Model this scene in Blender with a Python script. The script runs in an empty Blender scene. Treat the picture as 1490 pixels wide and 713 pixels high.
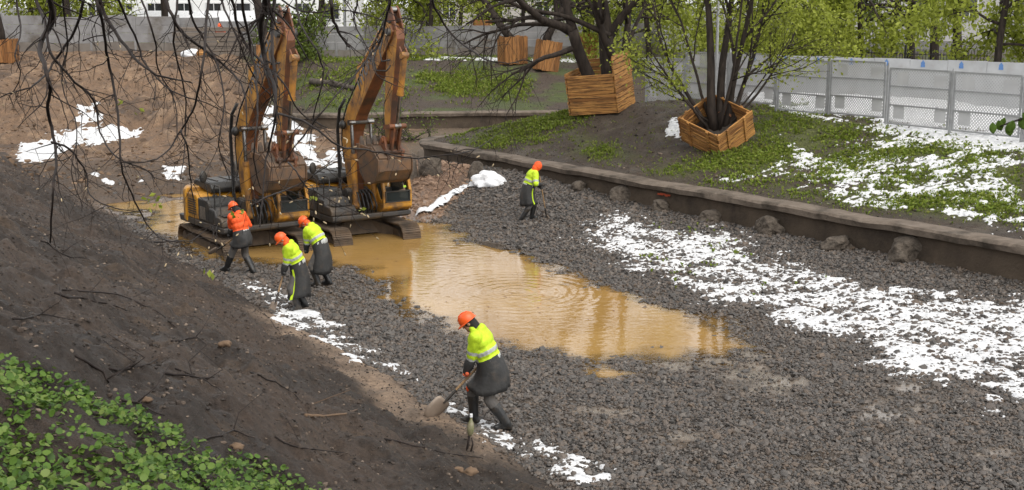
import bpy, bmesh, math, random
import numpy as np
from mathutils import Vector, Matrix

# ------------------------------------------------------------------ camera
SC = bpy.context.scene
COL = SC.collection
FPX, CAMH, YH = 1800.0, 6.5, 10.0            # focal length in photo pixels, eye height, horizon row
PITCH = math.atan((356.5 - YH) / FPX)
cam_d = bpy.data.cameras.new('camera')
cam = bpy.data.objects.new('camera', cam_d); COL.objects.link(cam)
cam_d.sensor_width = 36.0; cam_d.lens = FPX / 1490.0 * 36.0
cam_d.clip_end = 6000; cam_d.clip_start = 0.1
cam.location = (0, 0, CAMH); cam.rotation_euler = (math.pi / 2 - PITCH, 0, 0)
SC.camera = cam

# ------------------------------------------------------------------ light
SUN_EL, SUN_AZ = math.radians(58), math.radians(150)
world = bpy.data.worlds.new('World'); SC.world = world; world.use_nodes = True
nt = world.node_tree; nt.nodes.clear()
sky = nt.nodes.new('ShaderNodeTexSky'); sky.sky_type = 'NISHITA'; sky.sun_disc = False
sky.sun_elevation = SUN_EL; sky.sun_rotation = SUN_AZ; sky.dust_density = 1.0; sky.air_density = 1.0; sky.ozone_density = 1.0
hs = nt.nodes.new('ShaderNodeHueSaturation'); hs.inputs['Saturation'].default_value = 0.06
bgn = nt.nodes.new('ShaderNodeBackground'); bgn.inputs['Strength'].default_value = 0.15
wo = nt.nodes.new('ShaderNodeOutputWorld')
nt.links.new(sky.outputs[0], hs.inputs['Color']); nt.links.new(hs.outputs[0], bgn.inputs['Color']); nt.links.new(bgn.outputs[0], wo.inputs['Surface'])
sl = bpy.data.lights.new('sun', 'SUN'); sl.energy = 1.0; sl.angle = math.radians(60); sl.color = (1.0, 0.94, 0.84)
so = bpy.data.objects.new('sun', sl); COL.objects.link(so)
# direction the light comes from, matching the sky's convention (rotation clockwise from +Y)
sd = Vector((math.sin(SUN_AZ) * math.cos(SUN_EL), math.cos(SUN_AZ) * math.cos(SUN_EL), math.sin(SUN_EL)))
so.rotation_euler = sd.to_track_quat('Z', 'Y').to_euler(); so.location = (0, 0, 60)
SC.view_settings.view_transform = 'Standard'; SC.view_settings.look = 'None'
SC.view_settings.gamma = 1.0; SC.view_settings.use_curve_mapping = False
SC.view_settings.exposure = 1.05
SC.render.engine = 'CYCLES'
SC.cycles.max_bounces = 6; SC.cycles.transparent_max_bounces = 12

R = math.radians
rng = np.random.default_rng(7)
random.seed(7)

# ------------------------------------------------------------------ pixel <-> world helpers (photo coordinates)
cP, sP = math.cos(PITCH), math.sin(PITCH)
def proj(X, Y, Z):
    dz = Z - CAMH
    f = np.maximum(Y * cP - dz * sP, 0.05); up = Y * sP + dz * cP
    return 745 + FPX * X / f, 356.5 - FPX * up / f
def ray(x, y):
    dy = 356.5 - y
    return np.array([x - 745.0, FPX * cP + dy * sP, -FPX * sP + dy * cP])
def on_z(x, y, z=0.0):
    d = ray(x, y); t = (z - CAMH) / d[2]; return d[0] * t, d[1] * t
def at_Y(x, y, Y):
    d = ray(x, y); t = Y / d[1]; return Vector((d[0] * t, Y, CAMH + d[2] * t))
def poly_world(pts, z=0.0): return np.array([on_z(x, y, z) for x, y in pts])
def in_poly(px, py, poly):
    inside = np.zeros(np.shape(px), bool); n = len(poly); j = n - 1
    for i in range(n):
        xi, yi = poly[i]; xj, yj = poly[j]
        c = ((yi > py) != (yj > py)) & (px < (xj - xi) * (py - yi) / (yj - yi + 1e-12) + xi)
        inside ^= c; j = i
    return inside
def poly_dist(px, py, poly):
    d = np.full(np.shape(px), 1e9); n = len(poly)
    for i in range(n):
        ax, ay = poly[i]; bx, by = poly[(i + 1) % n]
        ex, ey = bx - ax, by - ay; L = ex * ex + ey * ey + 1e-12
        t = np.clip(((px - ax) * ex + (py - ay) * ey) / L, 0, 1)
        d = np.minimum(d, np.hypot(px - ax - t * ex, py - ay - t * ey))
    return d
def sdist(px, py, poly):                       # negative inside
    d = poly_dist(px, py, poly); return np.where(in_poly(px, py, poly), -d, d)

# ------------------------------------------------------------------ numpy noise
_tab = np.random.default_rng(3).random(4096)
def vnoise(x, y, s=0):
    xi = np.floor(x).astype(np.int64); yi = np.floor(y).astype(np.int64)
    fx = x - xi; fy = y - yi; fx = fx * fx * (3 - 2 * fx); fy = fy * fy * (3 - 2 * fy)
    def h(a, b): return _tab[((a * 73856093) ^ (b * 19349663) ^ (s * 83492791 + 1013)) & 4095]
    return (h(xi, yi) * (1 - fx) + h(xi + 1, yi) * fx) * (1 - fy) + (h(xi, yi + 1) * (1 - fx) + h(xi + 1, yi + 1) * fx) * fy
def fbm(x, y, sc, oct=4, s=0, gain=0.5):
    a, t, r = 1.0, 0.0, 0.0; x = np.asarray(x, float) * sc + 100.3; y = np.asarray(y, float) * sc + 57.7
    for i in range(oct):
        r = r + a * vnoise(x, y, s + i); t += a; a *= gain; x = x * 2.03 + 11.1; y = y * 2.03 + 5.7
    return r / t
def sst(a, b, x):
    t = np.clip((x - a) / (b - a), 0, 1); return t * t * (3 - 2 * t)

# ------------------------------------------------------------------ terrain
W0 = np.array([11.5, 27.3]); WD = np.array([-0.572, 0.82]); WN = np.array([0.82, 0.572])
def uv(x, y):
    a = x - W0[0]; b = y - W0[1]
    return a * WD[0] + b * WD[1], a * WN[0] + b * WN[1]
def xy(u, v): return W0[0] + u * WD[0] + v * WN[0], W0[1] + u * WD[1] + v * WN[1]
def vtoe(u): return -15.3 + 0.075 * (u + 3)
WATER_PX = [(150, 300), (215, 296), (300, 285), (420, 290), (575, 297), (622, 306), (645, 318), (700, 346), (760, 362), (830, 388), (905, 416), (960, 438),
            (1045, 460), (1062, 480), (1095, 505), (1060, 522), (960, 520), (905, 530), (940, 545), (930, 558), (880, 562), (850, 548), (840, 530), (760, 512),
            (690, 500), (640, 482), (590, 458), (550, 435), (535, 412), (500, 396), (460, 390), (400, 388), (330, 386), (285, 378), (240, 358), (200, 335)]
WATER = poly_world(WATER_PX)
# the small peninsula between the two channels: straight wall, rounded nose, far side
NOSE_U = 25.6
P_TIP = np.array(xy(NOSE_U, 0)); NR = 2.4; _c = np.array(xy(NOSE_U, NR))
wall_path = [xy(-16, 0), xy(-4, 0)] + [xy(u, 0) for u in np.arange(0, NOSE_U, 1.6)]
FD = np.array([0.86, 0.51]); FDN = np.array([-0.51, 0.86])
a0 = math.atan2(-WN[1], -WN[0]); a1 = math.atan2(FDN[1], FDN[0])
while a1 > a0: a1 -= 2 * math.pi
for k in range(0, 11):
    a = a0 + (a1 - a0) * k / 10; wall_path.append((_c[0] + NR * math.cos(a), _c[1] + NR * math.sin(a)))
_e = np.array(wall_path[-1])
for s in (2, 5, 9, 14): wall_path.append(tuple(_e + FD * s))
PEN = np.array(wall_path + [(30, 64), (60, 40), (60, 0), (23, 5)])
BACKW = [(-12.5, 61.6), (-6, 62.6), (0, 63.4), (8, 64.2), (18, 65.0)]
def backline(x): return np.interp(x, [p[0] for p in BACKW], [p[1] for p in BACKW])
SAND_PX = [(585, 250), (625, 246), (690, 262), (668, 280), (640, 298), (618, 306), (575, 300), (570, 275)]
SANDP = poly_world([(x, y) for x, y in SAND_PX], 0.35)

def terrain(x, y, fine=True):
    x = np.asarray(x, float); y = np.asarray(y, float)
    u, v = uv(x, y)
    n1 = fbm(x, y, 0.45, 4, 1) - 0.5; n2 = fbm(x, y, 2.2, 4, 9) - 0.5
    # bed
    s = sdist(x, y, WATER)
    s = s + n1 * 0.9 + n2 * 0.35
    dw = np.clip(-v, 0, 30)
    z = np.where(s < 0, np.maximum(s * 0.085, -0.42), 0.10 * (1 - np.exp(-np.maximum(s, 0) / 2.2)) + 0.012 * np.clip(s, 0, 3))
    out = 1 - np.exp(-np.maximum(s, 0) / 1.2)
    z = z + 0.30 * np.exp(-dw / 2.3) * out
    z = z + 0.42 * out * np.exp(-(((u - 20.0) / 5.5) ** 2) - ((v + 1.0) / 2.6) ** 2)
    ss = sdist(x, y, SANDP)
    z = z + 0.55 * sst(0.6, -1.8, ss) + 0.10 * n2 * sst(0.5, -0.5, ss)
    z = z + n2 * 0.07
    # muddy flat and low ridges behind the machines
    far = sst(36, 44, y) * sst(-5, -9, x)
    z = z + far * (0.10 + n1 * 0.55 + n2 * 0.25)
    bed = z
    # left bank
    d = vtoe(u) + n1 * 0.7 + n2 * 0.18 - v
    dd = np.maximum(d, 0)
    rill = fbm(u * 0.25 + v * 0.15, v * 1.6 - u * 0.55, 1.4, 4, 21) - 0.5
    bank = 0.10 + 0.58 * (np.sqrt(dd * dd + 0.35) - 0.59) + sst(0, 1.5, dd) * (0.36 * rill + 0.22 * n2 + 0.10 * (fbm(u * 1.5 + v, v * 5 - u * 1.6, 1.3, 4, 25) - 0.5))
    bank = np.minimum(bank, 7.2 + n1 * 0.4)
    ridge = 0.16 * np.exp(-((d - 0.35) / 0.45) ** 2) * sst(-3.5, -1.0, u) * sst(9.5, 6.5, u) * (0.5 + 1.0 * fbm(x, y, 1.7, 3, 77))
    z = np.where(d > 0, np.maximum(bank, bed * np.exp(-dd)), bed) + ridge
    # excavated slope at the far left
    t = y + 0.10 * (x + 18) + n1 * 5
    ex = 0.25 + 3.55 * sst(54, 76, t) ** 0.85 + (fbm(x * 1.3, y * 0.35, 0.5, 5, 31) - 0.5) * 1.2 * sst(54, 60, t) * sst(79, 71, t) + 0.25 * n2 * sst(52, 57, y)
    side = sst(-6.8, -12.5, x + 1.2 * n1 + 0.25 * (y - 56))
    ex = ex * side
    z = np.where(y > 50, np.maximum(z, ex), z)
    # bank behind the far wall
    bl = backline(x)
    bb = np.clip(y - bl - 0.25, 0, 40)
    zb = 1.15 + 2.15 * sst(-1.5, 15.5, bb) + 0.25 * n1 * sst(0.5, 3, bb) + 0.06 * n2
    z = np.where(y > bl + 0.25, np.where(side > 0.02, np.maximum(z, zb * (1 - side)), zb), z)
    # peninsula
    pd = sdist(x, y, PEN)
    dv = np.clip(-pd - 0.2, 0, 30)
    sl = 0.17 + 0.13 * sst(8, 20, u)
    zp = np.minimum(1.13 + sl * dv, 2.66 + 0.2 * sst(8, 20, u)) + (0.30 * n1 + 0.16 * n2 + 0.06 * (fbm(x, y, 5.0, 3, 88) - 0.5)) * sst(0.2, 1.5, dv)
    z = np.where(pd < -0.2, zp, z)
    # streets beyond
    pl = sst(80, 84, y)
    z = z * (1 - pl) + 3.6 * pl
    z = np.where(y > 700, z + (y - 700) * 0.0, z)
    return z
def gz(x, y): return float(terrain(np.array([x]), np.array([y]))[0])
def ground_px(x, y, y0=3.0, y1=110.0):
    d = ray(x, y); Y = np.linspace(y0, y1, 4000); t = Y / d[1]
    X = d[0] * t; Z = CAMH + d[2] * t; g = terrain(X, Y)
    k = np.argmax(Z < g); return float(X[k]), float(Y[k]), float(g[k])

# ------------------------------------------------------------------ object helpers
def tag(o, label=None, cat=None, group=None, kind=None):
    if label: o['label'] = label
    if cat: o['category'] = cat
    if group: o['group'] = group
    if kind: o['kind'] = kind
    return o
def empty(name, loc=(0, 0, 0), rz=0.0, rot=None):
    o = bpy.data.objects.new(name, None); COL.objects.link(o); o.empty_display_size = 0.2
    o.location = loc; o.rotation_euler = rot if rot else (0, 0, rz); return o
def link_mesh(name, me, mats, parent=None):
    o = bpy.data.objects.new(name, me); COL.objects.link(o)
    if not isinstance(mats, (list, tuple)): mats = [mats]
    for m in mats: me.materials.append(m)
    if parent is not None: o.parent = parent
    return o
def np_mesh(name, V, F, mats, parent=None, smooth=False, mi=None):
    """V (n,3), F (m,k) uniform polygons"""
    me = bpy.data.meshes.new(name); V = np.asarray(V, np.float32); F = np.asarray(F, np.int32)
    m, k = F.shape
    me.vertices.add(len(V)); me.vertices.foreach_set('co', V.ravel())
    me.loops.add(m * k); me.loops.foreach_set('vertex_index', F.ravel())
    me.polygons.add(m); me.polygons.foreach_set('loop_start', np.arange(0, m * k, k, dtype=np.int32))
    try: me.polygons.foreach_set('loop_total', np.full(m, k, np.int32))
    except Exception: pass
    if mi is not None: me.polygons.foreach_set('material_index', np.asarray(mi, np.int32))
    me.polygons.foreach_set('use_smooth', np.full(m, smooth, bool))
    me.update(calc_edges=True); me.validate()
    return link_mesh(name, me, mats, parent)
def bevel(o, w=0.02, seg=2):
    m = o.modifiers.new('bevel', 'BEVEL'); m.width = w; m.segments = seg; m.limit_method = 'ANGLE'; m.angle_limit = R(35); return o
def frame_of(d):
    d = Vector(d).normalized(); a = Vector((0, 0, 1)) if abs(d.z) < 0.9 else Vector((1, 0, 0))
    x = d.cross(a).normalized(); return x, d.cross(x).normalized(), d

class MB:
    def __init__(s): s.v = []; s.f = []; s.m = []
    def add(s, V, F, mi=0):
        o = len(s.v); s.v += [tuple(p) for p in V]; s.f += [tuple(i + o for i in f) for f in F]; s.m += [mi] * len(F); return s
    def box(s, c, size, M=None, mi=0):
        x, y, z = size[0] / 2, size[1] / 2, size[2] / 2
        P = [Vector((a * x, b * y, d * z)) for a in (-1, 1) for b in (-1, 1) for d in (-1, 1)]
        if M is not None: P = [M @ p for p in P]
        P = [p + Vector(c) for p in P]
        return s.add(P, [(0, 1, 3, 2), (4, 6, 7, 5), (0, 4, 5, 1), (2, 3, 7, 6), (0, 2, 6, 4), (1, 5, 7, 3)], mi)
    def bar(s, p0, p1, w, h, mi=0):
        p0 = Vector(p0); p1 = Vector(p1); x, y, d = frame_of(p1 - p0); M = Matrix((x, y, d)).transposed()
        return s.box((p0 + p1) / 2, (w, h, (p1 - p0).length), M, mi)
    def tube(s, pts, rad, n=8, cap=True, mi=0):
        pts = [Vector(p) for p in pts]
        if not isinstance(rad, (list, tuple, np.ndarray)): rad = [rad] * len(pts)
        V = []; F = []; px = None
        for i, p in enumerate(pts):
            d = (pts[min(i + 1, len(pts) - 1)] - pts[max(i - 1, 0)])
            if d.length < 1e-9: d = Vector((0, 0, 1))
            d.normalize()
            if px is None: px, _, _ = frame_of(d)
            px = px - d * px.dot(d)
            if px.length < 1e-6: px, _, _ = frame_of(d)
            px.normalize(); py = d.cross(px)
            for k in range(n):
                a = 2 * math.pi * k / n; V.append(p + (px * math.cos(a) + py * math.sin(a)) * rad[i])
        for i in range(len(pts) - 1):
            for k in range(n):
                k2 = (k + 1) % n; F.append((i * n + k, i * n + k2, (i + 1) * n + k2, (i + 1) * n + k))
        if cap: F.append(tuple(range(n - 1, -1, -1))); F.append(tuple((len(pts) - 1) * n + k for k in range(n)))
        return s.add(V, F, mi)
    def cyl(s, p0, p1, r0, r1=None, n=16, mi=0): return s.tube([p0, p1], [r0, r0 if r1 is None else r1], n, True, mi)
    def prism(s, prof, y0, y1, mi=0, edge_mi=None):
        """2-D (x,z) outline extruded along y"""
        n = len(prof); V = [(x, y0, z) for x, z in prof] + [(x, y1, z) for x, z in prof]
        s.add(V, [tuple(range(n)), tuple(range(2 * n - 1, n - 1, -1))], mi)
        o = len(s.v) - 2 * n
        for i in range(n):
            j = (i + 1) % n; s.f.append((o + i, o + n + i, o + n + j, o + j)); s.m.append(edge_mi[i] if edge_mi else mi)
        return s
    def ell(s, c, r, M=None, nu=12, nv=8, mi=0):
        V = []; F = []
        for j in range(nv + 1):
            t = math.pi * j / nv
            for i in range(nu):
                a = 2 * math.pi * i / nu
                p = Vector((r[0] * math.sin(t) * math.cos(a), r[1] * math.sin(t) * math.sin(a), r[2] * math.cos(t)))
                V.append((M @ p if M is not None else p) + Vector(c))
        for j in range(nv):
            for i in range(nu):
                i2 = (i + 1) % nu; F.append((j * nu + i, (j + 1) * nu + i, (j + 1) * nu + i2, j * nu + i2))
        return s.add(V, F, mi)
    def build(s, name, mats, parent=None, smooth=False, angle=None):
        me = bpy.data.meshes.new(name); me.from_pydata(s.v, [], s.f)
        me.polygons.foreach_set('material_index', s.m)
        bm = bmesh.new(); bm.from_mesh(me); bmesh.ops.recalc_face_normals(bm, faces=bm.faces)
        if smooth:
            for f in bm.faces: f.smooth = True
            if angle:
                for e in bm.edges:
                    if len(e.link_faces) == 2 and e.calc_face_angle(0) > R(angle): e.smooth = False
        bm.to_mesh(me); bm.free(); me.update()
        return link_mesh(name, me, mats, parent)

# ------------------------------------------------------------------ materials
def new_mat(name):
    m = bpy.data.materials.new(name); m.use_nodes = True; t = m.node_tree
    b = t.nodes['Principled BSDF']; return m, t, b
def nd(t, typ, **k):
    n = t.nodes.new(typ)
    for a, b in k.items():
        if a in n.inputs.keys() if hasattr(n.inputs, 'keys') else False: n.inputs[a].default_value = b
        else: setattr(n, a, b)
    return n
def rgba(c): return (c[0], c[1], c[2], 1)
def mat(name, c1, c2=None, scale=4.0, rough=0.6, bump=0.0, bscale=30.0, metal=0.0, spec=0.5, dirt=None, dscale=2.0, damt=0.5, stretch=None, island=None, rvar=0.0):
    m, t, b = new_mat(name); L = t.links
    b.inputs['Roughness'].default_value = rough; b.inputs['Metallic'].default_value = metal
    b.inputs['Specular IOR Level'].default_value = spec
    tc = t.nodes.new('ShaderNodeTexCoord'); co = tc.outputs['Object']
    if stretch:
        mp = t.nodes.new('ShaderNodeMapping'); mp.inputs['Scale'].default_value = stretch; L.new(co, mp.inputs['Vector']); co = mp.outputs[0]
    no = t.nodes.new('ShaderNodeTexNoise'); no.inputs['Scale'].default_value = scale; no.inputs['Detail'].default_value = 6; L.new(co, no.inputs['Vector'])
    rp = t.nodes.new('ShaderNodeValToRGB'); rp.color_ramp.elements[0].position = 0.32; rp.color_ramp.elements[1].position = 0.68
    rp.color_ramp.elements[0].color = rgba(c1); rp.color_ramp.elements[1].color = rgba(c2 or c1)
    L.new(no.outputs['Fac'], rp.inputs['Fac']); col = rp.outputs['Color']
    if island:
        ge = t.nodes.new('ShaderNodeNewGeometry'); r2 = t.nodes.new('ShaderNodeValToRGB'); r2.color_ramp.interpolation = 'LINEAR'
        el = r2.color_ramp.elements
        while len(el) < len(island): el.new(0.5)
        for i, c in enumerate(island): el[i].position = i / (len(island) - 1); el[i].color = rgba(c)
        L.new(ge.outputs['Random Per Island'], r2.inputs['Fac'])
        mx = t.nodes.new('ShaderNodeMix'); mx.data_type = 'RGBA'; mx.blend_type = 'MULTIPLY'; mx.inputs['Factor'].default_value = 1.0
        L.new(r2.outputs[0], mx.inputs['A']); L.new(col, mx.inputs['B']); col = mx.outputs['Result']
    if dirt:
        n3 = t.nodes.new('ShaderNodeTexNoise'); n3.inputs['Scale'].default_value = dscale; n3.inputs['Detail'].default_value = 8; n3.inputs['Roughness'].default_value = 0.65
        L.new(co, n3.inputs['Vector'])
        r3 = t.nodes.new('ShaderNodeValToRGB'); r3.color_ramp.elements[0].position = 0.62 - damt * 0.4; r3.color_ramp.elements[1].position = 0.78 - damt * 0.3
        L.new(n3.outputs['Fac'], r3.inputs['Fac'])
        mx = t.nodes.new('ShaderNodeMix'); mx.data_type = 'RGBA'
        L.new(r3.outputs[0], mx.inputs['Factor']); L.new(col, mx.inputs['A']); mx.inputs['B'].default_value = rgba(dirt); col = mx.outputs['Result']
    L.new(col, b.inputs['Base Color'])
    if rvar:
        mr = t.nodes.new('ShaderNodeMapRange'); mr.inputs['To Min'].default_value = max(0.05, rough - rvar); mr.inputs['To Max'].default_value = min(1, rough + rvar)
        L.new(no.outputs['Fac'], mr.inputs['Value']); L.new(mr.outputs[0], b.inputs['Roughness'])
    if bump:
        n2 = t.nodes.new('ShaderNodeTexNoise'); n2.inputs['Scale'].default_value = bscale; n2.inputs['Detail'].default_value = 8; L.new(co, n2.inputs['Vector'])
        bp = t.nodes.new('ShaderNodeBump'); bp.inputs['Strength'].default_value = 1.0; bp.inputs['Distance'].default_value = bump
        L.new(n2.outputs['Fac'], bp.inputs['Height']); L.new(bp.outputs[0], b.inputs['Normal'])
    return m
M = {}
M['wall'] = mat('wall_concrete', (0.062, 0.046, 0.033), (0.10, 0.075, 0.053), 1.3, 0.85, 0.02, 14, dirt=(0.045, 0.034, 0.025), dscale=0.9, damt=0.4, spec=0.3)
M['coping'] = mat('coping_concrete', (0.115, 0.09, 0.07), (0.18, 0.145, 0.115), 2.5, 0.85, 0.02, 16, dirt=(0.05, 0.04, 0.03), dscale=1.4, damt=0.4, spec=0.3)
M['stub'] = mat('stub_concrete', (0.055, 0.042, 0.031), (0.13, 0.105, 0.082), 5, 0.9, 0.06, 14, dirt=(0.05, 0.04, 0.03), dscale=4, damt=0.4)
M['snow'] = mat('snow', (0.48, 0.49, 0.51), (0.78, 0.78, 0.78), 9, 0.6, 0.03, 26, spec=0.3, dirt=(0.42, 0.40, 0.38), dscale=7, damt=0.12)
M['stone'] = mat('stone', (0.75, 0.75, 0.75), (1, 1, 1), 30, 0.55, 0.004, 60, island=[(0.042, 0.038, 0.034), (0.066, 0.059, 0.053), (0.078, 0.069, 0.062), (0.096, 0.084, 0.074), (0.125, 0.09, 0.064), (0.084, 0.073, 0.066), (0.098, 0.074, 0.056), (0.155, 0.138, 0.122)], spec=0.5)
M['bark'] = mat('bark', (0.016, 0.012, 0.01), (0.045, 0.034, 0.027), 8, 0.9, 0.012, 30, stretch=(1, 1, 0.25), spec=0.25)
M['bark_grey'] = mat('bark_grey', (0.05, 0.042, 0.036), (0.10, 0.085, 0.07), 6, 0.9, 0.012, 25, stretch=(1, 1, 0.25), spec=0.2)
M['twig'] = mat('twig_bark', (0.012, 0.009, 0.008), (0.03, 0.02, 0.016), 20, 0.7, spec=0.3)
def leaf_mat(name, cols, trans=0.35):
    m = mat(name, (0.8, 0.8, 0.8), (1, 1, 1), 3, 0.55, island=cols, spec=0.3)
    t = m.node_tree; b = t.nodes['Principled BSDF']
    out = [n for n in t.nodes if n.type == 'OUTPUT_MATERIAL'][0]
    tr = t.nodes.new('ShaderNodeBsdfTranslucent'); ms = t.nodes.new('ShaderNodeMixShader'); ms.inputs[0].default_value = trans
    src = b.inputs['Base Color'].links[0].from_socket
    t.links.new(src, tr.inputs['Color']); t.links.new(b.outputs[0], ms.inputs[1]); t.links.new(tr.outputs[0], ms.inputs[2]); t.links.new(ms.outputs[0], out.inputs['Surface'])
    return m
M['leaf_spring'] = leaf_mat('spring_leaf', [(0.16, 0.19, 0.022), (0.25, 0.29, 0.034), (0.33, 0.38, 0.05), (0.40, 0.44, 0.08)], 0.45)
M['leaf_mid'] = leaf_mat('mid_leaf', [(0.06, 0.09, 0.014), (0.12, 0.165, 0.025), (0.18, 0.23, 0.04)])
M['leaf_bush'] = leaf_mat('ground_leaf', [(0.035, 0.075, 0.012), (0.065, 0.13, 0.018), (0.095, 0.175, 0.026), (0.13, 0.21, 0.034), (0.18, 0.24, 0.06)], 0.25)
M['grass'] = leaf_mat('grass_blade', [(0.10, 0.145, 0.018), (0.17, 0.235, 0.026), (0.23, 0.30, 0.038), (0.28, 0.28, 0.07)], 0.25)
M['bud'] = mat('bud', (0.30, 0.22, 0.13), (0.42, 0.33, 0.2), 10, 0.7)

def ground_mat():
    m, t, b = new_mat('ground'); L = t.links
    b.inputs['Specular IOR Level'].default_value = 0.4
    ca = t.nodes.new('ShaderNodeAttribute'); ca.attribute_name = 'Col'
    ga = t.nodes.new('ShaderNodeAttribute'); ga.attribute_name = 'grav'
    tc = t.nodes.new('ShaderNodeTexCoord'); co = tc.outputs['Object']
    def noise(s, d=8, r=0.6):
        n = t.nodes.new('ShaderNodeTexNoise'); n.inputs['Scale'].default_value = s; n.inputs['Detail'].default_value = d; n.inputs['Roughness'].default_value = r; L.new(co, n.inputs['Vector']); return n.outputs['Fac']
    def mrange(v, a, b_, c, d):
        n = t.nodes.new('ShaderNodeMapRange'); n.inputs[1].default_value = a; n.inputs[2].default_value = b_; n.inputs[3].default_value = c; n.inputs[4].default_value = d; L.new(v, n.inputs[0]); return n.outputs[0]
    def mixc(fac, A, B, blend='MIX'):
        n = t.nodes.new('ShaderNodeMix'); n.data_type = 'RGBA'; n.blend_type = blend
        if isinstance(fac, float): n.inputs['Factor'].default_value = fac
        else: L.new(fac, n.inputs['Factor'])
        for s, i in ((A, 'A'), (B, 'B')):
            if isinstance(s, tuple): n.inputs[i].default_value = rgba(s)
            else: L.new(s, n.inputs[i])
        return n.outputs['Result']
    nA = noise(2.2); nB = noise(14, 8, 0.7); nC = noise(60, 4)
    comb = t.nodes.new('ShaderNodeCombineColor'); var = mrange(nB, 0.3, 0.7, 0.55, 1.5)
    for i in range(3): L.new(var, comb.inputs[i])
    soil = mixc(1.0, ca.outputs['Color'], comb.outputs[0], 'MULTIPLY')
    comb2 = t.nodes.new('ShaderNodeCombineColor'); var2 = mrange(nA, 0.3, 0.7, 0.75, 1.25)
    for i in range(3): L.new(var2, comb2.inputs[i])
    soil = mixc(1.0, soil, comb2.outputs[0], 'MULTIPLY')
    # little pale crumbs and dark crumbs of debris
    vo = t.nodes.new('ShaderNodeTexVoronoi'); vo.inputs['Scale'].default_value = 22; L.new(co, vo.inputs['Vector'])
    cr = mrange(vo.outputs['Distance'], 0.12, 0.2, 1, 0)
    wn = t.nodes.new('ShaderNodeSeparateColor'); L.new(vo.outputs['Color'], wn.inputs[0])
    pk = mrange(wn.outputs[0], 0.86, 0.88, 0, 1)
    mu = t.nodes.new('ShaderNodeMath'); mu.operation = 'MULTIPLY'; L.new(cr, mu.inputs[0]); L.new(pk, mu.inputs[1])
    soil = mixc(mu.outputs[0], soil, (0.14, 0.115, 0.09))
    # gravel cells
    vg = t.nodes.new('ShaderNodeTexVoronoi'); vg.inputs['Scale'].default_value = 16; L.new(co, vg.inputs['Vector'])
    sg = t.nodes.new('ShaderNodeSeparateColor'); L.new(vg.outputs['Color'], sg.inputs[0])
    rp = t.nodes.new('ShaderNodeValToRGB'); e = rp.color_ramp.elements; e[0].color = (0.014, 0.013, 0.013, 1); e[1].color = (0.085, 0.078, 0.073, 1)
    L.new(sg.outputs[0], rp.inputs[0])
    col = mixc(ga.outputs['Fac'], soil, rp.outputs[0])
    L.new(col, b.inputs['Base Color'])
    wa = t.nodes.new('ShaderNodeAttribute'); wa.attribute_name = 'wet'
    rm = t.nodes.new('ShaderNodeMix'); rm.data_type = 'FLOAT'; L.new(wa.outputs['Fac'], rm.inputs[0]); L.new(mrange(nA, 0.35, 0.65, 0.55, 0.95), rm.inputs[2]); rm.inputs[3].default_value = 0.14; L.new(rm.outputs[0], b.inputs['Roughness'])
    # bump
    hm = t.nodes.new('ShaderNodeMath'); hm.operation = 'MULTIPLY_ADD'; L.new(nB, hm.inputs[0]); hm.inputs[1].default_value = 1.0; L.new(nC, hm.inputs[2])
    b1 = t.nodes.new('ShaderNodeBump'); b1.inputs['Distance'].default_value = 0.07; bs_ = t.nodes.new('ShaderNodeMath'); bs_.operation = 'SUBTRACT'; bs_.inputs[0].default_value = 1.0; bs_.use_clamp = True; L.new(wa.outputs['Fac'], bs_.inputs[1]); L.new(bs_.outputs[0], b1.inputs['Strength']); L.new(hm.outputs[0], b1.inputs['Height'])
    b2 = t.nodes.new('ShaderNodeBump'); b2.inputs['Distance'].default_value = 0.04; b2.invert = True; L.new(vg.outputs['Distance'], b2.inputs['Height']); L.new(ga.outputs['Fac'], b2.inputs['Strength']); L.new(b1.outputs[0], b2.inputs['Normal'])
    L.new(b2.outputs[0], b.inputs['Normal'])
    return m
M['ground'] = ground_mat()

# ------------------------------------------------------------------ ground sheet (polar grid around the standpoint, split into zones)
ang = np.concatenate([np.linspace(-180, -36, 60)[:-1], np.linspace(-36, -25, 60)[:-1], np.linspace(-25, 25, 760)[:-1], np.linspace(25, 36, 60)[:-1], np.linspace(36, 180, 60)])
rad = np.concatenate([[0.05, 1.0, 2.0], np.geomspace(3.0, 100, 820), [110, 125, 150, 200, 300, 500, 900, 1800, 4000]])
AA, RR = np.meshgrid(np.radians(ang), rad)
GX = RR * np.sin(AA); GY = RR * np.cos(AA)
GZ = terrain(GX, GY)
pxx, pyy = proj(GX, GY, GZ)
front = GY > 1
U, Vv = uv(GX, GY)
DT = vtoe(U) - Vv + (fbm(GX, GY, 0.45, 4, 1) - 0.5) * 0.7 + (fbm(GX, GY, 2.2, 4, 9) - 0.5) * 0.18
pend = sdist(GX, GY, PEN); swat = sdist(GX, GY, WATER)
sand_d = sdist(GX, GY, SANDP)
nz = fbm(GX, GY, 0.6, 5, 50); nz2 = fbm(GX, GY, 1.9, 5, 60); nz3 = fbm(GX, GY, 0.18, 4, 70)
def lerp3(A, c, f): f = np.clip(f, 0, 1)[..., None]; return A * (1 - f) + np.array(c) * f
C = np.zeros(GX.shape + (3,)) + np.array((0.074, 0.051, 0.037))
# dark bank soil
C = lerp3(C, (0.042, 0.030, 0.0225), sst(0.35, 0.6, nz)); C = lerp3(C, (0.095, 0.064, 0.042), sst(0.58, 0.75, nz2) * 0.7)
# sandy toe strip
toe_strip = np.exp(-((DT - 0.35 - 1.1 * (nz2 - 0.5)) / 0.48) ** 2) * sst(-3.0, -1.0, U) * sst(9.5, 6.5, U)
C = lerp3(C, (0.30, 0.215, 0.15), toe_strip * sst(0.25, 0.6, nz2 + 0.2) * 1.1)
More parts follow.
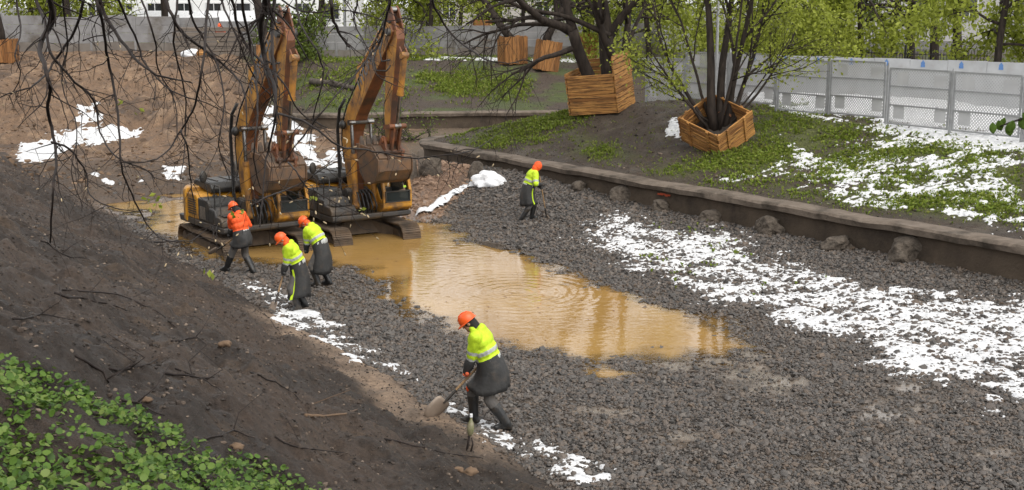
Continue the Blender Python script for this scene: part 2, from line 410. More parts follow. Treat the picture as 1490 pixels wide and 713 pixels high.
# bed: mud film on the shore
inbed = (DT < 0) & (pend > -0.2)
grav = np.where(inbed & (GY < 48.5), 1.0, 0.0)
mudf = sst(0.5, 0.72, nz) * np.exp(-np.maximum(swat, 0) / 3.0)
MUDP = [(1130, 560, 80, 26), (1290, 605, 70, 22), (1440, 662, 60, 16), (1090, 540, 60, 18), (1010, 520, 90, 20), (1200, 690, 60, 16), (1110, 515, 70, 14), (980, 640, 60, 14), (1330, 570, 50, 14), (880, 600, 50, 12)]
def mudfield(x, y):
    a, b = proj(x, y, 0.08); m = np.zeros(np.shape(x)); n = fbm(x, y, 2.2, 4, 62) - 0.5
    for cx, cy, rx, ry in MUDP: m = np.maximum(m, sst(1.3, 0.0, np.hypot((a - cx) / rx, (b - cy) / ry) + 1.6 * n))
    return m
mud2 = sst(0.60, 0.70, nz2) * sst(0.46, 0.6, nz3) * 0.5; mud2 = np.maximum(mud2, np.where(GY > 12, mudfield(GX, GY), 0) * 0.9)
C = np.where(inbed[..., None], lerp3(C, (0.15, 0.108, 0.072), 1.0), C); wet_a = np.where(inbed & (GY > 12), mudfield(GX, GY), 0); C = np.where(inbed[..., None], lerp3(C, (0.165, 0.138, 0.112), wet_a * 0.9), C); wet_a = np.clip(wet_a + np.where(inbed, 0.9 * np.exp(-np.maximum(swat, 0) / 0.35), 0), 0, 1)
grav = grav * (1 - np.clip(0.75 * mudf + mud2, 0, 0.85))
# orange sandy pile by the nose of the wall
C = lerp3(C, (0.19, 0.115, 0.075), sst(0.4, -0.4, sand_d)); grav = grav * (1 - sst(0.4, -0.3, sand_d))
# far muddy flat and excavated slope
def mudflat(x, y): return np.maximum(sst(-7.0, -11.5, x + 0.35 * (y - 56)) * sst(36, 40, y + 2.5 * (fbm(x, y, 0.5, 3, 33) - 0.5)), sst(44.0, 45.5, y) * sst(-4.0, -5.5, x))
farm = mudflat(GX, GY) * ((DT < 0.3) | (GY > 54))
C = lerp3(C, (0.205, 0.13, 0.08), farm); C = lerp3(C, (0.11, 0.072, 0.048), farm * sst(0.5, 0.68, nz)); C = lerp3(C, (0.30, 0.20, 0.125), farm * sst(0.55, 0.75, nz2))
C = lerp3(C, (0.095, 0.07, 0.052), farm * sst(54, 48, GY) * 0.8)
grav = grav * (1 - farm)
# bank behind far wall
fb = sst(0.2, 0.8, GY - backline(GX)) * (1 - sst(-9.0, -12.5, GX + 0.35 * (GY - 60)))
C = lerp3(C, (0.075, 0.055, 0.042), fb); C = lerp3(C, (0.075, 0.10, 0.025), fb * sst(0.44, 0.62, nz) * 0.8)
# peninsula
pe = pend < -0.2
C = np.where(pe[..., None], lerp3(C, (0.066, 0.047, 0.033), 1.0), C)
C = np.where(pe[..., None], lerp3(C, (0.10, 0.08, 0.06), sst(0.55, 0.75, nz2)), C)
GRASS_PX = [[(660, 206), (700, 192), (760, 168), (834, 143), (850, 165), (800, 184), (740, 203), (690, 214)],
            [(770, 205), (830, 192), (880, 205), (930, 228), (880, 232), (820, 222)],
            [(940, 250), (1010, 225), (1100, 205), (1090, 175), (1130, 152), (1200, 168), (1300, 190), (1490, 225), (1490, 325), (1400, 320), (1250, 302), (1130, 282), (1010, 262)],
            [(880, 145), (940, 140), (1000, 165), (960, 150)]]
gm = np.zeros(GX.shape)
for pg in GRASS_PX: gm = np.maximum(gm, sst(10, -14, sdist(pxx, pyy, pg)))
gm = gm * pe * front
C = lerp3(C, (0.095, 0.105, 0.03), gm * sst(0.30, 0.50, nz) * 0.95)
grav = np.where(pe, 0, grav)
# streets beyond
C = lerp3(C, (0.12, 0.115, 0.11), sst(80, 86, GY)); grav = grav * (1 - sst(60, 66, GY))
nr, ncl = GX.shape
idx = np.arange(nr * ncl).reshape(nr, ncl)
FQ = np.stack([idx[:-1, :-1], idx[:-1, 1:], idx[1:, 1:], idx[1:, :-1]], -1).reshape(-1, 4)
def fcen(A): return 0.25 * (A[:-1, :-1] + A[:-1, 1:] + A[1:, 1:] + A[1:, :-1]).ravel()
fD = fcen(DT); fP = fcen(pend); fY = fcen(GY); fX = fcen(GX); fB = fcen(GY - backline(GX))
zone = np.zeros(len(FQ), int)                                   # 0 river bed
zone[(fD > 0.1)] = 1                                            # soil bank
zone[(fY > 52) & (fX < -6) & (zone != 1)] = 2
zone[(fY > 54) & (fX < -12) ] = 2                               # excavated slope
zone[(fB > 0.25) & (fX > -12)] = 3                              # far bank
zone[fP < -0.2] = 4                                             # peninsula
zone[(fY > 82)] = 5
zone[(fY < 0)] = 1
Vall = np.stack([GX, GY, GZ], -1).reshape(-1, 3); Call = C.reshape(-1, 3); Gall = grav.ravel()
for zi, nm in enumerate(['river_bed', 'soil_bank', 'excavated_slope', 'far_bank', 'grass_bank', 'street']):
    fs = FQ[zone == zi]
    if not len(fs): continue
    ids, inv = np.unique(fs, return_inverse=True); inv = inv.reshape(fs.shape)
    o = np_mesh(nm, Vall[ids], inv, M['ground'], smooth=True); tag(o, kind='structure')
    a = o.data.color_attributes.new('Col', 'FLOAT_COLOR', 'POINT')
    a.data.foreach_set('color', np.concatenate([Call[ids], np.ones((len(ids), 1))], 1).astype(np.float32).ravel())
    gw = o.data.attributes.new('wet', 'FLOAT', 'POINT'); gw.data.foreach_set('value', wet_a.ravel()[ids].astype(np.float32))
    g = o.data.attributes.new('grav', 'FLOAT', 'POINT'); g.data.foreach_set('value', Gall[ids].astype(np.float32))

# ------------------------------------------------------------------ water
def water_mat():
    m, t, b = new_mat('muddy_water'); L = t.links
    tc = t.nodes.new('ShaderNodeTexCoord'); co = tc.outputs['Object']
    n1 = t.nodes.new('ShaderNodeTexNoise'); n1.inputs['Scale'].default_value = 0.35; n1.inputs['Detail'].default_value = 5; L.new(co, n1.inputs['Vector'])
    rp = t.nodes.new('ShaderNodeValToRGB'); rp.color_ramp.elements[0].position = 0.3; rp.color_ramp.elements[1].position = 0.7
    rp.color_ramp.elements[0].color = (0.27, 0.155, 0.046, 1); rp.color_ramp.elements[1].color = (0.36, 0.22, 0.075, 1)
    L.new(n1.outputs['Fac'], rp.inputs[0]); L.new(rp.outputs[0], b.inputs['Base Color'])
    b.inputs['Roughness'].default_value = 0.03; b.inputs['IOR'].default_value = 1.33; b.inputs['Specular IOR Level'].default_value = 0.5
    # rings spreading from a splash, fading outward, plus faint wind ripples
    cx, cy = on_z(752, 424)
    sub = t.nodes.new('ShaderNodeVectorMath'); sub.operation = 'SUBTRACT'; sub.inputs[1].default_value = (cx, cy, 0); L.new(co, sub.inputs[0])
    ln = t.nodes.new('ShaderNodeVectorMath'); ln.operation = 'LENGTH'; L.new(sub.outputs[0], ln.inputs[0])
    nw = t.nodes.new('ShaderNodeTexNoise'); nw.inputs['Scale'].default_value = 1.2; nw.inputs['Detail'].default_value = 3; L.new(co, nw.inputs['Vector'])
    def math_(op, a, b_):
        n = t.nodes.new('ShaderNodeMath'); n.operation = op
        for i, s in enumerate((a, b_)):
            if s is None: continue
            if isinstance(s, (int, float)): n.inputs[i].default_value = s
            else: L.new(s, n.inputs[i])
        return n.outputs[0]
    ph = math_('MULTIPLY', math_('ADD', ln.outputs['Value'], math_('MULTIPLY', nw.outputs['Fac'], 0.25)), 2 * math.pi / 0.30)
    mr = t.nodes.new('ShaderNodeMapRange'); mr.interpolation_type = 'SMOOTHSTEP'; mr.inputs[1].default_value = 0.3; mr.inputs[2].default_value = 3.0; mr.inputs[3].default_value = 1; mr.inputs[4].default_value = 0; L.new(ln.outputs['Value'], mr.inputs[0])
    ring = math_('MULTIPLY', math_('MULTIPLY', math_('SINE', ph, None), mr.outputs[0]), 0.0026)
    mp = t.nodes.new('ShaderNodeMapping'); mp.inputs['Scale'].default_value = (1.0, 2.2, 1); mp.inputs['Rotation'].default_value = (0, 0, R(25)); L.new(co, mp.inputs['Vector'])
    n2 = t.nodes.new('ShaderNodeTexNoise'); n2.inputs['Scale'].default_value = 2.6; n2.inputs['Detail'].default_value = 3; L.new(mp.outputs[0], n2.inputs['Vector'])
    h = math_('ADD', ring, math_('MULTIPLY', n2.outputs['Fac'], 0.006))
    bp = t.nodes.new('ShaderNodeBump'); bp.inputs['Distance'].default_value = 1.0; bp.inputs['Strength'].default_value = 1.0; L.new(h, bp.inputs['Height']); L.new(bp.outputs[0], b.inputs['Normal'])
    # murk: the shallow rim lets the stones show
    da = t.nodes.new('ShaderNodeAttribute'); da.attribute_name = 'depth'
    mz = t.nodes.new('ShaderNodeMapRange'); mz.interpolation_type = 'SMOOTHSTEP'; mz.inputs[1].default_value = -0.01; mz.inputs[2].default_value = 0.085; L.new(da.outputs['Fac'], mz.inputs[0])
    gl = t.nodes.new('ShaderNodeBsdfGlossy'); gl.inputs['Roughness'].default_value = 0.03; L.new(bp.outputs[0], gl.inputs['Normal'])
    tr = t.nodes.new('ShaderNodeBsdfTransparent'); tr.inputs['Color'].default_value = (0.75, 0.66, 0.5, 1)
    fr = t.nodes.new('ShaderNodeFresnel'); fr.inputs['IOR'].default_value = 1.33; L.new(bp.outputs[0], fr.inputs['Normal'])
    m1 = t.nodes.new('ShaderNodeMixShader'); L.new(fr.outputs[0], m1.inputs[0]); L.new(tr.outputs[0], m1.inputs[1]); L.new(gl.outputs[0], m1.inputs[2])
    m2 = t.nodes.new('ShaderNodeMixShader'); L.new(mz.outputs[0], m2.inputs[0]); L.new(m1.outputs[0], m2.inputs[1]); L.new(b.outputs[0], m2.inputs[2])
    out = [n for n in t.nodes if n.type == 'OUTPUT_MATERIAL'][0]; L.new(m2.outputs[0], out.inputs['Surface'])
    return m
gx = np.arange(-20, 8, 0.1); gy = np.arange(18, 52, 0.1)
X2, Y2 = np.meshgrid(gx, gy); Z2 = terrain(X2, Y2)
u2, v2 = uv(X2, Y2)
wet = (Z2 < 0.02) & (v2 < 0.1) & (v2 > vtoe(u2) - 1.0)
i2 = np.arange(X2.size).reshape(X2.shape)
wf = wet[:-1, :-1] | wet[1:, :-1] | wet[:-1, 1:] | wet[1:, 1:]
fq = np.stack([i2[:-1, :-1], i2[:-1, 1:], i2[1:, 1:], i2[1:, :-1]], -1)[wf]
ids, inv = np.unique(fq, return_inverse=True)
wo_ = np_mesh('water', np.stack([X2.ravel()[ids], Y2.ravel()[ids], np.zeros(len(ids))], -1), inv.reshape(fq.shape), water_mat(), smooth=True)
tag(wo_, kind='structure')
dp = wo_.data.attributes.new('depth', 'FLOAT', 'POINT'); dp.data.foreach_set('value', (-Z2.ravel()[ids]).astype(np.float32))

# ------------------------------------------------------------------ retaining walls
def sweep_wall(name, path, z_top, z_bot, label, thick=0.5, over=0.14, lip=0.2, step=0.35, sgn=1):
    """path runs so that the exposed face lies on its left (sgn=1) or right"""
    P = [np.array(p, float) for p in path]; Q = []
    for a, b in zip(P[:-1], P[1:]):
        L = np.linalg.norm(b - a); n = max(1, int(L / step))
        for k in range(n): Q.append(a + (b - a) * k / n)
    Q.append(P[-1]); Q = np.array(Q); T = np.gradient(Q, axis=0); T /= np.linalg.norm(T, axis=1)[:, None]
    N = np.stack([-T[:, 1], T[:, 0]], -1) * sgn
    w1 = fbm(Q[:, 0], Q[:, 1], 1.6, 4, 80) - 0.5; w2 = fbm(Q[:, 0], Q[:, 1], 1.1, 4, 85) - 0.5; w3 = fbm(Q[:, 0], Q[:, 1], 2.6, 3, 87) - 0.5
    def sheet(nm, prof, mt, parent, amp):
        V = []; k = len(prof); n = len(Q)
        for i in range(n):
            for j, (o, z) in enumerate(prof):
                oo = o + amp * (w1[i] if j % 2 else w3[i]); zz = z + amp * 0.8 * (w2[i] + 0.4 * (w3[i] if j % 2 else w1[i])) * (1 if z > z_top - 0.3 else 0)
                p = Q[i] + N[i] * oo; V.append((p[0], p[1], zz))
        F = [(i * k + j, i * k + (j + 1) % k, (i + 1) * k + (j + 1) % k, (i + 1) * k + j) for i in range(n - 1) for j in range(k)]
        mb = MB().add(V, F); mb.add([V[j] for j in range(k)], [tuple(range(k))]); mb.add([V[(n - 1) * k + j] for j in range(k)], [tuple(range(k))])
        return mb.build(nm, mt, parent, smooth=True, angle=40)
    c = P[len(P) // 2]; root = empty(name, (0, 0, 0)); tag(root, label, 'retaining wall')
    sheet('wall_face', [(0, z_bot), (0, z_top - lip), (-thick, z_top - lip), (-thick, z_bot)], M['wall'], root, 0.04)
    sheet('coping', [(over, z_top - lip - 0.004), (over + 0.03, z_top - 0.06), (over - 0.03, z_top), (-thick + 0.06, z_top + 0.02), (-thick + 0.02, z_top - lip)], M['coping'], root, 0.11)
    return root
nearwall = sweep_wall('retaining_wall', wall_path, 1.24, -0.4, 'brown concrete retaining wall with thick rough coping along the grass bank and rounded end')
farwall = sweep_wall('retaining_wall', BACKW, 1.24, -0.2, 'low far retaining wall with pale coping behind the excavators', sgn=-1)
def place_root(root, loc):
    root.location = loc
    for ch in root.children: ch.location = -Vector(loc)
place_root(nearwall, (xy(6, 0)[0], xy(6, 0)[1], 0.2)); place_root(farwall, (0, 63.4, 0.2))
# rust-red paint mark on the wall face
def on_wall(px_, py_, off=0.03):
    """point of the straight wall face seen at a photo pixel"""
    d = ray(px_, py_); n = -WN; o = np.array([0, 0]) - W0
    t = -(o @ n - off) / (d[:2] @ n); return Vector((d[0] * t, d[1] * t, CAMH + d[2] * t))
M['paint'] = mat('orange_paint', (0.35, 0.05, 0.01), (0.25, 0.035, 0.01), 20, 0.8)
mb = MB(); c0 = on_wall(966, 283, 0.07)
for k in range(5):
    p = c0 + Vector((WD[0], WD[1], 0)) * (0.11 * (2 - k)) + Vector((0, 0, 0.012 * (k % 3 - 1)))
    mb.box(p, (0.125, 0.012, 0.05 + 0.02 * (k % 2)), Matrix.Rotation(math.atan2(WD[1], WD[0]), 3, 'Z'))
o = mb.build('paint_mark', M['paint'], nearwall); o.location = -nearwall.location

# ------------------------------------------------------------------ gravel stones (stuff)
def rand_rot(n, g):
    q = g.normal(size=(n, 4)); q /= np.linalg.norm(q, axis=1)[:, None]; w, x, y, z = q.T
    return np.stack([np.stack([1 - 2 * (y * y + z * z), 2 * (x * y - z * w), 2 * (x * z + y * w)], -1), np.stack([2 * (x * y + z * w), 1 - 2 * (x * x + z * z), 2 * (y * z - x * w)], -1), np.stack([2 * (x * z - y * w), 2 * (y * z + x * w), 1 - 2 * (x * x + y * y)], -1)], 1)
def ico():
    bm = bmesh.new(); bmesh.ops.create_icosphere(bm, subdivisions=1, radius=1); bm.verts.ensure_lookup_table()
    V = np.array([v.co[:] for v in bm.verts]); F = np.array([[v.index for v in f.verts] for f in bm.faces]); bm.free(); return V, F
ICV, ICF = ico()
def stones(name, X, Y, Z, size, mt, g, flat=0.62, sink=0.25):
    n = len(X); V = ICV[None] * (1 + 0.22 * g.normal(size=(n, 12, 1)).clip(-1.6, 1.6))
    V = V * np.stack([np.ones(n), g.uniform(0.6, 1, n), g.uniform(0.38, 0.8, n)], -1)[:, None, :]
    V = np.einsum('nij,nkj->nki', rand_rot(n, g), V); V[:, :, 2] *= 0.8
    V = V * size[:, None, None]; V += np.stack([X, Y, Z + size * sink], -1)[:, None, :]
    F = (ICF[None] + 12 * np.arange(n)[:, None, None]).reshape(-1, 3)
    return np_mesh(name, V.reshape(-1, 3), F, mt)
gs = np.random.default_rng(11)
N = 560000; su = gs.uniform(-9, 29, N); sv = gs.uniform(-16.4, -0.05, N); SX, SY = xy(su, sv)
ok = (SY > 14.5) & (SY < 49) & (SX > -0.45 * SY - 0.6) & (SX < 0.45 * SY + 2.4); ok &= gs.random(N) < np.interp(SY, [15, 22, 27, 34, 48], [1.0, 0.92, 0.66, 0.42, 0.28])
SX, SY, su, sv = SX[ok], SY[ok], su[ok], sv[ok]
SZ = terrain(SX, SY)
dens = 1.0 + 0 * np.interp(SY, [15, 22, 27, 34, 48], [1.0, 0.92, 0.66, 0.42, 0.28])
bed = (vtoe(su) - sv) < 0.25 + 0.3 * (fbm(SX, SY, 1.2, 3, 5) - 0.5)
wz = np.where(SZ > -0.02, 1.0, np.where(SZ > -0.07, 0.6, np.where(SZ > -0.12, 0.12, 0.0)))
md = 1 - 0.9 * mudfield(SX, SY) - 0.6 * sst(0.60, 0.70, fbm(SX, SY, 1.9, 5, 60)) * sst(0.46, 0.6, fbm(SX, SY, 0.18, 4, 70)) - 0.5 * sst(0.5, 0.72, fbm(SX, SY, 0.6, 5, 50)) * np.exp(-np.maximum(sdist(SX, SY, WATER), 0) / 3.0)
keep = bed & (gs.random(len(SX)) < dens * wz * md.clip(0.1, 1)) & (sdist(SX, SY, SANDP) > 0.1)
keep &= gs.random(len(SX)) > 0.97 * sst(0.1, 0.5, mudflat(SX, SY))
SX, SY, SZ = SX[keep], SY[keep], SZ[keep]
size = np.exp(gs.normal(math.log(0.0235), 0.42, len(SX))).clip(0.011, 0.085) * np.interp(SY, [16, 30, 48], [1, 1.25, 1.6])
o = stones('gravel', SX, SY, SZ, size, M['stone'], gs); tag(o, 'dark grey crushed stone lying over the drained channel bed', 'gravel', kind='stuff')
# crumbs of soil and brick on the dark bank
N = 52000; du = gs.uniform(-14, 34, N); dd_ = gs.uniform(-0.3, 8.6, N); bx, by = xy(du, vtoe(du) - dd_)
ok = (by > 3.5) & (np.abs(bx) < 0.46 * by + 0.5); bx, by = bx[ok], by[ok]
M['crumb'] = mat('soil_crumb', (0.8, 0.8, 0.8), (1, 1, 1), 20, 0.9, island=[(0.02, 0.016, 0.013), (0.045, 0.034, 0.026), (0.065, 0.046, 0.034), (0.03, 0.024, 0.02), (0.05, 0.038, 0.03), (0.10, 0.072, 0.052), (0.22, 0.17, 0.13)])
o = stones('soil_crumbs', bx, by, terrain(bx, by), np.exp(gs.normal(math.log(0.0105), 0.6, len(bx))).clip(0.003, 0.03), M['crumb'], gs); tag(o, 'small clods and crumbs strewn over the dark soil bank', 'soil crumbs', kind='stuff')
N = 16000; px2 = gs.uniform(-3, 18, N); py2 = gs.uniform(24, 56, N); k = sdist(px2, py2, PEN) < -0.5; px2, py2 = px2[k], py2[k]
fx2 = gs.uniform(-12, 16, 6000); fy2 = gs.uniform(62, 80, 6000); k = fy2 > backline(fx2) + 0.6; px2 = np.concatenate([px2, fx2[k]]); py2 = np.concatenate([py2, fy2[k]])
o = stones('soil_crumbs', px2, py2, terrain(px2, py2), np.exp(gs.normal(math.log(0.016), 0.6, len(px2))).clip(0.006, 0.08), M['crumb'], gs); tag(o, 'clods and litter strewn over the grassy banks beyond the wall', 'soil crumbs', kind='stuff')
# lumps on the sandy pile and the excavated slope
N = 5200; lx = gs.uniform(-30, -6, N); ly = gs.uniform(42, 75, N); k = lx < -7 - 0.35 * (ly - 56); lx, ly = lx[k], ly[k]
M['lump'] = mat('sandy_lump', (0.8, 0.8, 0.8), (1, 1, 1), 8, 0.95, island=[(0.07, 0.045, 0.03), (0.14, 0.09, 0.055), (0.2, 0.13, 0.08)])
o = stones('clay_lumps', lx, ly, terrain(lx, ly), np.exp(gs.normal(math.log(0.05), 0.6, len(lx))).clip(0.015, 0.24), M['lump'], gs, sink=0.1); tag(o, 'brown clods of clay scattered over the excavated slope', 'clay lumps', kind='stuff')
sx_ = gs.uniform(-6, 0, 5000); sy_ = gs.uniform(36, 50, 5000); k = sdist(sx_, sy_, SANDP) < 0.2; sx_, sy_ = sx_[k], sy_[k]
o = stones('sand_lumps', sx_, sy_, terrain(sx_, sy_), np.exp(gs.normal(math.log(0.045), 0.5, len(sx_))).clip(0.015, 0.16), mat('pale_sand_lump', (0.19, 0.12, 0.08), (0.24, 0.16, 0.11), 6, 0.95), gs, sink=0.1); tag(o, 'lumpy orange brown sand heap beside the rounded end of the wall', 'sand heap', kind='stuff')

# ------------------------------------------------------------------ snow (stuff)
def snow_patch(name, px_polys, zref, label, res=0.05, thr=0.5, sc=2.2, thick=0.07, aniso=(1, 1), seed=0, soft=14, bias=None, extra=None):
    W_ = [poly_world(p, zref) for p in px_polys]
    allp = np.concatenate(W_); x0, y0 = allp.min(0) - 1.2; x1, y1 = allp.max(0) + 1.2
    x1 = min(x1, 60)
    X, Y = np.meshgrid(np.arange(x0, x1, res), np.arange(y0, y1, res)); Z = terrain(X, Y)
    a, b = proj(X, Y, Z); mk = np.full(X.shape, -0.5)
    for p in px_polys: mk = np.maximum(mk, np.clip(0.5 - (sdist(a, b, p) + 3.2 * soft * (fbm(X, Y, 0.55, 4, 170 + seed) - 0.5)) / (2 * soft), -0.5, 1.0))
    n = 0.45 * fbm(X * aniso[0], Y * aniso[1], sc, 4, 100 + seed) + 0.33 * fbm(X * aniso[0], Y * aniso[1], sc * 3.5, 3, 120 + seed) + 0.22 * fbm(X, Y, sc * 0.3, 3, 140 + seed)
    h = n - thr + 0.32 * (mk - 0.75)
    if extra is not None: h = h + extra(X, Y)
    h = np.where(mk < 0.0, np.minimum(h, -0.06), h)
    T = np.clip(h * 1.1, -0.10, 0.25); T = np.where(T > 0, thick * (1 - np.exp(-T / 0.10)), T)
    T = T + np.where(T > 0, 0.014 * (fbm(X, Y, 14, 3, 7) - 0.3), 0)
    use = h > -0.03
    f = use[:-1, :-1] | use[1:, :-1] | use[:-1, 1:] | use[1:, 1:]
    i = np.arange(X.size).reshape(X.shape); F = np.stack([i[:-1, :-1], i[:-1, 1:], i[1:, 1:], i[1:, :-1]], -1)[f]
    ids, inv = np.unique(F, return_inverse=True)
    o = np_mesh(name, np.stack([X, Y, Z + T], -1).reshape(-1, 3)[ids], inv.reshape(F.shape), M['snow'], smooth=True)
    return tag(o, label, 'snow', kind='stuff')
snow_patch('snow', [[(825, 352), (880, 335), (950, 322), (1060, 338), (1150, 372), (1270, 418), (1380, 420), (1520, 428), (1640, 450), (1640, 660), (1520, 610), (1420, 582), (1340, 560), (1290, 552), (1235, 498), (1170, 480), (1090, 455), (1010, 430), (900, 392)]], 0.15,
           'melting white snow lying in clumps over the gravel on the right', 0.032, 0.482, 4.0, 0.045, seed=1, soft=24)
snow_patch('snow', [[(325, 400), (430, 425), (520, 500), (620, 545), (625, 556), (560, 545), (480, 508), (400, 462), (340, 412)]], 0.08, 'thin line of snow scraps on the gravel by the foot of the soil bank left of the shovelling worker', 0.03, 0.535, 3.2, 0.05, seed=2, soft=10)
snow_patch('snow', [[(640, 585), (740, 625), (800, 650), (870, 672), (930, 716), (860, 706), (790, 682), (720, 645), (650, 608)]], 0.08, 'thin line of snow scraps on the gravel by the boots of the shovelling worker', 0.025, 0.505, 3.2, 0.05, seed=3, soft=10)
snow_patch('snow', [[(1150, 162), (1300, 178), (1500, 192), (1500, 225), (1330, 208), (1200, 178)]], 2.7, 'band of white snow along the foot of the perforated fence', 0.05, 0.46, 2.6, 0.05, seed=4, soft=8)
snow_patch('snow', [[(1200, 286), (1290, 288), (1420, 304), (1500, 314), (1500, 330), (1400, 318), (1250, 302)]], 1.5, 'strip of snow above the wall coping on the grass bank', 0.04, 0.47, 2.4, 0.05, seed=5, soft=7)
snow_patch('snow', [[(1070, 262), (1120, 240), (1150, 205), (1290, 200), (1500, 215), (1500, 316), (1400, 308), (1290, 292), (1200, 286)]], 2.0, 'patchy snow scattered between green plants on the right grass bank', 0.04, 0.552, 4.0, 0.05, seed=6, soft=34)
snow_patch('snow', [[(28, 205), (60, 190), (130, 183), (205, 188), (205, 204), (120, 212), (60, 240), (32, 232)], [(112, 150), (140, 140), (150, 180), (100, 190)]], 0.9, 'white snow patch lying on a ledge of the excavated slope', 0.08, 0.48, 1.1, 0.10, seed=7, soft=9)
snow_patch('snow', [[(136, 254), (175, 262), (205, 262), (200, 272), (150, 268)], [(236, 240), (270, 240), (272, 258), (240, 260)]], 0.4, 'small snow scraps on the muddy flat left of the excavators', 0.06, 0.48, 1.3, 0.08, seed=8, soft=7)
snow_patch('snow', [[(385, 160), (410, 150), (440, 190), (470, 215), (470, 240), (400, 240), (380, 220)], [(470, 210), (560, 215), (560, 232), (470, 240)]], 0.8, 'snow covering the mound behind the two excavators', 0.08, 0.47, 1.0, 0.10, seed=9, soft=9)
snow_patch('snow', [[(590, 84), (700, 85), (835, 87), (940, 85), (940, 87), (835, 89.5), (700, 87.5), (590, 86)]], 3.2, 'thin white line of snow along the top of the far bank', 0.10, 0.42, 1.0, 0.10, seed=10, soft=1.2)
snow_patch('snow', [[(962, 172), (985, 160), (1000, 190), (990, 206), (965, 205)]], 2.1, 'little snow patch left of the tilted planter', 0.04, 0.49, 2.2, 0.06, seed=12, soft=8)

# ------------------------------------------------------------------ leaves, grass, trees
def leaf_quads(name, P, size, mt, parent=None, g=rng, up=0.0, droop=0.0, long=1.6, kind=None):
    n = len(P); Rm = rand_rot(n, g)
    a = Rm[:, :, 0]; b = Rm[:, :, 1]
    if up:                                                     # lean leaf planes to face the sky
        nrm = Rm[:, :, 2]; nrm = nrm * (1 - up) + np.array([0, 0, 1.0]) * up; nrm /= np.linalg.norm(nrm, axis=1)[:, None]
        a = a - nrm * np.sum(a * nrm, 1)[:, None]; a /= np.linalg.norm(a, axis=1)[:, None]; b = np.cross(nrm, a)
    if droop: a = a * (1 - droop) + np.array([0, 0, -1.0]) * droop; a /= np.linalg.norm(a, axis=1)[:, None]
    s = size[:, None]
    nr_ = np.cross(a, b)
    V = np.stack([P - a * s * long * 0.5, P + b * s * 0.5 + nr_ * s * 0.12, P + a * s * long * 0.5, P - b * s * 0.5 + nr_ * s * 0.12], 1).reshape(-1, 3)
    o = np_mesh(name, V, np.arange(4 * n).reshape(n, 4), mt, parent)
    if kind: o['kind'] = kind
    return o
def blades(name, X, Y, Z, h, mt, label, cat, g, w=0.35, n_bl=4, spread=0.6):
    n = len(X); P = np.repeat(np.stack([X, Y, Z], -1), n_bl, 0); hh = np.repeat(h, n_bl) * g.uniform(0.6, 1.2, n * n_bl)
    a = g.uniform(0, 2 * math.pi, n * n_bl); d = np.stack([np.cos(a), np.sin(a), np.zeros_like(a)], -1); tilt = g.uniform(0.1, spread * 2, n * n_bl)
    side = np.stack([-np.sin(a), np.cos(a), np.zeros_like(a)], -1) * (hh * w * 0.5)[:, None]
    tip = P + d * (hh * tilt)[:, None] + np.array([0, 0, 1.0]) * (hh * (1 - 0.3 * tilt).clip(0.25, 1))[:, None]
    mid = P + d * (hh * tilt * 0.35)[:, None] + np.array([0, 0, 1.0]) * (hh * 0.6)[:, None]
    V = np.stack([P - side * 0.5 - np.array([0, 0, 0.01]), mid - side, tip, mid + side], 1).reshape(-1, 3)
    o = np_mesh(name, V, np.arange(4 * n * n_bl).reshape(-1, 4), mt); return tag(o, label, cat, kind='stuff')
def scatter_px(polys, zref, n, g, ybias=None):
    out = []
    for p in polys:
        w_ = poly_world(p, zref); x0, y0 = w_.min(0) - 1; x1, y1 = w_.max(0) + 1; x1 = min(x1, 30)
        X = g.uniform(x0, x1, n * 4); Y = g.uniform(y0, y1, n * 4); Z = terrain(X, Y); a, b = proj(X, Y, Z)
        k = sdist(a, b, p) + 34 * (fbm(X, Y, 0.8, 4, 55) - 0.5) + 10 * g.normal(size=len(a)) < -4; X, Y, Z = X[k][:n], Y[k][:n], Z[k][:n]; out.append((X, Y, Z))
    return [np.concatenate(c) for c in zip(*out)]
gg = np.random.default_rng(21)
X, Y, Z = scatter_px([GRASS_PX[0]], 1.9, 24000, gg); k = (sdist(X, Y, PEN) < -0.6) & (fbm(X, Y, 0.8, 4, 40) + 0.12 * gg.normal(size=len(X)) > 0.40); X, Y, Z = X[k], Y[k], Z[k]
blades('grass', X, Y, Z, gg.uniform(0.05, 0.13, len(X)), M['grass'], 'bright green grass on the end of the bank beside the first planter', 'grass', gg)
X, Y, Z = scatter_px(GRASS_PX[1:2] + GRASS_PX[3:], 1.9, 5000, gg); k = (sdist(X, Y, PEN) < -0.6) & (fbm(X, Y, 0.9, 4, 41) + 0.12 * gg.normal(size=len(X)) > 0.5); X, Y, Z = X[k], Y[k], Z[k]
blades('grass', X, Y, Z, gg.uniform(0.05, 0.12, len(X)), M['grass'], 'thin tufts of grass below the first planter', 'grass', gg)
X, Y, Z = scatter_px([GRASS_PX[2]], 2.0, 70000, gg); k = (sdist(X, Y, PEN) < -0.55) & (fbm(X, Y, 0.7, 5, 42) + 0.25 * fbm(X, Y, 3.0, 3, 45) + 0.13 * gg.normal(size=len(X)) > 0.63); X, Y, Z = X[k], Y[k], Z[k]
blades('grass', X, Y, Z, np.exp(gg.normal(math.log(0.055), 0.4, len(X))).clip(0.025, 0.14), M['grass'], 'green grass and weeds between the snow on the right bank', 'grass', gg, w=0.5)
X, Y, Z = scatter_px([[(640, 208), (700, 190), (830, 145), (940, 142), (1130, 152), (1300, 185), (1490, 215), (1490, 330), (1250, 305), (1010, 265), (880, 238), (760, 220)]], 1.9, 26000, gg); k = (sdist(X, Y, PEN) < -0.5) & (fbm(X, Y, 1.1, 5, 46) + 0.16 * gg.normal(size=len(X)) > 0.56); X, Y, Z = X[k], Y[k], Z[k]
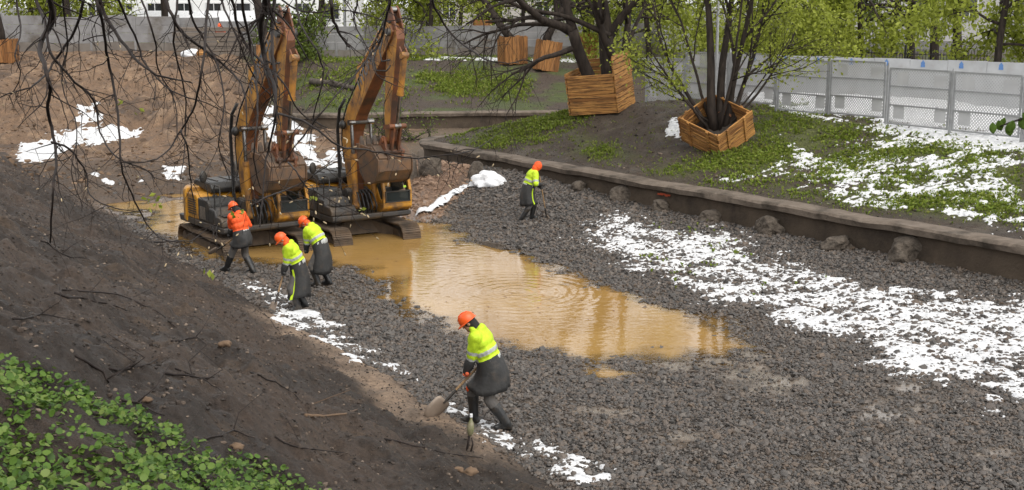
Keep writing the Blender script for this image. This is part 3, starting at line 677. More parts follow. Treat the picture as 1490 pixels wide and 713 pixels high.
blades('grass', X, Y, Z, np.exp(gg.normal(math.log(0.04), 0.4, len(X))).clip(0.02, 0.1), M['grass'], 'thin fresh grass sprouting all over the bank beside the planters', 'grass', gg)
FAR_G = [[(440, 82), (560, 82), (590, 110), (600, 152), (480, 160), (440, 130)], [(590, 148), (640, 142), (690, 146), (700, 156), (590, 158)], [(590, 88), (700, 90), (840, 92), (830, 110), (700, 105), (620, 112)], [(620, 112), (740, 108), (760, 128), (650, 130)]]
X, Y, Z = scatter_px(FAR_G, 2.2, 14000, gg); k = (Y > backline(X) + 0.6) & (fbm(X, Y, 0.45, 4, 43) + 0.12 * gg.normal(size=len(X)) > 0.46); X, Y, Z = X[k], Y[k], Z[k]
blades('grass', X, Y, Z, gg.uniform(0.07, 0.2, len(X)), M['grass'], 'patchy green grass on the far bank above the low wall', 'grass', gg)
# weeds poking through the gravel snow
X, Y, Z = scatter_px([[(930, 330), (1060, 345), (1200, 420), (1000, 410), (930, 380)]], 0.2, 420, gg); k = fbm(X, Y, 1.3, 3, 47) > 0.58; X, Y, Z = X[k], Y[k], Z[k]
blades('weeds', X, Y, Z + 0.03, gg.uniform(0.05, 0.11, len(X)), M['grass'], 'sparse green weeds poking through the snowy gravel', 'weeds', gg, w=0.6)
# broad-leaved ground cover in the near corner
NEAR_PX = [[(-60, 540), (30, 528), (60, 528), (110, 560), (170, 580), (240, 606), (290, 640), (330, 655), (380, 655), (430, 680), (500, 720), (500, 760), (-60, 760)]]
HOLE = [(40, 606), (120, 602), (200, 628), (190, 650), (110, 650), (40, 632)]
hx = gg.uniform(-4.0, 0.8, 90000); hy = gg.uniform(3.2, 11.5, 90000); hz = terrain(hx, hy); a, b = proj(hx, hy, hz)
k = (sdist(a, b, NEAR_PX[0]) + 60 * (fbm(hx, hy, 2.2, 4, 48) - 0.5) < -6) & ~(in_poly(a, b, HOLE) & (gg.random(len(a)) < 0.9)) & (fbm(hx, hy, 3.0, 3, 49) + 0.25 * gg.random(len(a)) > 0.44)
hx, hy, hz = hx[k], hy[k], hz[k]
def round_leaves(name, X, Y, Z, s, mt, g, hmax, label, cat):
    n = len(X); m = 7; Rm = rand_rot(n, g); nrm = Rm[:, :, 2] * 0.42 + np.array([0.1, -0.1, 1.0]) * 0.58; nrm /= np.linalg.norm(nrm, axis=1)[:, None]
    a = Rm[:, :, 0]; a = a - nrm * np.sum(a * nrm, 1)[:, None]; a /= np.linalg.norm(a, axis=1)[:, None]; b = np.cross(nrm, a)
    th = np.linspace(0, 2 * math.pi, m, endpoint=False) + 0.2; rr = np.array([1.05, 1.0, 0.95, 0.75, 0.75, 0.95, 1.0])
    P = np.stack([X, Y, Z + g.uniform(0.01, 1, n) ** 1.3 * hmax], -1)
    ring = P[:, None] + s[:, None, None] * (a[:, None] * (np.cos(th) * rr)[None, :, None] + b[:, None] * (np.sin(th) * rr)[None, :, None] + nrm[:, None] * (0.28 * np.abs(np.sin(th)))[None, :, None])
    V = np.concatenate([P[:, None], ring], 1).reshape(-1, 3)
    i = np.arange(m); T = np.stack([np.zeros(m, int), 1 + i, 1 + (i + 1) % m], -1); F = (T[None] + (m + 1) * np.arange(n)[:, None, None]).reshape(-1, 3)
    return tag(np_mesh(name, V, F, mt, smooth=True), label, cat, kind='stuff')
sel = gg.random(len(hx)) < 0.66; hx, hy, hz = hx[sel], hy[sel], hz[sel]
round_leaves('ground_cover', hx, hy, hz, np.exp(gg.normal(math.log(0.0165), 0.42, len(hx))).clip(0.006, 0.026), M['leaf_bush'], gg, 0.085, 'low green heart-leaved ground cover in the near left corner of the bank', 'ground cover')
class Tree:
    """collects limb polylines and twig points"""
    def __init__(s, seed): s.g = random.Random(seed); s.mb = MB(); s.tips = []
    def limb(s, p, d, L, r, depth, bend=0.25, droop=0.0, kids=(3, 5), shrink=0.62, taper=0.35, n=None, sides=6, upk=0.0, spread=(0.5, 1.0)):
        g = s.g; n = n or max(3, min(8, int(L / 0.35))); p = Vector(p); d = Vector(d).normalized(); pts = [p.copy()]; rs = [r]
        for i in range(n):
            d = (d + Vector((g.gauss(0, 1), g.gauss(0, 1), g.gauss(0, 1))) * bend / math.sqrt(n) + Vector((0, 0, -droop + upk)) / n).normalized()
            p = p + d * (L / n); pts.append(p.copy()); rs.append(r * (1 - (1 - taper) * (i + 1) / n))
        s.mb.tube(pts, rs, max(3, sides)); 
        if depth <= 1:
            for k in range(1, len(pts)): s.tips.append((pts[k], depth))
        if depth > 0:
            for k in range(g.randint(*kids)):
                t = g.uniform(0.3, 1.0); i = min(int(t * n), n - 1); q = pts[i].lerp(pts[i + 1], t * n - i)
                ax = (pts[i + 1] - pts[i]).normalized(); x, y, _ = frame_of(ax); a = g.uniform(0, 6.283); sp = g.uniform(*spread)
                nd_ = (ax * math.cos(sp) + (x * math.cos(a) + y * math.sin(a)) * math.sin(sp))
                s.limb(q, nd_, L * shrink * g.uniform(0.7, 1.15), max(0.004, rs[i] * 0.6), depth - 1, bend * 1.1, droop * 1.3, kids, shrink, taper, None, sides - 1, upk, spread)
        return pts
def leaves_of(tree, per, rad_, size, mt, parent, seed, droop=0.0, name='foliage'):
    g = np.random.default_rng(seed); P = np.array([t[0][:] for t in tree.tips]); P = np.repeat(P, per, 0)
    P = P + g.normal(size=P.shape) * rad_ - np.array([0, 0, 1.0]) * (np.abs(g.normal(size=(len(P), 1))) * droop)
    return leaf_quads(name, P, g.uniform(size * 0.6, size * 1.3, len(P)), mt, parent, g, droop=0.35 if droop else 0, kind='stuff')

# ------------------------------------------------------------------ excavators
M['yellow'] = mat('worn_yellow_paint', (0.56, 0.27, 0.022), (0.46, 0.21, 0.02), 3, 0.42, 0.002, 60, dirt=(0.16, 0.09, 0.04), dscale=2.6, damt=0.42, rvar=0.12)
M['boom_paint'] = mat('muddy_boom_paint', (0.46, 0.22, 0.03), (0.36, 0.16, 0.025), 2.5, 0.55, 0.003, 50, dirt=(0.12, 0.062, 0.03), dscale=2.4, damt=0.5, rvar=0.12)
M['rusty'] = mat('rusty_brown_paint', (0.20, 0.065, 0.02), (0.13, 0.045, 0.016), 3, 0.6, 0.004, 40, dirt=(0.05, 0.026, 0.015), dscale=2.0, damt=0.5)
M['rust_bucket'] = mat('rusted_bucket_steel', (0.17, 0.085, 0.035), (0.11, 0.062, 0.034), 3, 0.6, 0.006, 30, dirt=(0.06, 0.045, 0.034), dscale=2.2, damt=0.6, metal=0.0)
M['black'] = mat('black_plastic', (0.018, 0.018, 0.018), (0.035, 0.033, 0.03), 5, 0.5, 0.002, 40, dirt=(0.06, 0.048, 0.035), dscale=3, damt=0.3)
M['darkgrey'] = mat('dark_grey_paint', (0.035, 0.034, 0.033), (0.055, 0.05, 0.046), 4, 0.5, 0.002, 40, dirt=(0.09, 0.065, 0.042), dscale=3, damt=0.4)
M['chrome'] = mat('chrome_rod', (0.32, 0.31, 0.30), (0.22, 0.21, 0.20), 5, 0.3, metal=1.0, dirt=(0.12, 0.08, 0.05), dscale=5, damt=0.35)
M['track'] = mat('muddy_track_steel', (0.10, 0.066, 0.04), (0.16, 0.105, 0.062), 6, 0.75, 0.008, 30, dirt=(0.055, 0.04, 0.028), dscale=3, damt=0.5)
M['trackdark'] = mat('track_frame_mud', (0.06, 0.042, 0.028), (0.11, 0.075, 0.047), 5, 0.8, 0.01, 25)
M['hose'] = mat('rubber_hose', (0.012, 0.012, 0.012), (0.02, 0.02, 0.02), 20, 0.45)
M['lettering'] = mat('blue_grey_lettering', (0.075, 0.10, 0.135), (0.11, 0.13, 0.155), 14, 0.5, dirt=(0.20, 0.10, 0.02), dscale=9, damt=0.45)
M['hivis_tag'] = mat('green_yellow_sticker', (0.35, 0.55, 0.02), (0.35, 0.55, 0.02), 5, 0.5)
M['lamp'] = mat('lamp_lens', (0.5, 0.5, 0.48), (0.6, 0.6, 0.58), 5, 0.15)
def glass_mat():
    m, t, b = new_mat('tinted_glass'); b.inputs['Base Color'].default_value = (0.10, 0.12, 0.12, 1); b.inputs['Roughness'].default_value = 0.06
    b.inputs['Transmission Weight'].default_value = 0.75; b.inputs['IOR'].default_value = 1.2; return m
M['glass'] = glass_mat()

def hydro(name, parent, p0, p1, rb, rr, frac, lug=0.0):
    """cylinder barrel with a chrome rod as its sub-part"""
    p0 = Vector(p0); p1 = Vector(p1); q = p0.lerp(p1, frac)
    mb = MB(); mb.cyl(p0, q, rb, n=14); mb.cyl(q - (q - p0).normalized() * 0.10, q + (q - p0).normalized() * 0.015, rb * 1.18, n=14)
    mb.tube([p0 + Vector((0, -rb * 1.2, 0)), p0 + Vector((0, rb * 1.2, 0))], rb * 1.1, 12)
    o = mb.build(name, M['boom_paint'], parent, True, 40)
    r = MB(); r.cyl(q, p1, rr, n=12); r.tube([p1 + Vector((0, -rb * 1.1, 0)), p1 + Vector((0, rb * 1.1, 0))], rb * 0.95, 12)
    rod = r.build('rod', M['chrome'], o, True, 40)
    return o

UCA = R(-4)                                       # undercarriage turned a little against the upper body
def make_excavator():
    root = empty('excavator')
    MU = Matrix.Rotation(UCA, 4, 'Z')
    def U_(mb): mb.v = [tuple(MU @ Vector(p)) for p in mb.v]; return mb
    gauge, tl, th, sw = 2.10, 3.95, 0.80, 0.56
    # ---- tracks
    for s in (-1, 1):
        yc = s * gauge / 2
        # loop path: idler front, sprocket rear, slightly sagging top
        ra = 0.36; hx_ = tl / 2 - ra; path = []
        for k in range(13): a = -math.pi / 2 + math.pi * k / 12; path.append((hx_ + ra * math.cos(a), ra + 0.04 + ra * math.sin(a)))
        for k in range(1, 12): x_ = hx_ - 2 * hx_ * k / 12; path.append((x_, 2 * ra + 0.04 - 0.035 * math.sin(math.pi * ((k / 12 * 2) % 1))))
        for k in range(13): a = math.pi / 2 + math.pi * k / 12; path.append((-hx_ + ra * math.cos(a), ra + 0.04 + ra * math.sin(a)))
        path.append((hx_, 0.04)); path = [Vector((p[0], 0, p[1])) for p in path]
        seg = [0.0]
        for a_, b_ in zip(path[:-1], path[1:]): seg.append(seg[-1] + (b_ - a_).length)
        n = 50; mb = MB()
        for k in range(n):
            dd = seg[-1] * (k + 0.5) / n; i = max(j for j in range(len(seg)) if seg[j] <= dd); i = min(i, len(path) - 2)
            p = path[i].lerp(path[i + 1], (dd - seg[i]) / max(1e-6, seg[i + 1] - seg[i])); t = (path[i + 1] - path[i]).normalized()
            nn = Vector((t.z, 0, -t.x)); Mx = Matrix((t, Vector((0, 1, 0)), nn)).transposed(); L = seg[-1] / n
            mb.box(p + Vector((0, yc, 0)), (L * 0.97, sw, 0.035), Mx)
            for g_ in (-0.3, 0.05, 0.4): mb.box(p + t * (L * g_) + nn * 0.028 + Vector((0, yc, 0)), (0.022, sw * 0.985, 0.03), Mx)
            for q_ in (-0.09, 0.09): mb.box(p - nn * 0.05 + Vector((0, yc + q_, 0)), (L * 0.8, 0.045, 0.07), Mx)
        tr = U_(mb).build('track', M['track'], root)
        f = MB(); f.prism([(-hx_ + 0.1, 0.22), (hx_ - 0.25, 0.22), (hx_ - 0.1, 0.40), (hx_ - 0.3, 0.58), (-hx_ + 0.2, 0.58), (-hx_ + 0.1, 0.4)], yc - 0.17, yc + 0.17)
        bevel(U_(f).build('track_frame', M['trackdark'], tr), 0.03)
        idl = MB(); idl.cyl((hx_, yc - 0.08, ra + 0.04), (hx_, yc + 0.08, ra + 0.04), 0.31, n=24); idl.cyl((hx_, yc - 0.16, ra + 0.04), (hx_, yc + 0.16, ra + 0.04), 0.1); U_(idl).build('idler', M['trackdark'], tr, True, 40)
        sp = MB(); sp.cyl((-hx_, yc - 0.06, ra + 0.04), (-hx_, yc + 0.06, ra + 0.04), 0.29, n=22); sp.cyl((-hx_, yc - 0.2, ra + 0.04), (-hx_, yc + 0.24, ra + 0.04), 0.2, n=18); U_(sp).build('sprocket', M['trackdark'], tr, True, 40)
        for k in range(7):
            x_ = -hx_ + 0.42 + k * (2 * hx_ - 0.84) / 6; rl = MB(); rl.cyl((x_, yc - 0.15, 0.17), (x_, yc + 0.15, 0.17), 0.085, n=12); U_(rl).build('roller', M['trackdark'], tr, True, 40)
    cb = MB(); cb.prism([(-0.75, 0.42), (0.75, 0.42), (0.55, 0.78), (-0.55, 0.78)], -0.75, 0.75)
    for s in (-1, 1):
        for q_ in (-1, 1): cb.bar((0.45 * q_, 0.5 * s, 0.62), (0.95 * q_, 0.98 * s, 0.42), 0.3, 0.34)
    bevel(U_(cb).build('carbody', M['trackdark'], root), 0.03)
    rg = MB(); rg.cyl((0, 0, 0.78), (0, 0, 0.92), 0.58, n=32); rg.build('slew_ring', M['darkgrey'], root, True, 40)
    # ---- upper structure
    dk = MB(); dk.prism([(-1.75, 0.92), (1.28, 0.92), (1.34, 0.98), (1.34, 1.10), (-1.85, 1.10)], -1.22, 1.24)
    bevel(dk.build('deck', M['darkgrey'], root), 0.03)
    # counterweight: outline in plan, rounded tail
    cw = []
    for k in range(13): a = math.pi / 2 + math.pi * k / 12; cw.append((-1.15 + 1.12 * math.cos(a) * 0.95, 1.27 * math.sin(a)))
    V = []; F = []; lev = [(0.94, 0.93), (1.02, 1.0), (1.75, 1.0), (1.88, 0.95), (1.93, 0.85)]; nC = len(cw)
    for z_, s_ in lev:
        for x_, y_ in cw: V.append((-1.15 + (x_ + 1.15) * s_, y_ * (0.5 + 0.5 * s_), z_))
    for j in range(len(lev) - 1):
        for i in range(nC): i2 = (i + 1) % nC; F.append((j * nC + i, j * nC + i2, (j + 1) * nC + i2, (j + 1) * nC + i))
    F.append(tuple(range(nC))[::-1]); F.append(tuple((len(lev) - 1) * nC + i for i in range(nC)))
    bevel(MB().add(V, F).build('counterweight', M['yellow'], root, True, 35), 0.03)
    # machine-room side, engine hood
    eh = MB(); eh.prism([(-1.13, 1.104), (-0.35, 1.104), (-0.35, 1.72), (-0.45, 1.80), (-1.13, 1.80)], -1.24, 1.20)
    e_ = bevel(eh.build('machine_housing', M['yellow'], root), 0.04)
    gr = MB()
    for k in range(7): gr.box((-0.74, -1.245, 1.25 + 0.065 * k), (0.55, 0.02, 0.028))
    gr.build('louvre', M['black'], e_)
    hd = MB(); hd.prism([(-1.6, 1.934), (-0.3, 1.81), (-0.25, 1.95), (-0.4, 2.10), (-1.45, 2.10), (-1.6, 2.02)], -0.85, 0.55)
    h_ = bevel(hd.build('engine_hood', M['black'], root), 0.06, 3)
    for yy in (-0.55, -0.15, 0.25):
        q = MB(); q.box((-0.95, yy, 2.112), (0.8, 0.05, 0.03)); q.build('hood_rib', M['darkgrey'], h_)
    ex = MB(); ex.tube([(-1.2, 0.30, 2.1), (-1.2, 0.30, 2.42), (-1.26, 0.30, 2.5)], 0.055, 12); ex.build('exhaust_pipe', M['darkgrey'], root, True, 40)
    # right side: tank, steps, toolbox
    tk = MB(); tk.prism([(-0.34, 1.104), (0.42, 1.104), (0.42, 1.62), (0.30, 1.74), (-0.34, 1.74)], -1.24, -0.42)
    t_ = bevel(tk.build('fuel_tank', M['black'], root), 0.05, 3)
    q = MB(); q.cyl((-0.05, -0.85, 1.73), (-0.05, -0.85, 1.80), 0.07, n=14); q.build('filler_cap', M['darkgrey'], t_, True, 40)
    tb = MB(); tb.prism([(0.43, 1.104), (1.30, 1.104), (1.30, 1.25), (1.18, 1.36), (0.86, 1.38), (0.80, 1.52), (0.43, 1.55)], -1.24, -0.44)
    b_ = bevel(tb.build('toolbox', M['darkgrey'], root), 0.04, 3)
    q = MB(); q.box((0.6, -1.245, 1.33), (0.26, 0.02, 0.3)); q.build('door_panel', M['black'], b_)
    st = MB(); st.box((1.05, -0.84, 1.392), (0.32, 0.6, 0.02)); st.build('step_plate', M['black'], b_)
    lb = MB(); lb.box((0.0, -1.245, 1.35), (0.36, 0.012, 0.34)); lb.build('decal', mat('pale_decal', (0.16, 0.13, 0.10), (0.07, 0.06, 0.05), 14, 0.6), t_)
    hr = MB(); hr.tube([(1.1, -1.18, 1.1), (1.1, -1.18, 2.12), (1.05, -1.18, 2.2), (0.78, -1.18, 2.2), (0.72, -1.18, 2.12), (0.72, -1.18, 1.5)], 0.018, 8); hr.build('handrail', M['black'], root, True, 60)
    mr = MB(); mr.tube([(0.25, -1.15, 1.7), (0.3, -1.22, 2.1), (0.3, -1.28, 2.25)], 0.015, 8); m_ = mr.build('mirror_arm', M['black'], root, True, 60)
    q = MB(); q.ell((0.30, -1.30, 2.38), (0.05, 0.11, 0.17)); q.build('mirror', M['black'], m_, True)
    # ---- cab on the machine's left
    cy0, cy1 = 0.34, 1.28; prof = [(-0.42, 1.08), (1.22, 1.08), (1.42, 1.22), (1.42, 1.62), (1.30, 2.45), (1.12, 2.78), (0.2, 2.84), (-0.38, 2.76), (-0.42, 2.2)]
    fr = MB()
    fr.prism([(-0.42, 1.08), (1.22, 1.08), (1.40, 1.2), (1.42, 1.24), (1.42, 1.33), (-0.42, 1.33)], cy0, cy1)
    fr.prism([(-0.42, 1.33), (0.22, 1.33), (0.22, 2.0), (-0.42, 2.0)], cy0 + 0.002, cy1 - 0.002)          # solid rear lower corner
    for yy in (cy0 + 0.05, cy1 - 0.05):
        fr.bar((1.38, yy, 1.30), (1.38, yy, 1.72), 0.09, 0.09); fr.bar((1.38, yy, 1.66), (1.10, yy, 2.74), 0.09, 0.09)
        fr.bar((0.18, yy, 1.95), (0.18, yy, 2.78), 0.08, 0.08); fr.bar((-0.37, yy, 1.95), (-0.37, yy, 2.74), 0.08, 0.08)
        fr.prism([(0.2, 1.33), (1.36, 1.33), (1.36, 1.42), (1.2, 1.45), (0.95, 1.82), (0.2, 1.9)] if yy < 0.8 else [(0.2, 1.33), (1.36, 1.33), (1.36, 1.42), (0.2, 1.42)], yy - 0.03, yy + 0.03)
    fr.box((1.405, (cy0 + cy1) / 2, 1.355), (0.05, cy1 - cy0 - 0.12, 0.07))
    cabf = bevel(fr.build('cab', M['yellow'], root), 0.018)
    skirt = MB(); skirt.box((0.5, (cy0 + cy1) / 2, 1.03), (1.74, cy1 - cy0 - 0.02, 0.12)); bevel(skirt.build('cab_skirt', M['darkgrey'], cabf), 0.02)
    rf = MB(); rf.prism([(-0.45, 2.74), (1.14, 2.74), (1.10, 2.84), (0.9, 2.90), (-0.3, 2.88), (-0.45, 2.82)], cy0 - 0.02, cy1 + 0.02); bevel(rf.build('roof', M['yellow'], cabf), 0.04, 3)
    w_ = MB(); w_.prism([(1.405, 1.40), (1.42, 1.40), (1.42, 1.66), (1.405, 1.66)], cy0 + 0.10, cy1 - 0.10); g1 = w_.build('lower_window', M['glass'], cabf)
    w_ = MB(); w_.bar((1.40, (cy0 + cy1) / 2, 1.70), (1.14, (cy0 + cy1) / 2, 2.70), 0.015, cy1 - cy0 - 0.18); g2 = w_.build('windscreen', M['glass'], cabf)
    for q0, q1 in (((1.43, 0.5, 1.7), (1.43, 1.15, 1.7)), ((1.43, 0.45, 1.38), (1.43, 0.45, 1.66)), ((1.43, 1.17, 1.38), (1.43, 1.17, 1.66))):
        pass
    gb = MB(); gb.bar((1.435, cy0 + 0.06, 1.685), (1.435, cy1 - 0.06, 1.685), 0.03, 0.035); gb.bar((1.435, cy0 + 0.085, 1.38), (1.435, cy0 + 0.085, 1.67), 0.03, 0.03); gb.bar((1.435, cy1 - 0.085, 1.38), (1.435, cy1 - 0.085, 1.67), 0.03, 0.03); gb.bar((1.435, cy0 + 0.06, 1.39), (1.435, cy1 - 0.06, 1.39), 0.03, 0.03)
    gb.build('window_seal', M['black'], cabf)
    for yy in (cy0 + 0.03, cy1 - 0.03):
        w_ = MB(); w_.prism([(0.23, 1.92), (0.97, 1.84), (1.22, 1.48), (1.34, 1.46), (1.33, 1.75), (1.08, 2.72), (0.23, 2.74)], yy - 0.006, yy + 0.006); w_.build('side_window', M['glass'], cabf)
    w_ = MB(); w_.box((-0.10, cy0 + 0.03, 2.36), (0.46, 0.012, 0.7)); w_.build('side_window', M['glass'], cabf)
    st_ = MB(); st_.box((0.25, 0.8, 1.62), (0.5, 0.5, 0.14)); st_.box((0.02, 0.8, 2.0), (0.14, 0.48, 0.75)); st_.box((0.0, 0.8, 2.46), (0.1, 0.26, 0.2)); bevel(st_.build('seat', M['black'], cabf), 0.04)
    co_ = MB(); co_.box((1.0, 0.8, 1.55), (0.2, 0.5, 0.4)); co_.tube([(0.75, 0.6, 1.4), (0.72, 0.6, 1.95)], 0.015); co_.tube([(0.75, 1.0, 1.4), (0.72, 1.0, 1.95)], 0.015); co_.build('console', M['black'], cabf)
    tg_ = MB(); tg_.box((1.385, 1.05, 1.80), (0.010, 0.11, 0.06), Matrix.Rotation(R(-14), 3, 'Y')); tg_.build('sticker', M['hivis_tag'], cabf)
    wp = MB(); wp.tube([(1.41, 0.95, 1.75), (1.29, 0.72, 2.2)], 0.01, 6); wp.build('wiper', M['black'], cabf)
    hb = MB(); hb.tube([(1.05, 1.31, 1.25), (1.12, 1.36, 1.3), (1.12, 1.36, 2.15), (1.05, 1.31, 2.2)], 0.014, 6); hb.build('grab_handle', M['black'], cabf)
    # ---- boom
    FT = Vector((0.42, 0, 1.62)); TIP = Vector((2.95, 0, 6.22))
    A = [(0.30, 1.52), (0.08, 2.4), (-0.04, 3.05), (0.03, 3.55), (0.36, 4.08), (2.72, 6.50), (2.98, 6.42)]        # upper / rear edge from foot to tip
    B = [(3.10, 6.24), (2.98, 6.04), (0.92, 3.86), (0.62, 3.38), (0.50, 2.80), (0.52, 1.95), (0.54, 1.50)]        # lower / front edge back to foot
    prof = A + B; em = [0] * len(prof)
    for i in range(len(A) - 1, len(prof) - 1): em[i] = 1
    bm_ = MB(); bm_.prism(prof, -0.19, 0.19, 0, em); boom = bevel(bm_.build('boom', [M['boom_paint'], M['rusty']], root), 0.015)
    ft = MB(); ft.tube([FT + Vector((0, -0.36, 0)), FT + Vector((0, 0.33, 0))], 0.13, 18); ft.box((0.42, -0.30, 1.38), (0.5, 0.06, 0.56)); ft.box((0.42, 0.29, 1.38), (0.5, 0.06, 0.56)); ft.build('foot_bracket', M['darkgrey'], root, True, 40)
    # worn maker's lettering along the upper boom, both flanks
    u_ = (Vector((2.70, 0, 6.32)) - Vector((0.85, 0, 4.52))).normalized()
    for sgn in (-1, 1):
        cu = bpy.data.curves.new('lettering', 'FONT'); cu.body = 'HYUNDAI'; cu.size = 0.40; cu.extrude = 0.004; cu.align_x = 'CENTER'; cu.align_y = 'CENTER'; cu.shear = 0.2; cu.offset = 0.008
        to = bpy.data.objects.new('tmp', cu); COL.objects.link(to); dg = bpy.context.evaluated_depsgraph_get(); me = bpy.data.meshes.new_from_object(to.evaluated_get(dg)); bpy.data.objects.remove(to); me.name = 'lettering'
        xa = u_ * (1 if sgn < 0 else -1); za = Vector((0, sgn, 0)); ya = za.cross(xa)
        Mx = Matrix((xa, ya, za)).transposed().to_4x4(); Mx.translation = Vector((1.70, sgn * 0.196, 5.30)) ; me.transform(Mx); me.materials.clear()
        link_mesh('lettering', me, M['lettering'], boom)
    # hoses along the boom's back and down to the deck
    def off(p, dx, dz, y): return (p[0] + dx, y, p[1] + dz)
    for k, yy in enumerate((-0.17, -0.09, 0.0, 0.09)):
        h = MB(); h.tube([off(p, -0.06, 0.05, yy) for p in A[1:]] + [(3.0, yy, 6.5)], 0.022, 7); h.build('hose', M['hose'], boom, True)
    for k, yy in enumerate((-0.34, -0.29)):
        h = MB(); h.tube([(0.2 + 0.03 * k, yy, 1.3), (0.0, yy, 1.8), (-0.02, yy, 2.6), (-0.06, yy, 3.4), (0.1, yy, 4.0), (0.3, yy + 0.08, 4.3)], 0.025, 8); h.build('hose', M['hose'], boom, True)
    bx_ = MB(); bx_.ell((0.25, -0.30, 3.55), (0.13, 0.10, 0.13)); bx_.build('work_lamp', M['black'], boom, True)
    h = MB(); h.tube([(2.55, -0.25, 6.05), (2.45, -0.42, 5.5), (2.6, -0.42, 5.2), (2.95, -0.3, 5.2), (3.0, -0.2, 5.35)], 0.022, 8); h.build('hose', M['hose'], boom, True)
    h = MB(); h.tube([(2.75, -0.25, 6.2), (2.7, -0.36, 5.7), (2.85, -0.38, 5.45), (3.1, -0.26, 5.5)], 0.022, 8); h.build('hose', M['hose'], boom, True)
    # front hoses / pipes at the swivel
    for k in range(5):
        yy = -0.34 + 0.13 * k; h = MB(); h.tube([(1.25, yy, 1.12), (1.33, yy, 1.3), (1.22 - 0.03 * k, yy, 1.62), (0.95, yy * 0.8, 1.72), (0.72, yy * 0.7, 1.7)], 0.024, 8); h.build('hose', M['hose'], root, True)
    for s in (-1, 1):
        hydro('boom_cylinder', root, (0.98, s * 0.30, 1.30), (0.80, s * 0.30, 3.66), 0.085, 0.05, 0.62)
    pn = MB(); pn.tube([(0.80, -0.36, 3.66), (0.80, 0.36, 3.66)], 0.06, 14); pn.build('boom_pin', M['darkgrey'], root, True, 40)
    # ---- stick hanging from the boom tip
    SP = TIP; BP = Vector((3.12, 0, 3.02))
    sp_ = [(2.74, 6.86), (2.94, 6.88), (3.18, 6.30), (3.24, 6.05), (2.84, 4.2), (2.68, 3.27), (2.58, 3.19), (2.46, 3.25), (2.45, 4.0), (2.66, 6.0), (2.70, 6.40)]
    e2 = [0, 1, 1, 1, 1, 1, 0, 0, 0, 0, 0]
    s_ = MB(); s_.prism(sp_[2:], -0.125, 0.125, 0, e2[2:]); stick = bevel(s_.build('stick', [M['boom_paint'], M['rusty']], root), 0.015)
    hn = MB()
    for yy in (-0.105, 0.105): hn.prism([(2.70, 6.36), (2.74, 6.82), (2.84, 6.92), (2.95, 6.84), (3.22, 6.28), (3.0, 6.3)], yy - 0.025, yy + 0.025)
    bevel(hn.build('stick_lug', M['rusty'], stick), 0.01)
    pn = MB(); pn.tube([(2.84, -0.17, 6.80), (2.84, 0.17, 6.80)], 0.055, 14); pn.build('lug_pin', M['darkgrey'], stick, True, 40)
    pn = MB(); pn.tube([SP + Vector((0, -0.28, 0)), SP + Vector((0, 0.28, 0))], 0.10, 16); pn.build('stick_pin', M['darkgrey'], stick, True, 40)
    hydro('stick_cylinder', root, (0.95, 0, 5.20), (2.84, 0, 6.80), 0.09, 0.05, 0.60)
    lug = MB()
    for yy in (-0.09, 0.09): lug.prism([(0.72, 4.72), (1.12, 5.10), (1.02, 5.32), (0.86, 5.26)], yy - 0.02, yy + 0.02)
    lug.build('cylinder_lug', M['boom_paint'], boom)
    sx_o, sz_o = -0.56, 0.29; CU = R(-32)
    def T1(a, b_): x_, z_ = a - 3.12, b_ - 3.02; return (3.12 + sx_o + x_ * math.cos(CU) - z_ * math.sin(CU), 3.02 + sz_o + x_ * math.sin(CU) + z_ * math.cos(CU))
    def T(p): return [T1(a, b_) for a, b_ in p]
    hydro('bucket_cylinder', root, (3.40, 0, 5.62), (3.50 + sx_o, 0, 3.42 + sz_o), 0.085, 0.05, 0.55)
    lug = MB()
    for yy in (-0.08, 0.08): lug.prism([(3.30, 5.85), (3.50, 5.62), (3.42, 5.52), (3.30, 5.50)], yy - 0.02, yy + 0.02)
    lug.build('cylinder_lug', M['rusty'], stick)
    lk = MB(); lx, lz = 3.50 + sx_o, 3.42 + sz_o; q1 = T1(3.44, 2.86)
    for yy in (-0.2, 0.2): lk.bar((lx, yy, lz), (lx - 0.38, yy, lz - 0.04), 0.05, 0.12)
    for yy in (-0.1, 0.1): lk.bar((lx, yy, lz), (q1[0], yy, q1[1]), 0.06, 0.13)
    lk.tube([(lx, -0.26, lz), (lx, 0.26, lz)], 0.07, 14); lk.build('bucket_link', M['rusty'], root, True, 40)
    # ---- bucket, curled under, mouth toward the machine
    bw = 0.50
    outer = [(3.60, 2.72), (3.76, 2.45), (3.74, 2.12), (3.55, 1.86), (3.25, 1.74), (2.92, 1.80), (2.66, 2.02), (2.42, 2.34)]
    inner = [(2.46, 2.37), (2.70, 2.08), (2.94, 1.87), (3.24, 1.81), (3.50, 1.92), (3.67, 2.15), (3.69, 2.43), (3.50, 2.72)]
    bk = MB(); bk.prism(T(outer + inner), -bw, bw)
    side = [(3.62, 2.74), (3.78, 2.45), (3.76, 2.11), (3.57, 1.84), (3.25, 1.72), (2.91, 1.78), (2.65, 2.0), (2.40, 2.34), (2.60, 2.50), (3.02, 2.72), (3.10, 2.80)]
    for s in (-1, 1): bk.prism(T(side), s * bw + (0.004 if s > 0 else -0.044), s * bw + (0.044 if s > 0 else -0.004))
    bk.prism(T([(3.0, 2.66), (3.60, 2.66), (3.58, 2.78), (3.1, 2.84)]), -bw + 0.002, bw - 0.002)
    bucket = bevel(bk.build('bucket', M['rust_bucket'], root, True, 30), 0.012)
    er = MB()
    for yy in (-0.22, 0.22): er.prism(T([(2.98, 2.80), (3.02, 3.10), (3.14, 3.14), (3.36, 2.95), (3.50, 2.92), (3.62, 2.72), (3.4, 2.68), (3.05, 2.68)]), yy - 0.035, yy + 0.035)
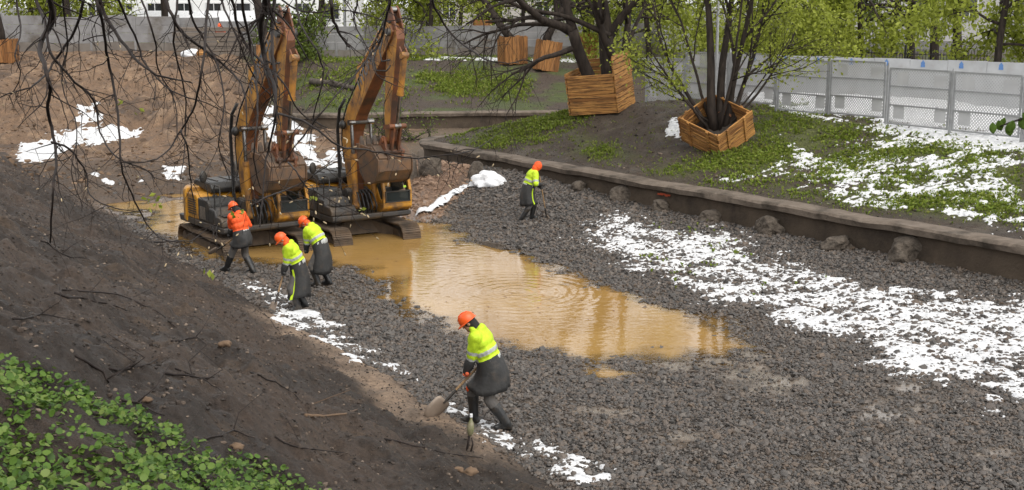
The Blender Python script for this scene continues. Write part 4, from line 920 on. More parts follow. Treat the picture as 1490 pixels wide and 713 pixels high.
    q0, q1 = T1(3.12, 3.02), T1(3.44, 2.86); er.tube([(q0[0], -0.3, q0[1]), (q0[0], 0.3, q0[1])], 0.075, 14); er.tube([(q1[0], -0.3, q1[1]), (q1[0], 0.3, q1[1])], 0.065, 14)
    bevel(er.build('bucket_ear', M['rusty'], bucket, True, 40), 0.01)
    for k in range(5):
        yy = -bw + 0.1 + k * (2 * bw - 0.2) / 4; t2 = MB()
        V = []
        for dx, w_, hgt in ((0, 0.07, 0.055), (0.14, 0.055, 0.045), (0.26, 0.035, 0.015)):
            q_ = T1(2.44 - dx * 0.64, 2.34 + dx * 0.80); b_0 = Vector((q_[0], yy, q_[1]))
            nn = Vector((math.cos(R(38.7) + CU), 0, math.sin(R(38.7) + CU)))
            V += [b_0 + Vector((0, -w_, 0)) - nn * hgt, b_0 + Vector((0, w_, 0)) - nn * hgt, b_0 + Vector((0, w_, 0)) + nn * hgt, b_0 + Vector((0, -w_, 0)) + nn * hgt]
        t2.add(V, [(0, 1, 2, 3), (4, 5, 1, 0), (5, 6, 2, 1), (6, 7, 3, 2), (7, 4, 0, 3), (8, 9, 5, 4), (9, 10, 6, 5), (10, 11, 7, 6), (11, 8, 4, 7), (11, 10, 9, 8)])
        bevel(t2.build('tooth', M['rust_bucket'], bucket), 0.008)
    for s in (-1, 1):
        ct = MB(); q_ = T1(2.52, 2.36); ct.box((q_[0], s * (bw + 0.06), q_[1]), (0.22, 0.03, 0.2), Matrix.Rotation(R(-40) - CU, 3, 'Y')); bevel(ct.build('side_cutter', M['rust_bucket'], bucket), 0.01)
    return root
def copy_tree(o, parent=None):
    c = o.copy(); COL.objects.link(c)
    if parent is not None: c.parent = parent
    for ch in list(o.children): copy_tree(ch, c)
    return c
HEAD = R(-90 + 31)
ex1 = make_excavator(); ex1.location = (-7.45, 34.1, -0.38); ex1.rotation_euler = (0, 0, HEAD + R(5))
tag(ex1, 'dirty yellow crawler excavator on the left, its bucket above the two workers in yellow', 'excavator', 'excavators standing in the muddy water')
ex2 = copy_tree(ex1); ex2.location = (-4.75, 35.9, -0.38); ex2.rotation_euler = (0, 0, HEAD + R(3))
for ch in [c for c in ex1.children_recursive if c.name.startswith('sticker')]: bpy.data.objects.remove(ch)      # only the right machine has the bright sticker
tag(ex2, 'dirty yellow crawler excavator on the right, its cab reflected in open muddy water', 'excavator')

# ------------------------------------------------------------------ people
M['skin'] = mat('skin', (0.36, 0.19, 0.13), (0.42, 0.23, 0.16), 20, 0.55)
M['hair'] = mat('dark_knit', (0.012, 0.011, 0.011), (0.022, 0.02, 0.02), 40, 0.9)
M['hv_yellow'] = mat('hivis_yellow_cloth', (0.52, 0.72, 0.02), (0.44, 0.62, 0.016), 6, 0.7, 0.006, 22)
M['hv_orange'] = mat('hivis_orange_cloth', (0.80, 0.10, 0.012), (0.70, 0.075, 0.01), 6, 0.7, 0.006, 22)
M['reflect'] = mat('reflective_tape', (0.36, 0.37, 0.36), (0.44, 0.45, 0.43), 20, 0.4)
M['coat'] = mat('dark_coat_cloth', (0.020, 0.020, 0.020), (0.034, 0.033, 0.032), 7, 0.7, 0.008, 18, dirt=(0.06, 0.048, 0.038), dscale=4, damt=0.2)
M['trouser'] = mat('grey_work_cloth', (0.075, 0.07, 0.066), (0.11, 0.10, 0.092), 8, 0.85, 0.008, 20, dirt=(0.10, 0.078, 0.055), dscale=4, damt=0.3)
M['boot'] = mat('black_rubber_boot', (0.012, 0.012, 0.012), (0.02, 0.02, 0.02), 8, 0.38, dirt=(0.06, 0.045, 0.03), dscale=6, damt=0.25)
M['helmet'] = mat('orange_helmet', (0.80, 0.11, 0.015), (0.78, 0.10, 0.014), 5, 0.35, dirt=(0.45, 0.12, 0.04), dscale=9, damt=0.2)
M['glove_o'] = mat('orange_glove', (0.55, 0.10, 0.03), (0.4, 0.07, 0.03), 12, 0.8)
M['glove_d'] = mat('dark_glove', (0.03, 0.03, 0.03), (0.05, 0.045, 0.04), 12, 0.8)
M['wood_tool'] = mat('tool_handle_wood', (0.30, 0.19, 0.09), (0.22, 0.13, 0.06), 6, 0.65, stretch=(6, 6, 1), dirt=(0.12, 0.08, 0.05), dscale=6, damt=0.3)
M['blade'] = mat('dusty_shovel_steel', (0.30, 0.24, 0.19), (0.22, 0.17, 0.13), 6, 0.55, 0.002, 30, metal=0.2)
M['ferrule'] = mat('dark_steel', (0.04, 0.037, 0.035), (0.07, 0.06, 0.05), 8, 0.45, metal=0.6)

def remesh(parts_mb, voxel, smooth_it=2):
    me = bpy.data.meshes.new('tmp'); me.from_pydata(parts_mb.v, [], parts_mb.f); o = bpy.data.objects.new('tmp', me); COL.objects.link(o)
    m = o.modifiers.new('r', 'REMESH'); m.mode = 'VOXEL'; m.voxel_size = voxel; m.use_smooth_shade = True
    s = o.modifiers.new('s', 'SMOOTH'); s.iterations = smooth_it; s.factor = 0.5
    dg = bpy.context.evaluated_depsgraph_get(); out = bpy.data.meshes.new_from_object(o.evaluated_get(dg))
    bpy.data.objects.remove(o); bpy.data.meshes.remove(me); out.materials.clear(); return out
class Figure:
    def __init__(s): s.mb = MB(); s.pr = []
    def cap(s, p0, p1, r0, r1, mi=0, n=12):
        p0 = Vector(p0); p1 = Vector(p1); d = p1 - p0; L = d.length; d.normalize(); pts = []; rs = []
        for a in (80, 55, 25): pts.append(p0 - d * r0 * math.sin(R(a))); rs.append(r0 * math.cos(R(a)))
        pts += [p0, p1]; rs += [r0, r1]
        for a in (25, 55, 80): pts.append(p1 + d * r1 * math.sin(R(a))); rs.append(r1 * math.cos(R(a)))
        s.mb.tube(pts, rs, n); s.pr.append((p0, p1, r0, r1, mi)); return s
    def ell(s, c, r, Mx=None, mi=0):
        s.mb.ell(c, r, Mx, 16, 10); s.pr.append((Vector(c), Vector(c), min(r), min(r), mi)); return s
    def mesh(s, voxel, mats, it=2, wr=0.0, rule=None):
        me = remesh(s.mb, voxel, it); n = len(me.vertices); V = np.zeros(n * 3, np.float32); me.vertices.foreach_get('co', V); V = V.reshape(-1, 3).astype(float)
        if wr:
            N_ = np.zeros(n * 3, np.float32); me.vertices.foreach_get('normal', N_); N_ = N_.reshape(-1, 3)
            f = fbm(V[:, 0] * 1.3 + V[:, 1], V[:, 2] * 0.8 + V[:, 1] * 0.5, 9, 3, 200) - 0.5 + 0.6 * (fbm(V[:, 0] + V[:, 1] * 0.7, V[:, 2] * 1.6, 5, 2, 210) - 0.5)
            V2 = V + N_ * (f * wr)[:, None]; me.vertices.foreach_set('co', V2.astype(np.float32).ravel())
        m = len(me.polygons); Cc = np.zeros(m * 3, np.float32); me.polygons.foreach_get('center', Cc); Cc = Cc.reshape(-1, 3)
        best = np.full(m, 1e9); mi = np.zeros(m, int)
        for p0, p1, r0, r1, k in s.pr:
            a = np.array(p0); b = np.array(p1); e = b - a; L = e @ e
            t = np.clip(((Cc - a) @ e) / L, 0, 1) if L > 1e-9 else np.zeros(m)
            d = np.linalg.norm(Cc - a - t[:, None] * e, axis=1) - (r0 + (r1 - r0) * t); c = d < best; best[c] = d[c]; mi[c] = k
        if rule: mi = rule(Cc, mi)
        me.polygons.foreach_set('material_index', mi.astype(np.int32)); me.polygons.foreach_set('use_smooth', np.ones(m, bool))
        for q in mats: me.materials.append(q)
        me.update(); return me
def ik(a, b, l1, l2, hint):
    a = Vector(a); b = Vector(b); d = b - a; L = min(d.length, (l1 + l2) * 0.999); u = d.normalized(); b = a + u * L
    x = (l1 * l1 - l2 * l2 + L * L) / (2 * L); h = math.sqrt(max(0, l1 * l1 - x * x)); hv = Vector(hint); hv = (hv - u * hv.dot(u)).normalized()
    return a + u * x + hv * h, b
def glove(name, wrist, shaft_dir, palm_n, mt, parent, size=1.0):
    """a hand closed round a shaft: palm, four bent fingers of unequal length and a thumb from the side of the palm"""
    s = Vector(shaft_dir).normalized(); n = Vector(palm_n); n = (n - s * n.dot(s)).normalized(); t = s.cross(n)
    f = Figure(); c = Vector(wrist)                             # c: centre of the grip on the shaft
    pc = c - n * 0.036 * size
    f.ell(pc, (0.040 * size, 0.016 * size, 0.042 * size), Matrix((s, n, t)).transposed())
    f.cap(pc - t * 0.030 * size, pc - t * 0.085 * size - n * 0.01, 0.026 * size, 0.030 * size)
    for k, L in enumerate((0.92, 1.0, 0.95, 0.8)):
        o = s * ((k - 1.5) * 0.0215 * size); r = 0.0098 * size * (0.9 + 0.1 * L)
        P = [pc + o + t * 0.030 * size]
        for a, rr in ((35, 0.034), (85, 0.033), (140, 0.031)):
            P.append(c + o + (-n * math.cos(R(a)) + t * math.sin(R(a))) * rr * size * (0.75 + 0.25 * L))
        for p, q in zip(P[:-1], P[1:]): f.cap(p, q, r, r * 0.94, n=8)
    b = pc + s * 0.036 * size - t * 0.02 * size
    q1 = c + s * 0.050 * size - t * 0.034 * size; q2 = c + s * 0.030 * size - t * 0.030 * size + n * 0.018 * size
    f.cap(b, q1, 0.014 * size, 0.012 * size, n=8); f.cap(q1, q2, 0.012 * size, 0.010 * size, n=8)
    o = link_mesh(name, f.mesh(0.0055, [mt], 1), [], parent); return o

def make_person(label, loc, heading, scale, lean, head_pitch, feet, hands, shaft, jacket, hem, grip_n=((1, 0, -1), (1, 0, -1)), hood=False, sleeve_dark=0.55, glv='glove_d', coat_flare=1.15, pelvis=(0, 0, 0.93), trim=None, knee_patch=False, group=None, head_yaw=0.0, short=False):
    root = empty('person', loc, heading); root.scale = (scale,) * 3; tag(root, label, 'person', group)
    P = Vector(pelvis); sdir = Vector((math.sin(lean), 0, math.cos(lean))); fwd = Vector((math.cos(lean), 0, -math.sin(lean)))
    ls = Vector((math.sin(lean * 0.55), 0, math.cos(lean * 0.55)))
    waist = P + ls * 0.17; chest = waist + sdir * 0.24; neckb = waist + sdir * 0.37; hp = lean * 0.6 + head_pitch
    nd_ = Vector((math.sin(lean * 0.9 + 0.2), 0, math.cos(lean * 0.9 + 0.2))); hc = neckb + nd_ * 0.17 + fwd * 0.02
    B = Matrix((fwd, Vector((0, 1, 0)), sdir)).transposed()
    Hm = (Matrix.Rotation(head_yaw, 3, 'Z') @ Matrix.Rotation(hp, 3, 'Y'))
    sh = {}; hip = {}; el = {}; kn = {}; an = {}; wr = {}
    for i, sd_ in enumerate((1, -1)):
        hip[sd_] = P + Vector((0, sd_ * 0.09, -0.02)); f_ = Vector(feet[i][:3]); an[sd_] = f_ + Vector((0, 0, 0.10))
        kn[sd_], an[sd_] = ik(hip[sd_], an[sd_], 0.44, 0.43, (1, sd_ * 0.15, 0.1))
        sh[sd_] = waist + sdir * 0.335 + Vector((0, sd_ * 0.185, 0)); h_ = Vector(hands[i])
        el[sd_], wr[sd_] = ik(sh[sd_], h_, 0.30, 0.30, (-0.6, sd_ * 0.9, -0.5))
    f = Figure()
    f.ell(P, (0.115, 0.165, 0.12), None, 0); f.ell(waist, (0.105, 0.145, 0.14), B, 0); f.ell(chest, (0.12, 0.175, 0.16), B, 0)
    f.cap(neckb - sdir * 0.04, hc - nd_ * 0.05, 0.062, 0.055, 1)
    def hp_(x, y, z): return hc + Hm @ Vector((x, y, z))
    f.ell(hc + Hm @ Vector((-0.008, 0, 0.025)), (0.098, 0.077, 0.10), Hm, 1); f.ell(hp_(0.022, 0, -0.045), (0.070, 0.058, 0.072), Hm, 1)
    f.cap(hp_(0.088, 0, 0.02), hp_(0.108, 0, -0.018), 0.012, 0.016, 1); f.cap(hp_(0.075, -0.045, 0.032), hp_(0.075, 0.045, 0.032), 0.018, 0.018, 1)
    f.cap(hp_(0.078, -0.022, -0.062), hp_(0.078, 0.022, -0.062), 0.012, 0.012, 1); f.ell(hp_(0.075, 0, -0.095), (0.02, 0.025, 0.02), Hm, 1)
    for sd_ in (1, -1): f.ell(hp_(-0.005, sd_ * 0.078, -0.005), (0.022, 0.012, 0.034), Hm, 1)
    for i, sd_ in enumerate((1, -1)):
        k = kn[sd_]; a = an[sd_]; m1 = k.lerp(a, 0.30); ft = feet[i]; ya = ft[3] if len(ft) > 3 else 0.0; tip = ft[4] if len(ft) > 4 else 0.0
        f.cap(hip[sd_], k, 0.11, 0.085, 0); f.cap(k, m1, 0.088, 0.084, 0); f.cap(m1, a, 0.088, 0.066, 2)
        fd = Vector((math.cos(ya) * math.cos(tip), math.sin(ya) * math.cos(tip), -math.sin(tip))); upv = Vector((0, 0, 1))
        heel = a - upv * 0.052 - fd * 0.035; toe = a - upv * 0.058 + fd * 0.155
        f.cap(a, heel, 0.066, 0.052, 2); f.cap(heel, toe, 0.048, 0.044, 2); f.cap(a + fd * 0.02, toe - fd * 0.05 + upv * 0.02, 0.058, 0.042, 2)
        f.cap(sh[sd_], el[sd_], 0.055, 0.045, 0); f.cap(el[sd_], wr[sd_], 0.043, 0.030, 0)
    def eye_rule(Cc, mi):
        return mi
    body = link_mesh('body', f.mesh(0.011, [M['trouser'], M['skin'], M['boot']], 2, 0.006), [], root)
    for sd_ in (1, -1):
        e = MB(); e.ell(hp_(0.084, sd_ * 0.030, 0.012), (0.012, 0.014, 0.011)); e.build('eye', M['hair'], body, True)
    # jacket
    j = Figure(); J0 = waist - sdir * 0.05
    j.ell(waist - sdir * 0.05, (0.185, 0.22, 0.14), B, 0); j.ell(waist + sdir * 0.09, (0.19, 0.235, 0.16), B, 0); j.ell(chest, (0.185, 0.245, 0.19), B, 0); j.ell(waist + sdir * 0.31 - fwd * 0.02, (0.145, 0.225, 0.11), B, 0)
    j.cap(neckb - sdir * 0.05, neckb + nd_ * 0.055, 0.098, 0.080, 4 if hood or jacket == 'hv_yellow_o' else 0)
    if hood: j.ell(hc + Hm @ Vector((-0.02, 0, 0.02)), (0.125, 0.112, 0.145), Hm, 4); j.cap(hc + Hm @ Vector((-0.05, 0, -0.05)), neckb, 0.10, 0.095, 4)
    else: j.ell(neckb - fwd * 0.085 + nd_ * 0.02, (0.075, 0.12, 0.07), B, 0)            # folded hood at the nape
    for sd_ in (1, -1):
        j.cap(sh[sd_], el[sd_], 0.098, 0.085, 0)
        if sleeve_dark > 0: m_ = el[sd_].lerp(wr[sd_], 0.12); j.cap(el[sd_], m_, 0.084, 0.080, 1); j.cap(m_, el[sd_].lerp(wr[sd_], 0.90), 0.078, 0.060, 2)
        else: j.cap(el[sd_], el[sd_].lerp(wr[sd_], 0.92), 0.073, 0.055, 0)
    wv = np.array(waist); sv_ = np.array(sdir); shl = {k_: np.array(v_) for k_, v_ in sh.items()}
    def jrule(Cc, mi):
        t = (Cc - wv) @ sv_; mi = mi.copy(); body_ = mi == 0
        lat = np.abs(Cc[:, 1]); tor = body_ & (lat < 0.27)
        # keep the sleeves out of the torso bands
        for sd_ in (1, -1):
            a = shl[sd_]; b = np.array(el[sd_]); e = b - a; q = np.clip(((Cc - a) @ e) / (e @ e), 0, 1); dd = np.linalg.norm(Cc - a - q[:, None] * e, axis=1); arm = (dd < 0.108) & (q > 0.25)
            tor &= ~arm; mi[body_ & arm & (q > 0.70) & (q < 0.88) & (jacket != 'hv_orange')] = 1
        if jacket != 'hv_orange':
            mi[tor & (t < -0.035)] = 1; mi[tor & (t > 0.045) & (t < 0.105)] = 1
        else: mi[tor & (t < -0.03)] = 1
        return mi
    main = 'hv_orange' if jacket == 'hv_orange' else 'hv_yellow'
    link_mesh('jacket', j.mesh(0.013, [M[main], M['reflect'], M['coat'], M['coat'], M['hv_orange']], 2, 0.035, jrule), [], root)
    # coat skirt hanging from the waist
    top = waist - sdir * 0.02; zs = np.linspace(0, 1, 9); V = []; F = []; n = 32; ph = random.uniform(0, 6)
    mid = (an[1] + an[-1]) * 0.5; botc = Vector((P.x * 0.5 + mid.x * 0.3 + 0.02, 0, hem)); spread = abs(feet[0][0] - feet[1][0])
    for lay, sh_ in ((0, 0.0), (1, -0.012)):
        for q in (zs if lay == 0 else zs[::-1]):
            c = top.lerp(botc, q) + Vector((-0.05 * math.sin(q * math.pi) * (1 if lean > 0.2 else 0), 0, 0))
            ax = (0.178 + (0.055 * coat_flare + 0.15 * spread) * q) + sh_; ay = 0.222 + 0.035 * coat_flare * q + sh_
            for k in range(n):
                a = 2 * math.pi * k / n; fo = 1 + q * (0.05 * math.sin(5 * a + ph) + 0.04 * math.sin(9 * a + 2 * ph)) + 0.02 * math.sin(14 * q + 3 * a + ph)
                lv = (B @ Vector((math.cos(a) * ax * fo, math.sin(a) * ay * fo, 0))) * (1 - q) + Vector((math.cos(a) * ax * fo, math.sin(a) * ay * fo, 0.035 * math.sin(2 * a + ph) * q)) * q
                V.append(c + lv)
    rn = len(V) // n
    for r_ in range(rn - 1):
        for k in range(n): F.append((r_ * n + k, r_ * n + (k + 1) % n, (r_ + 1) * n + (k + 1) % n, (r_ + 1) * n + k))
    mb = MB().add(V, F); F2 = []
    sk = mb.build('coat_skirt', [M['coat']], root, True)
    if trim is not None:
        # a bright strip down the front edge of the coat
        k0 = int(trim / (2 * math.pi) * n) % n; tm = MB(); L = []
        for q in range(1, 9):
            for kk in (0, 1): 
                p = Vector(V[q * n + (k0 + kk) % n]); c = top.lerp(botc, zs[q]); L.append(p + (p - c).normalized() * 0.012)
        tm.add(L, [(2 * q, 2 * q + 1, 2 * q + 3, 2 * q + 2) for q in range(7)]); tm_o = tm.build('coat_trim', M['hv_yellow'], root); so_ = tm_o.modifiers.new('s', 'SOLIDIFY'); so_.thickness = 0.008
    if knee_patch:
        q = MB(); kp = kn[-1].lerp(an[-1], 0.06); q.ell(kp + Vector((0.045, 0.03, 0.03)), (0.045, 0.05, 0.06)); q.build('knee_patch', M['hv_orange'], root, True)
    # head gear
    if not hood:
        hv = MB(); nu, nv = 24, 8; V = []; F = []
        for jv in range(nv + 1):
            t = (math.pi / 2) * jv / nv * 1.06
            for i in range(nu):
                a = 2 * math.pi * i / nu; rg_ = 1 + 0.02 * math.cos(2 * a)
                V.append(hp_(-0.005 + 0.128 * math.sin(t) * math.cos(a) * rg_, 0.107 * math.sin(t) * math.sin(a), 0.045 + 0.118 * math.cos(t) + 0.010 * (abs(math.sin(a)) < 0.2) * math.cos(t)))
        for jv in range(nv):
            for i in range(nu): F.append((jv * nu + i, jv * nu + (i + 1) % nu, (jv + 1) * nu + (i + 1) % nu, (jv + 1) * nu + i))
        b0 = len(V)
        for i in range(nu):
            a = 2 * math.pi * i / nu; e = 0.012 + 0.05 * max(0, math.cos(a)) ** 2; V.append(hp_(-0.005 + (0.130 + e) * math.cos(a), (0.109 + e * 0.6) * math.sin(a), 0.030 - 0.02 * max(0, math.cos(a))))
        for i in range(nu): F.append((nv * nu + i, nv * nu + (i + 1) % nu, b0 + (i + 1) % nu, b0 + i))
        hv.add(V, F); ho = hv.build('helmet', M['helmet'], root, True, 50); sm = ho.modifiers.new('s', 'SOLIDIFY'); sm.thickness = 0.006
        rd = MB(); rd.tube([hp_(0.112, 0, 0.10), hp_(0.06, 0, 0.152), hp_(0, 0, 0.166), hp_(-0.07, 0, 0.150), hp_(-0.12, 0, 0.095)], 0.012, 8); rd.build('helmet_ridge', M['helmet'], ho, True)
        hr = Figure(); hr.ell(hp_(-0.018, 0, 0.012), (0.098, 0.086, 0.095), Hm, 0); hr.cap(hp_(-0.045, 0, -0.03), neckb + nd_ * 0.05 - fwd * 0.03, 0.075, 0.078, 0)
        link_mesh('balaclava', hr.mesh(0.012, [M['hair'] if jacket != 'hv_yellow_o' else M['hv_orange']], 2), [], root)
    for i, sd_ in enumerate((1, -1)):
        if hands[i] is None: continue
        glove('glove', wr[sd_] + Vector(grip_n[i]).normalized() * 0.0, shaft, grip_n[i], M[glv], root)
    return root
def make_shovel(label, pts, group=None, blade_rot=0.0, blade=True, handle='wood_tool', r=0.019, L_blade=0.30, w=0.13):
    """pts: world positions of the top of the handle and the throat of the blade; blade continues along"""
    a, b = Vector(pts[0]), Vector(pts[1]); root = empty('shovel', b); d = (b - a).normalized()
    tag(root, label, 'shovel', group)
    h = MB(); h.tube([a - b, (a - b) * 0.5 + Vector((0, 0, 0.008)), -d * 0.02], [r, r, r * 0.95], 10); h.build('handle', M[handle], root, True, 50)
    fe = MB(); fe.tube([-d * 0.22, -d * 0.02, d * 0.06], [r * 1.15, r * 1.35, r * 0.7], 10); fe.build('ferrule', M['ferrule'], root, True, 50)
    # blade: gently dished shield shape
    x = d.cross(Vector((0, 0, 1))).normalized(); up = x.cross(d); Mx = Matrix.Rotation(blade_rot, 3, d); x = Mx @ x; up = Mx @ up
    prof = [(0.0, 0.75), (0.04, 1.0), (0.15, 1.0), (0.24, 0.88), (0.29, 0.55), (0.31, 0.12)]; V = []; F = []; k = 7
    for t, ww in prof:
        for i in range(k):
            s_ = (i / (k - 1) * 2 - 1); V.append(d * (t * L_blade / 0.31) + x * (s_ * w * ww) + up * (0.035 * s_ * s_ * ww + 0.03 * (t / 0.31) ** 2))
    for j_ in range(len(prof) - 1):
        for i in range(k - 1): F.append((j_ * k + i, j_ * k + i + 1, (j_ + 1) * k + i + 1, (j_ + 1) * k + i))
    bo = MB().add(V, F).build('blade', M['blade'], root, True); so_ = bo.modifiers.new('s', 'SOLIDIFY'); so_.thickness = 0.004
    return root
def local_to_world(root, p):
    return Matrix.Translation(root.location) @ Matrix.Rotation(root.rotation_euler[2], 4, 'Z') @ (Vector(p) * root.scale[0])
def ground_feet(loc, heading, sc, feet):
    out = []
    for f in feet:
        p = Matrix.Rotation(heading, 3, 'Z') @ (Vector(f[:3]) * sc); g = gz(loc[0] + p.x, loc[1] + p.y)
        out.append((f[0], f[1], f[2] + (g + 0.015 - loc[2]) / sc) + tuple(f[3:]))
    return out
def worker(label, px_, heading, sc, lean, pitch, feet, hands, jacket, hem, shaft_l, tool_label, blade_rot=0.0, bsize=(0.32, 0.13), **k):
    x, y, z = ground_px(*px_); loc = (x, y, z); fl = ground_feet(loc, heading, sc, feet)
    sd_ = (Vector(shaft_l[1]) - Vector(shaft_l[0])).normalized()
    r_ = make_person(label, loc, heading, sc, lean, pitch, fl, hands, sd_, jacket, hem, group='road workers in high visibility clothing', **k)
    if tool_label: make_shovel(tool_label, [local_to_world(r_, shaft_l[0]), local_to_world(r_, shaft_l[1])], 'shovels held by the workers', blade_rot, L_blade=bsize[0], w=bsize[1])
    return r_
# front worker
def on_line(a, b, t): return tuple(Vector(a).lerp(Vector(b), t))
sA = ((0.00, -0.12, 1.08), (0.62, 0.10, 0.44))
worker('worker in yellow jacket bending over a shovel, nearest to the viewer', (713, 624), R(176), 1.07, R(24), R(22),
       [(-0.25, 0.10, 0.0, 0.1), (0.24, -0.12, 0.0, -0.1)], [on_line(*sA, 0.60), on_line(*sA, 0.20)], 'hv_yellow', 0.60, sA, 'wooden handled shovel with a dusty pale blade in the hands of the nearest worker', 1.15, glv='glove_o', bsize=(0.40, 0.17), knee_patch=True, grip_n=((0.5, -0.4, 0.6), (0.5, 0.5, 0.5)))
sB = ((0.10, -0.20, 1.02), (0.72, 0.02, 0.56))
worker('worker in orange and grey jacket striding with a shovel in front of the left excavator', (354, 399), R(150), 1.02, R(16), R(16),
       [(0.42, 0.12, 0.0, 0.15), (-0.22, -0.10, 0.0, 0.0)], [on_line(*sB, 0.58), on_line(*sB, 0.16)], 'hv_orange', 0.70, sB, 'grey shovel held low over the water by the worker in orange', 0.4, grip_n=((0.5, -0.4, 0.6), (0.5, 0.5, 0.5)), coat_flare=0.5)
sC = ((0.22, -0.16, 1.10), (0.50, 0.16, 0.24))
worker('bowed worker in yellow jacket and long coat with yellow trim beside the other', (436, 451), R(192), 1.0, R(26), R(26),
       [(0.03, 0.12, 0.0, 0.1), (-0.12, -0.12, 0.0, -0.1)], [on_line(*sC, 0.52), on_line(*sC, 0.10)], 'hv_yellow_o', 0.30, sC, 'short shovel pushed into the gravel by the bowed worker in the long coat', 0.3, trim=R(52), grip_n=((0.5, -0.4, 0.6), (0.5, 0.5, 0.5)), coat_flare=1.0)
sD = ((0.25, -0.20, 1.00), (0.62, -0.05, 0.25))
worker('worker in yellow jacket turned away, half hidden behind the bowed worker', (469, 417), R(163), 1.0, R(36), R(24),
       [(0.05, 0.12, 0.0), (-0.12, -0.12, 0.0)], [on_line(*sD, 0.55), on_line(*sD, 0.1)], 'hv_yellow_o', 0.36, sD, None, grip_n=((0.5, -0.4, 0.6), (0.5, 0.5, 0.5)), coat_flare=1.1)
sE = ((0.30, -0.12, 1.32), (0.52, -0.05, 0.16))
rE = worker('worker in yellow jacket with orange hood on the gravel by the wall', (769, 321), R(12), 1.03, R(22), R(18),
       [(0.12, 0.12, 0.0), (-0.22, -0.10, 0.0)], [on_line(*sE, 0.30), on_line(*sE, 0.22)], 'hv_yellow', 0.48, sE, 'long dark handled shovel stuck in the gravel by the hooded worker', 0.2, hood=True, trim=R(300), grip_n=((0.6, -0.4, 0.4), (0.6, 0.4, 0.4)), coat_flare=0.7)

# ------------------------------------------------------------------ planters: timber boxes round the trees
M['plank'] = mat('orange_plank', (0.54, 0.285, 0.09), (0.40, 0.185, 0.06), 2.5, 0.75, 0.006, 20, stretch=(0.6, 0.6, 7), island=[(0.55, 0.5, 0.5), (1, 1, 1), (0.8, 0.75, 0.7), (1, 1, 0.95)], dirt=(0.09, 0.045, 0.02), dscale=3, damt=0.42, spec=0.3)
M['plank_in'] = mat('weathered_plank', (0.20, 0.11, 0.055), (0.13, 0.07, 0.035), 2.5, 0.8, 0.006, 20, stretch=(0.6, 0.6, 7), dirt=(0.06, 0.035, 0.02), dscale=3, damt=0.4, spec=0.3)
M['plank_v'] = mat('orange_board', (0.38, 0.18, 0.06), (0.27, 0.12, 0.042), 2.5, 0.75, 0.006, 20, stretch=(7, 7, 0.6), island=[(0.6, 0.55, 0.5), (1, 1, 1), (0.8, 0.75, 0.7), (1, 1, 0.95)], dirt=(0.08, 0.042, 0.02), dscale=3, damt=0.4, spec=0.3)
M['soil_fill'] = mat('planter_soil', (0.02, 0.016, 0.013), (0.04, 0.03, 0.022), 8, 0.95, 0.03, 12)
def planter(label, loc, rot, w, d, hs, group=None, vertical=False, seed=0, nrow=9, fill=0.6, battens=0):
    """hs: heights of the front, right, back and left panel"""
    g = random.Random(seed); root = empty('tree_planter', loc, rot=rot); tag(root, label, 'planter', group)
    for k, h in enumerate(hs):
        mb = MB(); L = w if k % 2 == 0 else d; n = (nrow if not vertical else int(L / 0.22))
        Mx = Matrix.Rotation(math.pi / 2 * k, 4, 'Z'); offd = (d if k % 2 == 0 else w) / 2 + (0.024 if k % 2 else 0)
        for i in range(n):
            if not vertical:
                hh = h / n; jl = g.uniform(0, 0.05); c = Vector((g.uniform(-0.02, 0.02), -offd + g.uniform(-0.012, 0.012), hh * (i + 0.5))); sz = Vector((L + (0.04 if k % 2 else -0.05) + jl * (g.random() > 0.6), 0.038, hh * g.uniform(0.80, 0.94)))
                rz = Matrix.Rotation(g.uniform(-0.006, 0.006), 3, 'Y')
            else:
                ww = L / n; c = Vector((-L / 2 + ww * (i + 0.5), -offd + g.uniform(-0.012, 0.012), h / 2)); hh = h * g.uniform(0.96, 1.03); sz = Vector((ww * 0.94, 0.038, hh)); rz = Matrix.Identity(3)
            tmp = MB().box(c, sz, rz); mb.add([Mx @ Vector(p) for p in tmp.v], tmp.f)
        for q in range(battens):
            x_ = -L / 2 + L * (q + 0.6) / max(1, battens) * 0.98 - 0.05; tmp = MB().box(Vector((x_, -offd - 0.045, h * 0.5)), (0.10, 0.04, h * 0.98)); mb.add([Mx @ Vector(p) for p in tmp.v], tmp.f)
        for q in (-1, 1):
            tmp = MB().box(Vector((q * (L / 2 - 0.12), -offd + 0.06, h * 0.5)), (0.08, 0.07, h * 0.9)); mb.add([Mx @ Vector(p) for p in tmp.v], tmp.f)
        bevel(mb.build('side_panel', M['plank_v'] if vertical else M['plank'], root), 0.006, 1)
    sm = min(hs); q = 14; V = []; F = []
    for i in range(q):
        for j_ in range(q):
            x_ = (i / (q - 1) - 0.5) * (w - 0.12); y_ = (j_ / (q - 1) - 0.5) * (d - 0.12); V.append((x_, y_, sm * fill + g.uniform(-0.03, 0.05)))
    for i in range(q - 1):
        for j_ in range(q - 1): F.append((i * q + j_, (i + 1) * q + j_, (i + 1) * q + j_ + 1, i * q + j_ + 1))
    MB().add(V, F).build('soil_fill', M['soil_fill'], root, True)
    return root
def grow_tree(name, label, cat, base, stems, leaf=None, group=None, seed=1, bark='bark', leaf_n=6, leaf_r=0.3, leaf_s=0.1, droop=0.3):
    """stems: list of (direction, length, radius, depth, kw)"""
    root = empty(name, base); tag(root, label, cat, group); tr = Tree(seed)
    for st in stems:
        o, d, L, r, dep, kw = st; tr.limb(Vector(o), d, L, r, dep, **kw)
    tr.mb.build('trunk', M[bark], root, True)
    if leaf: leaves_of(tr, leaf_n, leaf_r, leaf_s, M[leaf], root, seed, droop, 'crown')
    return root, tr
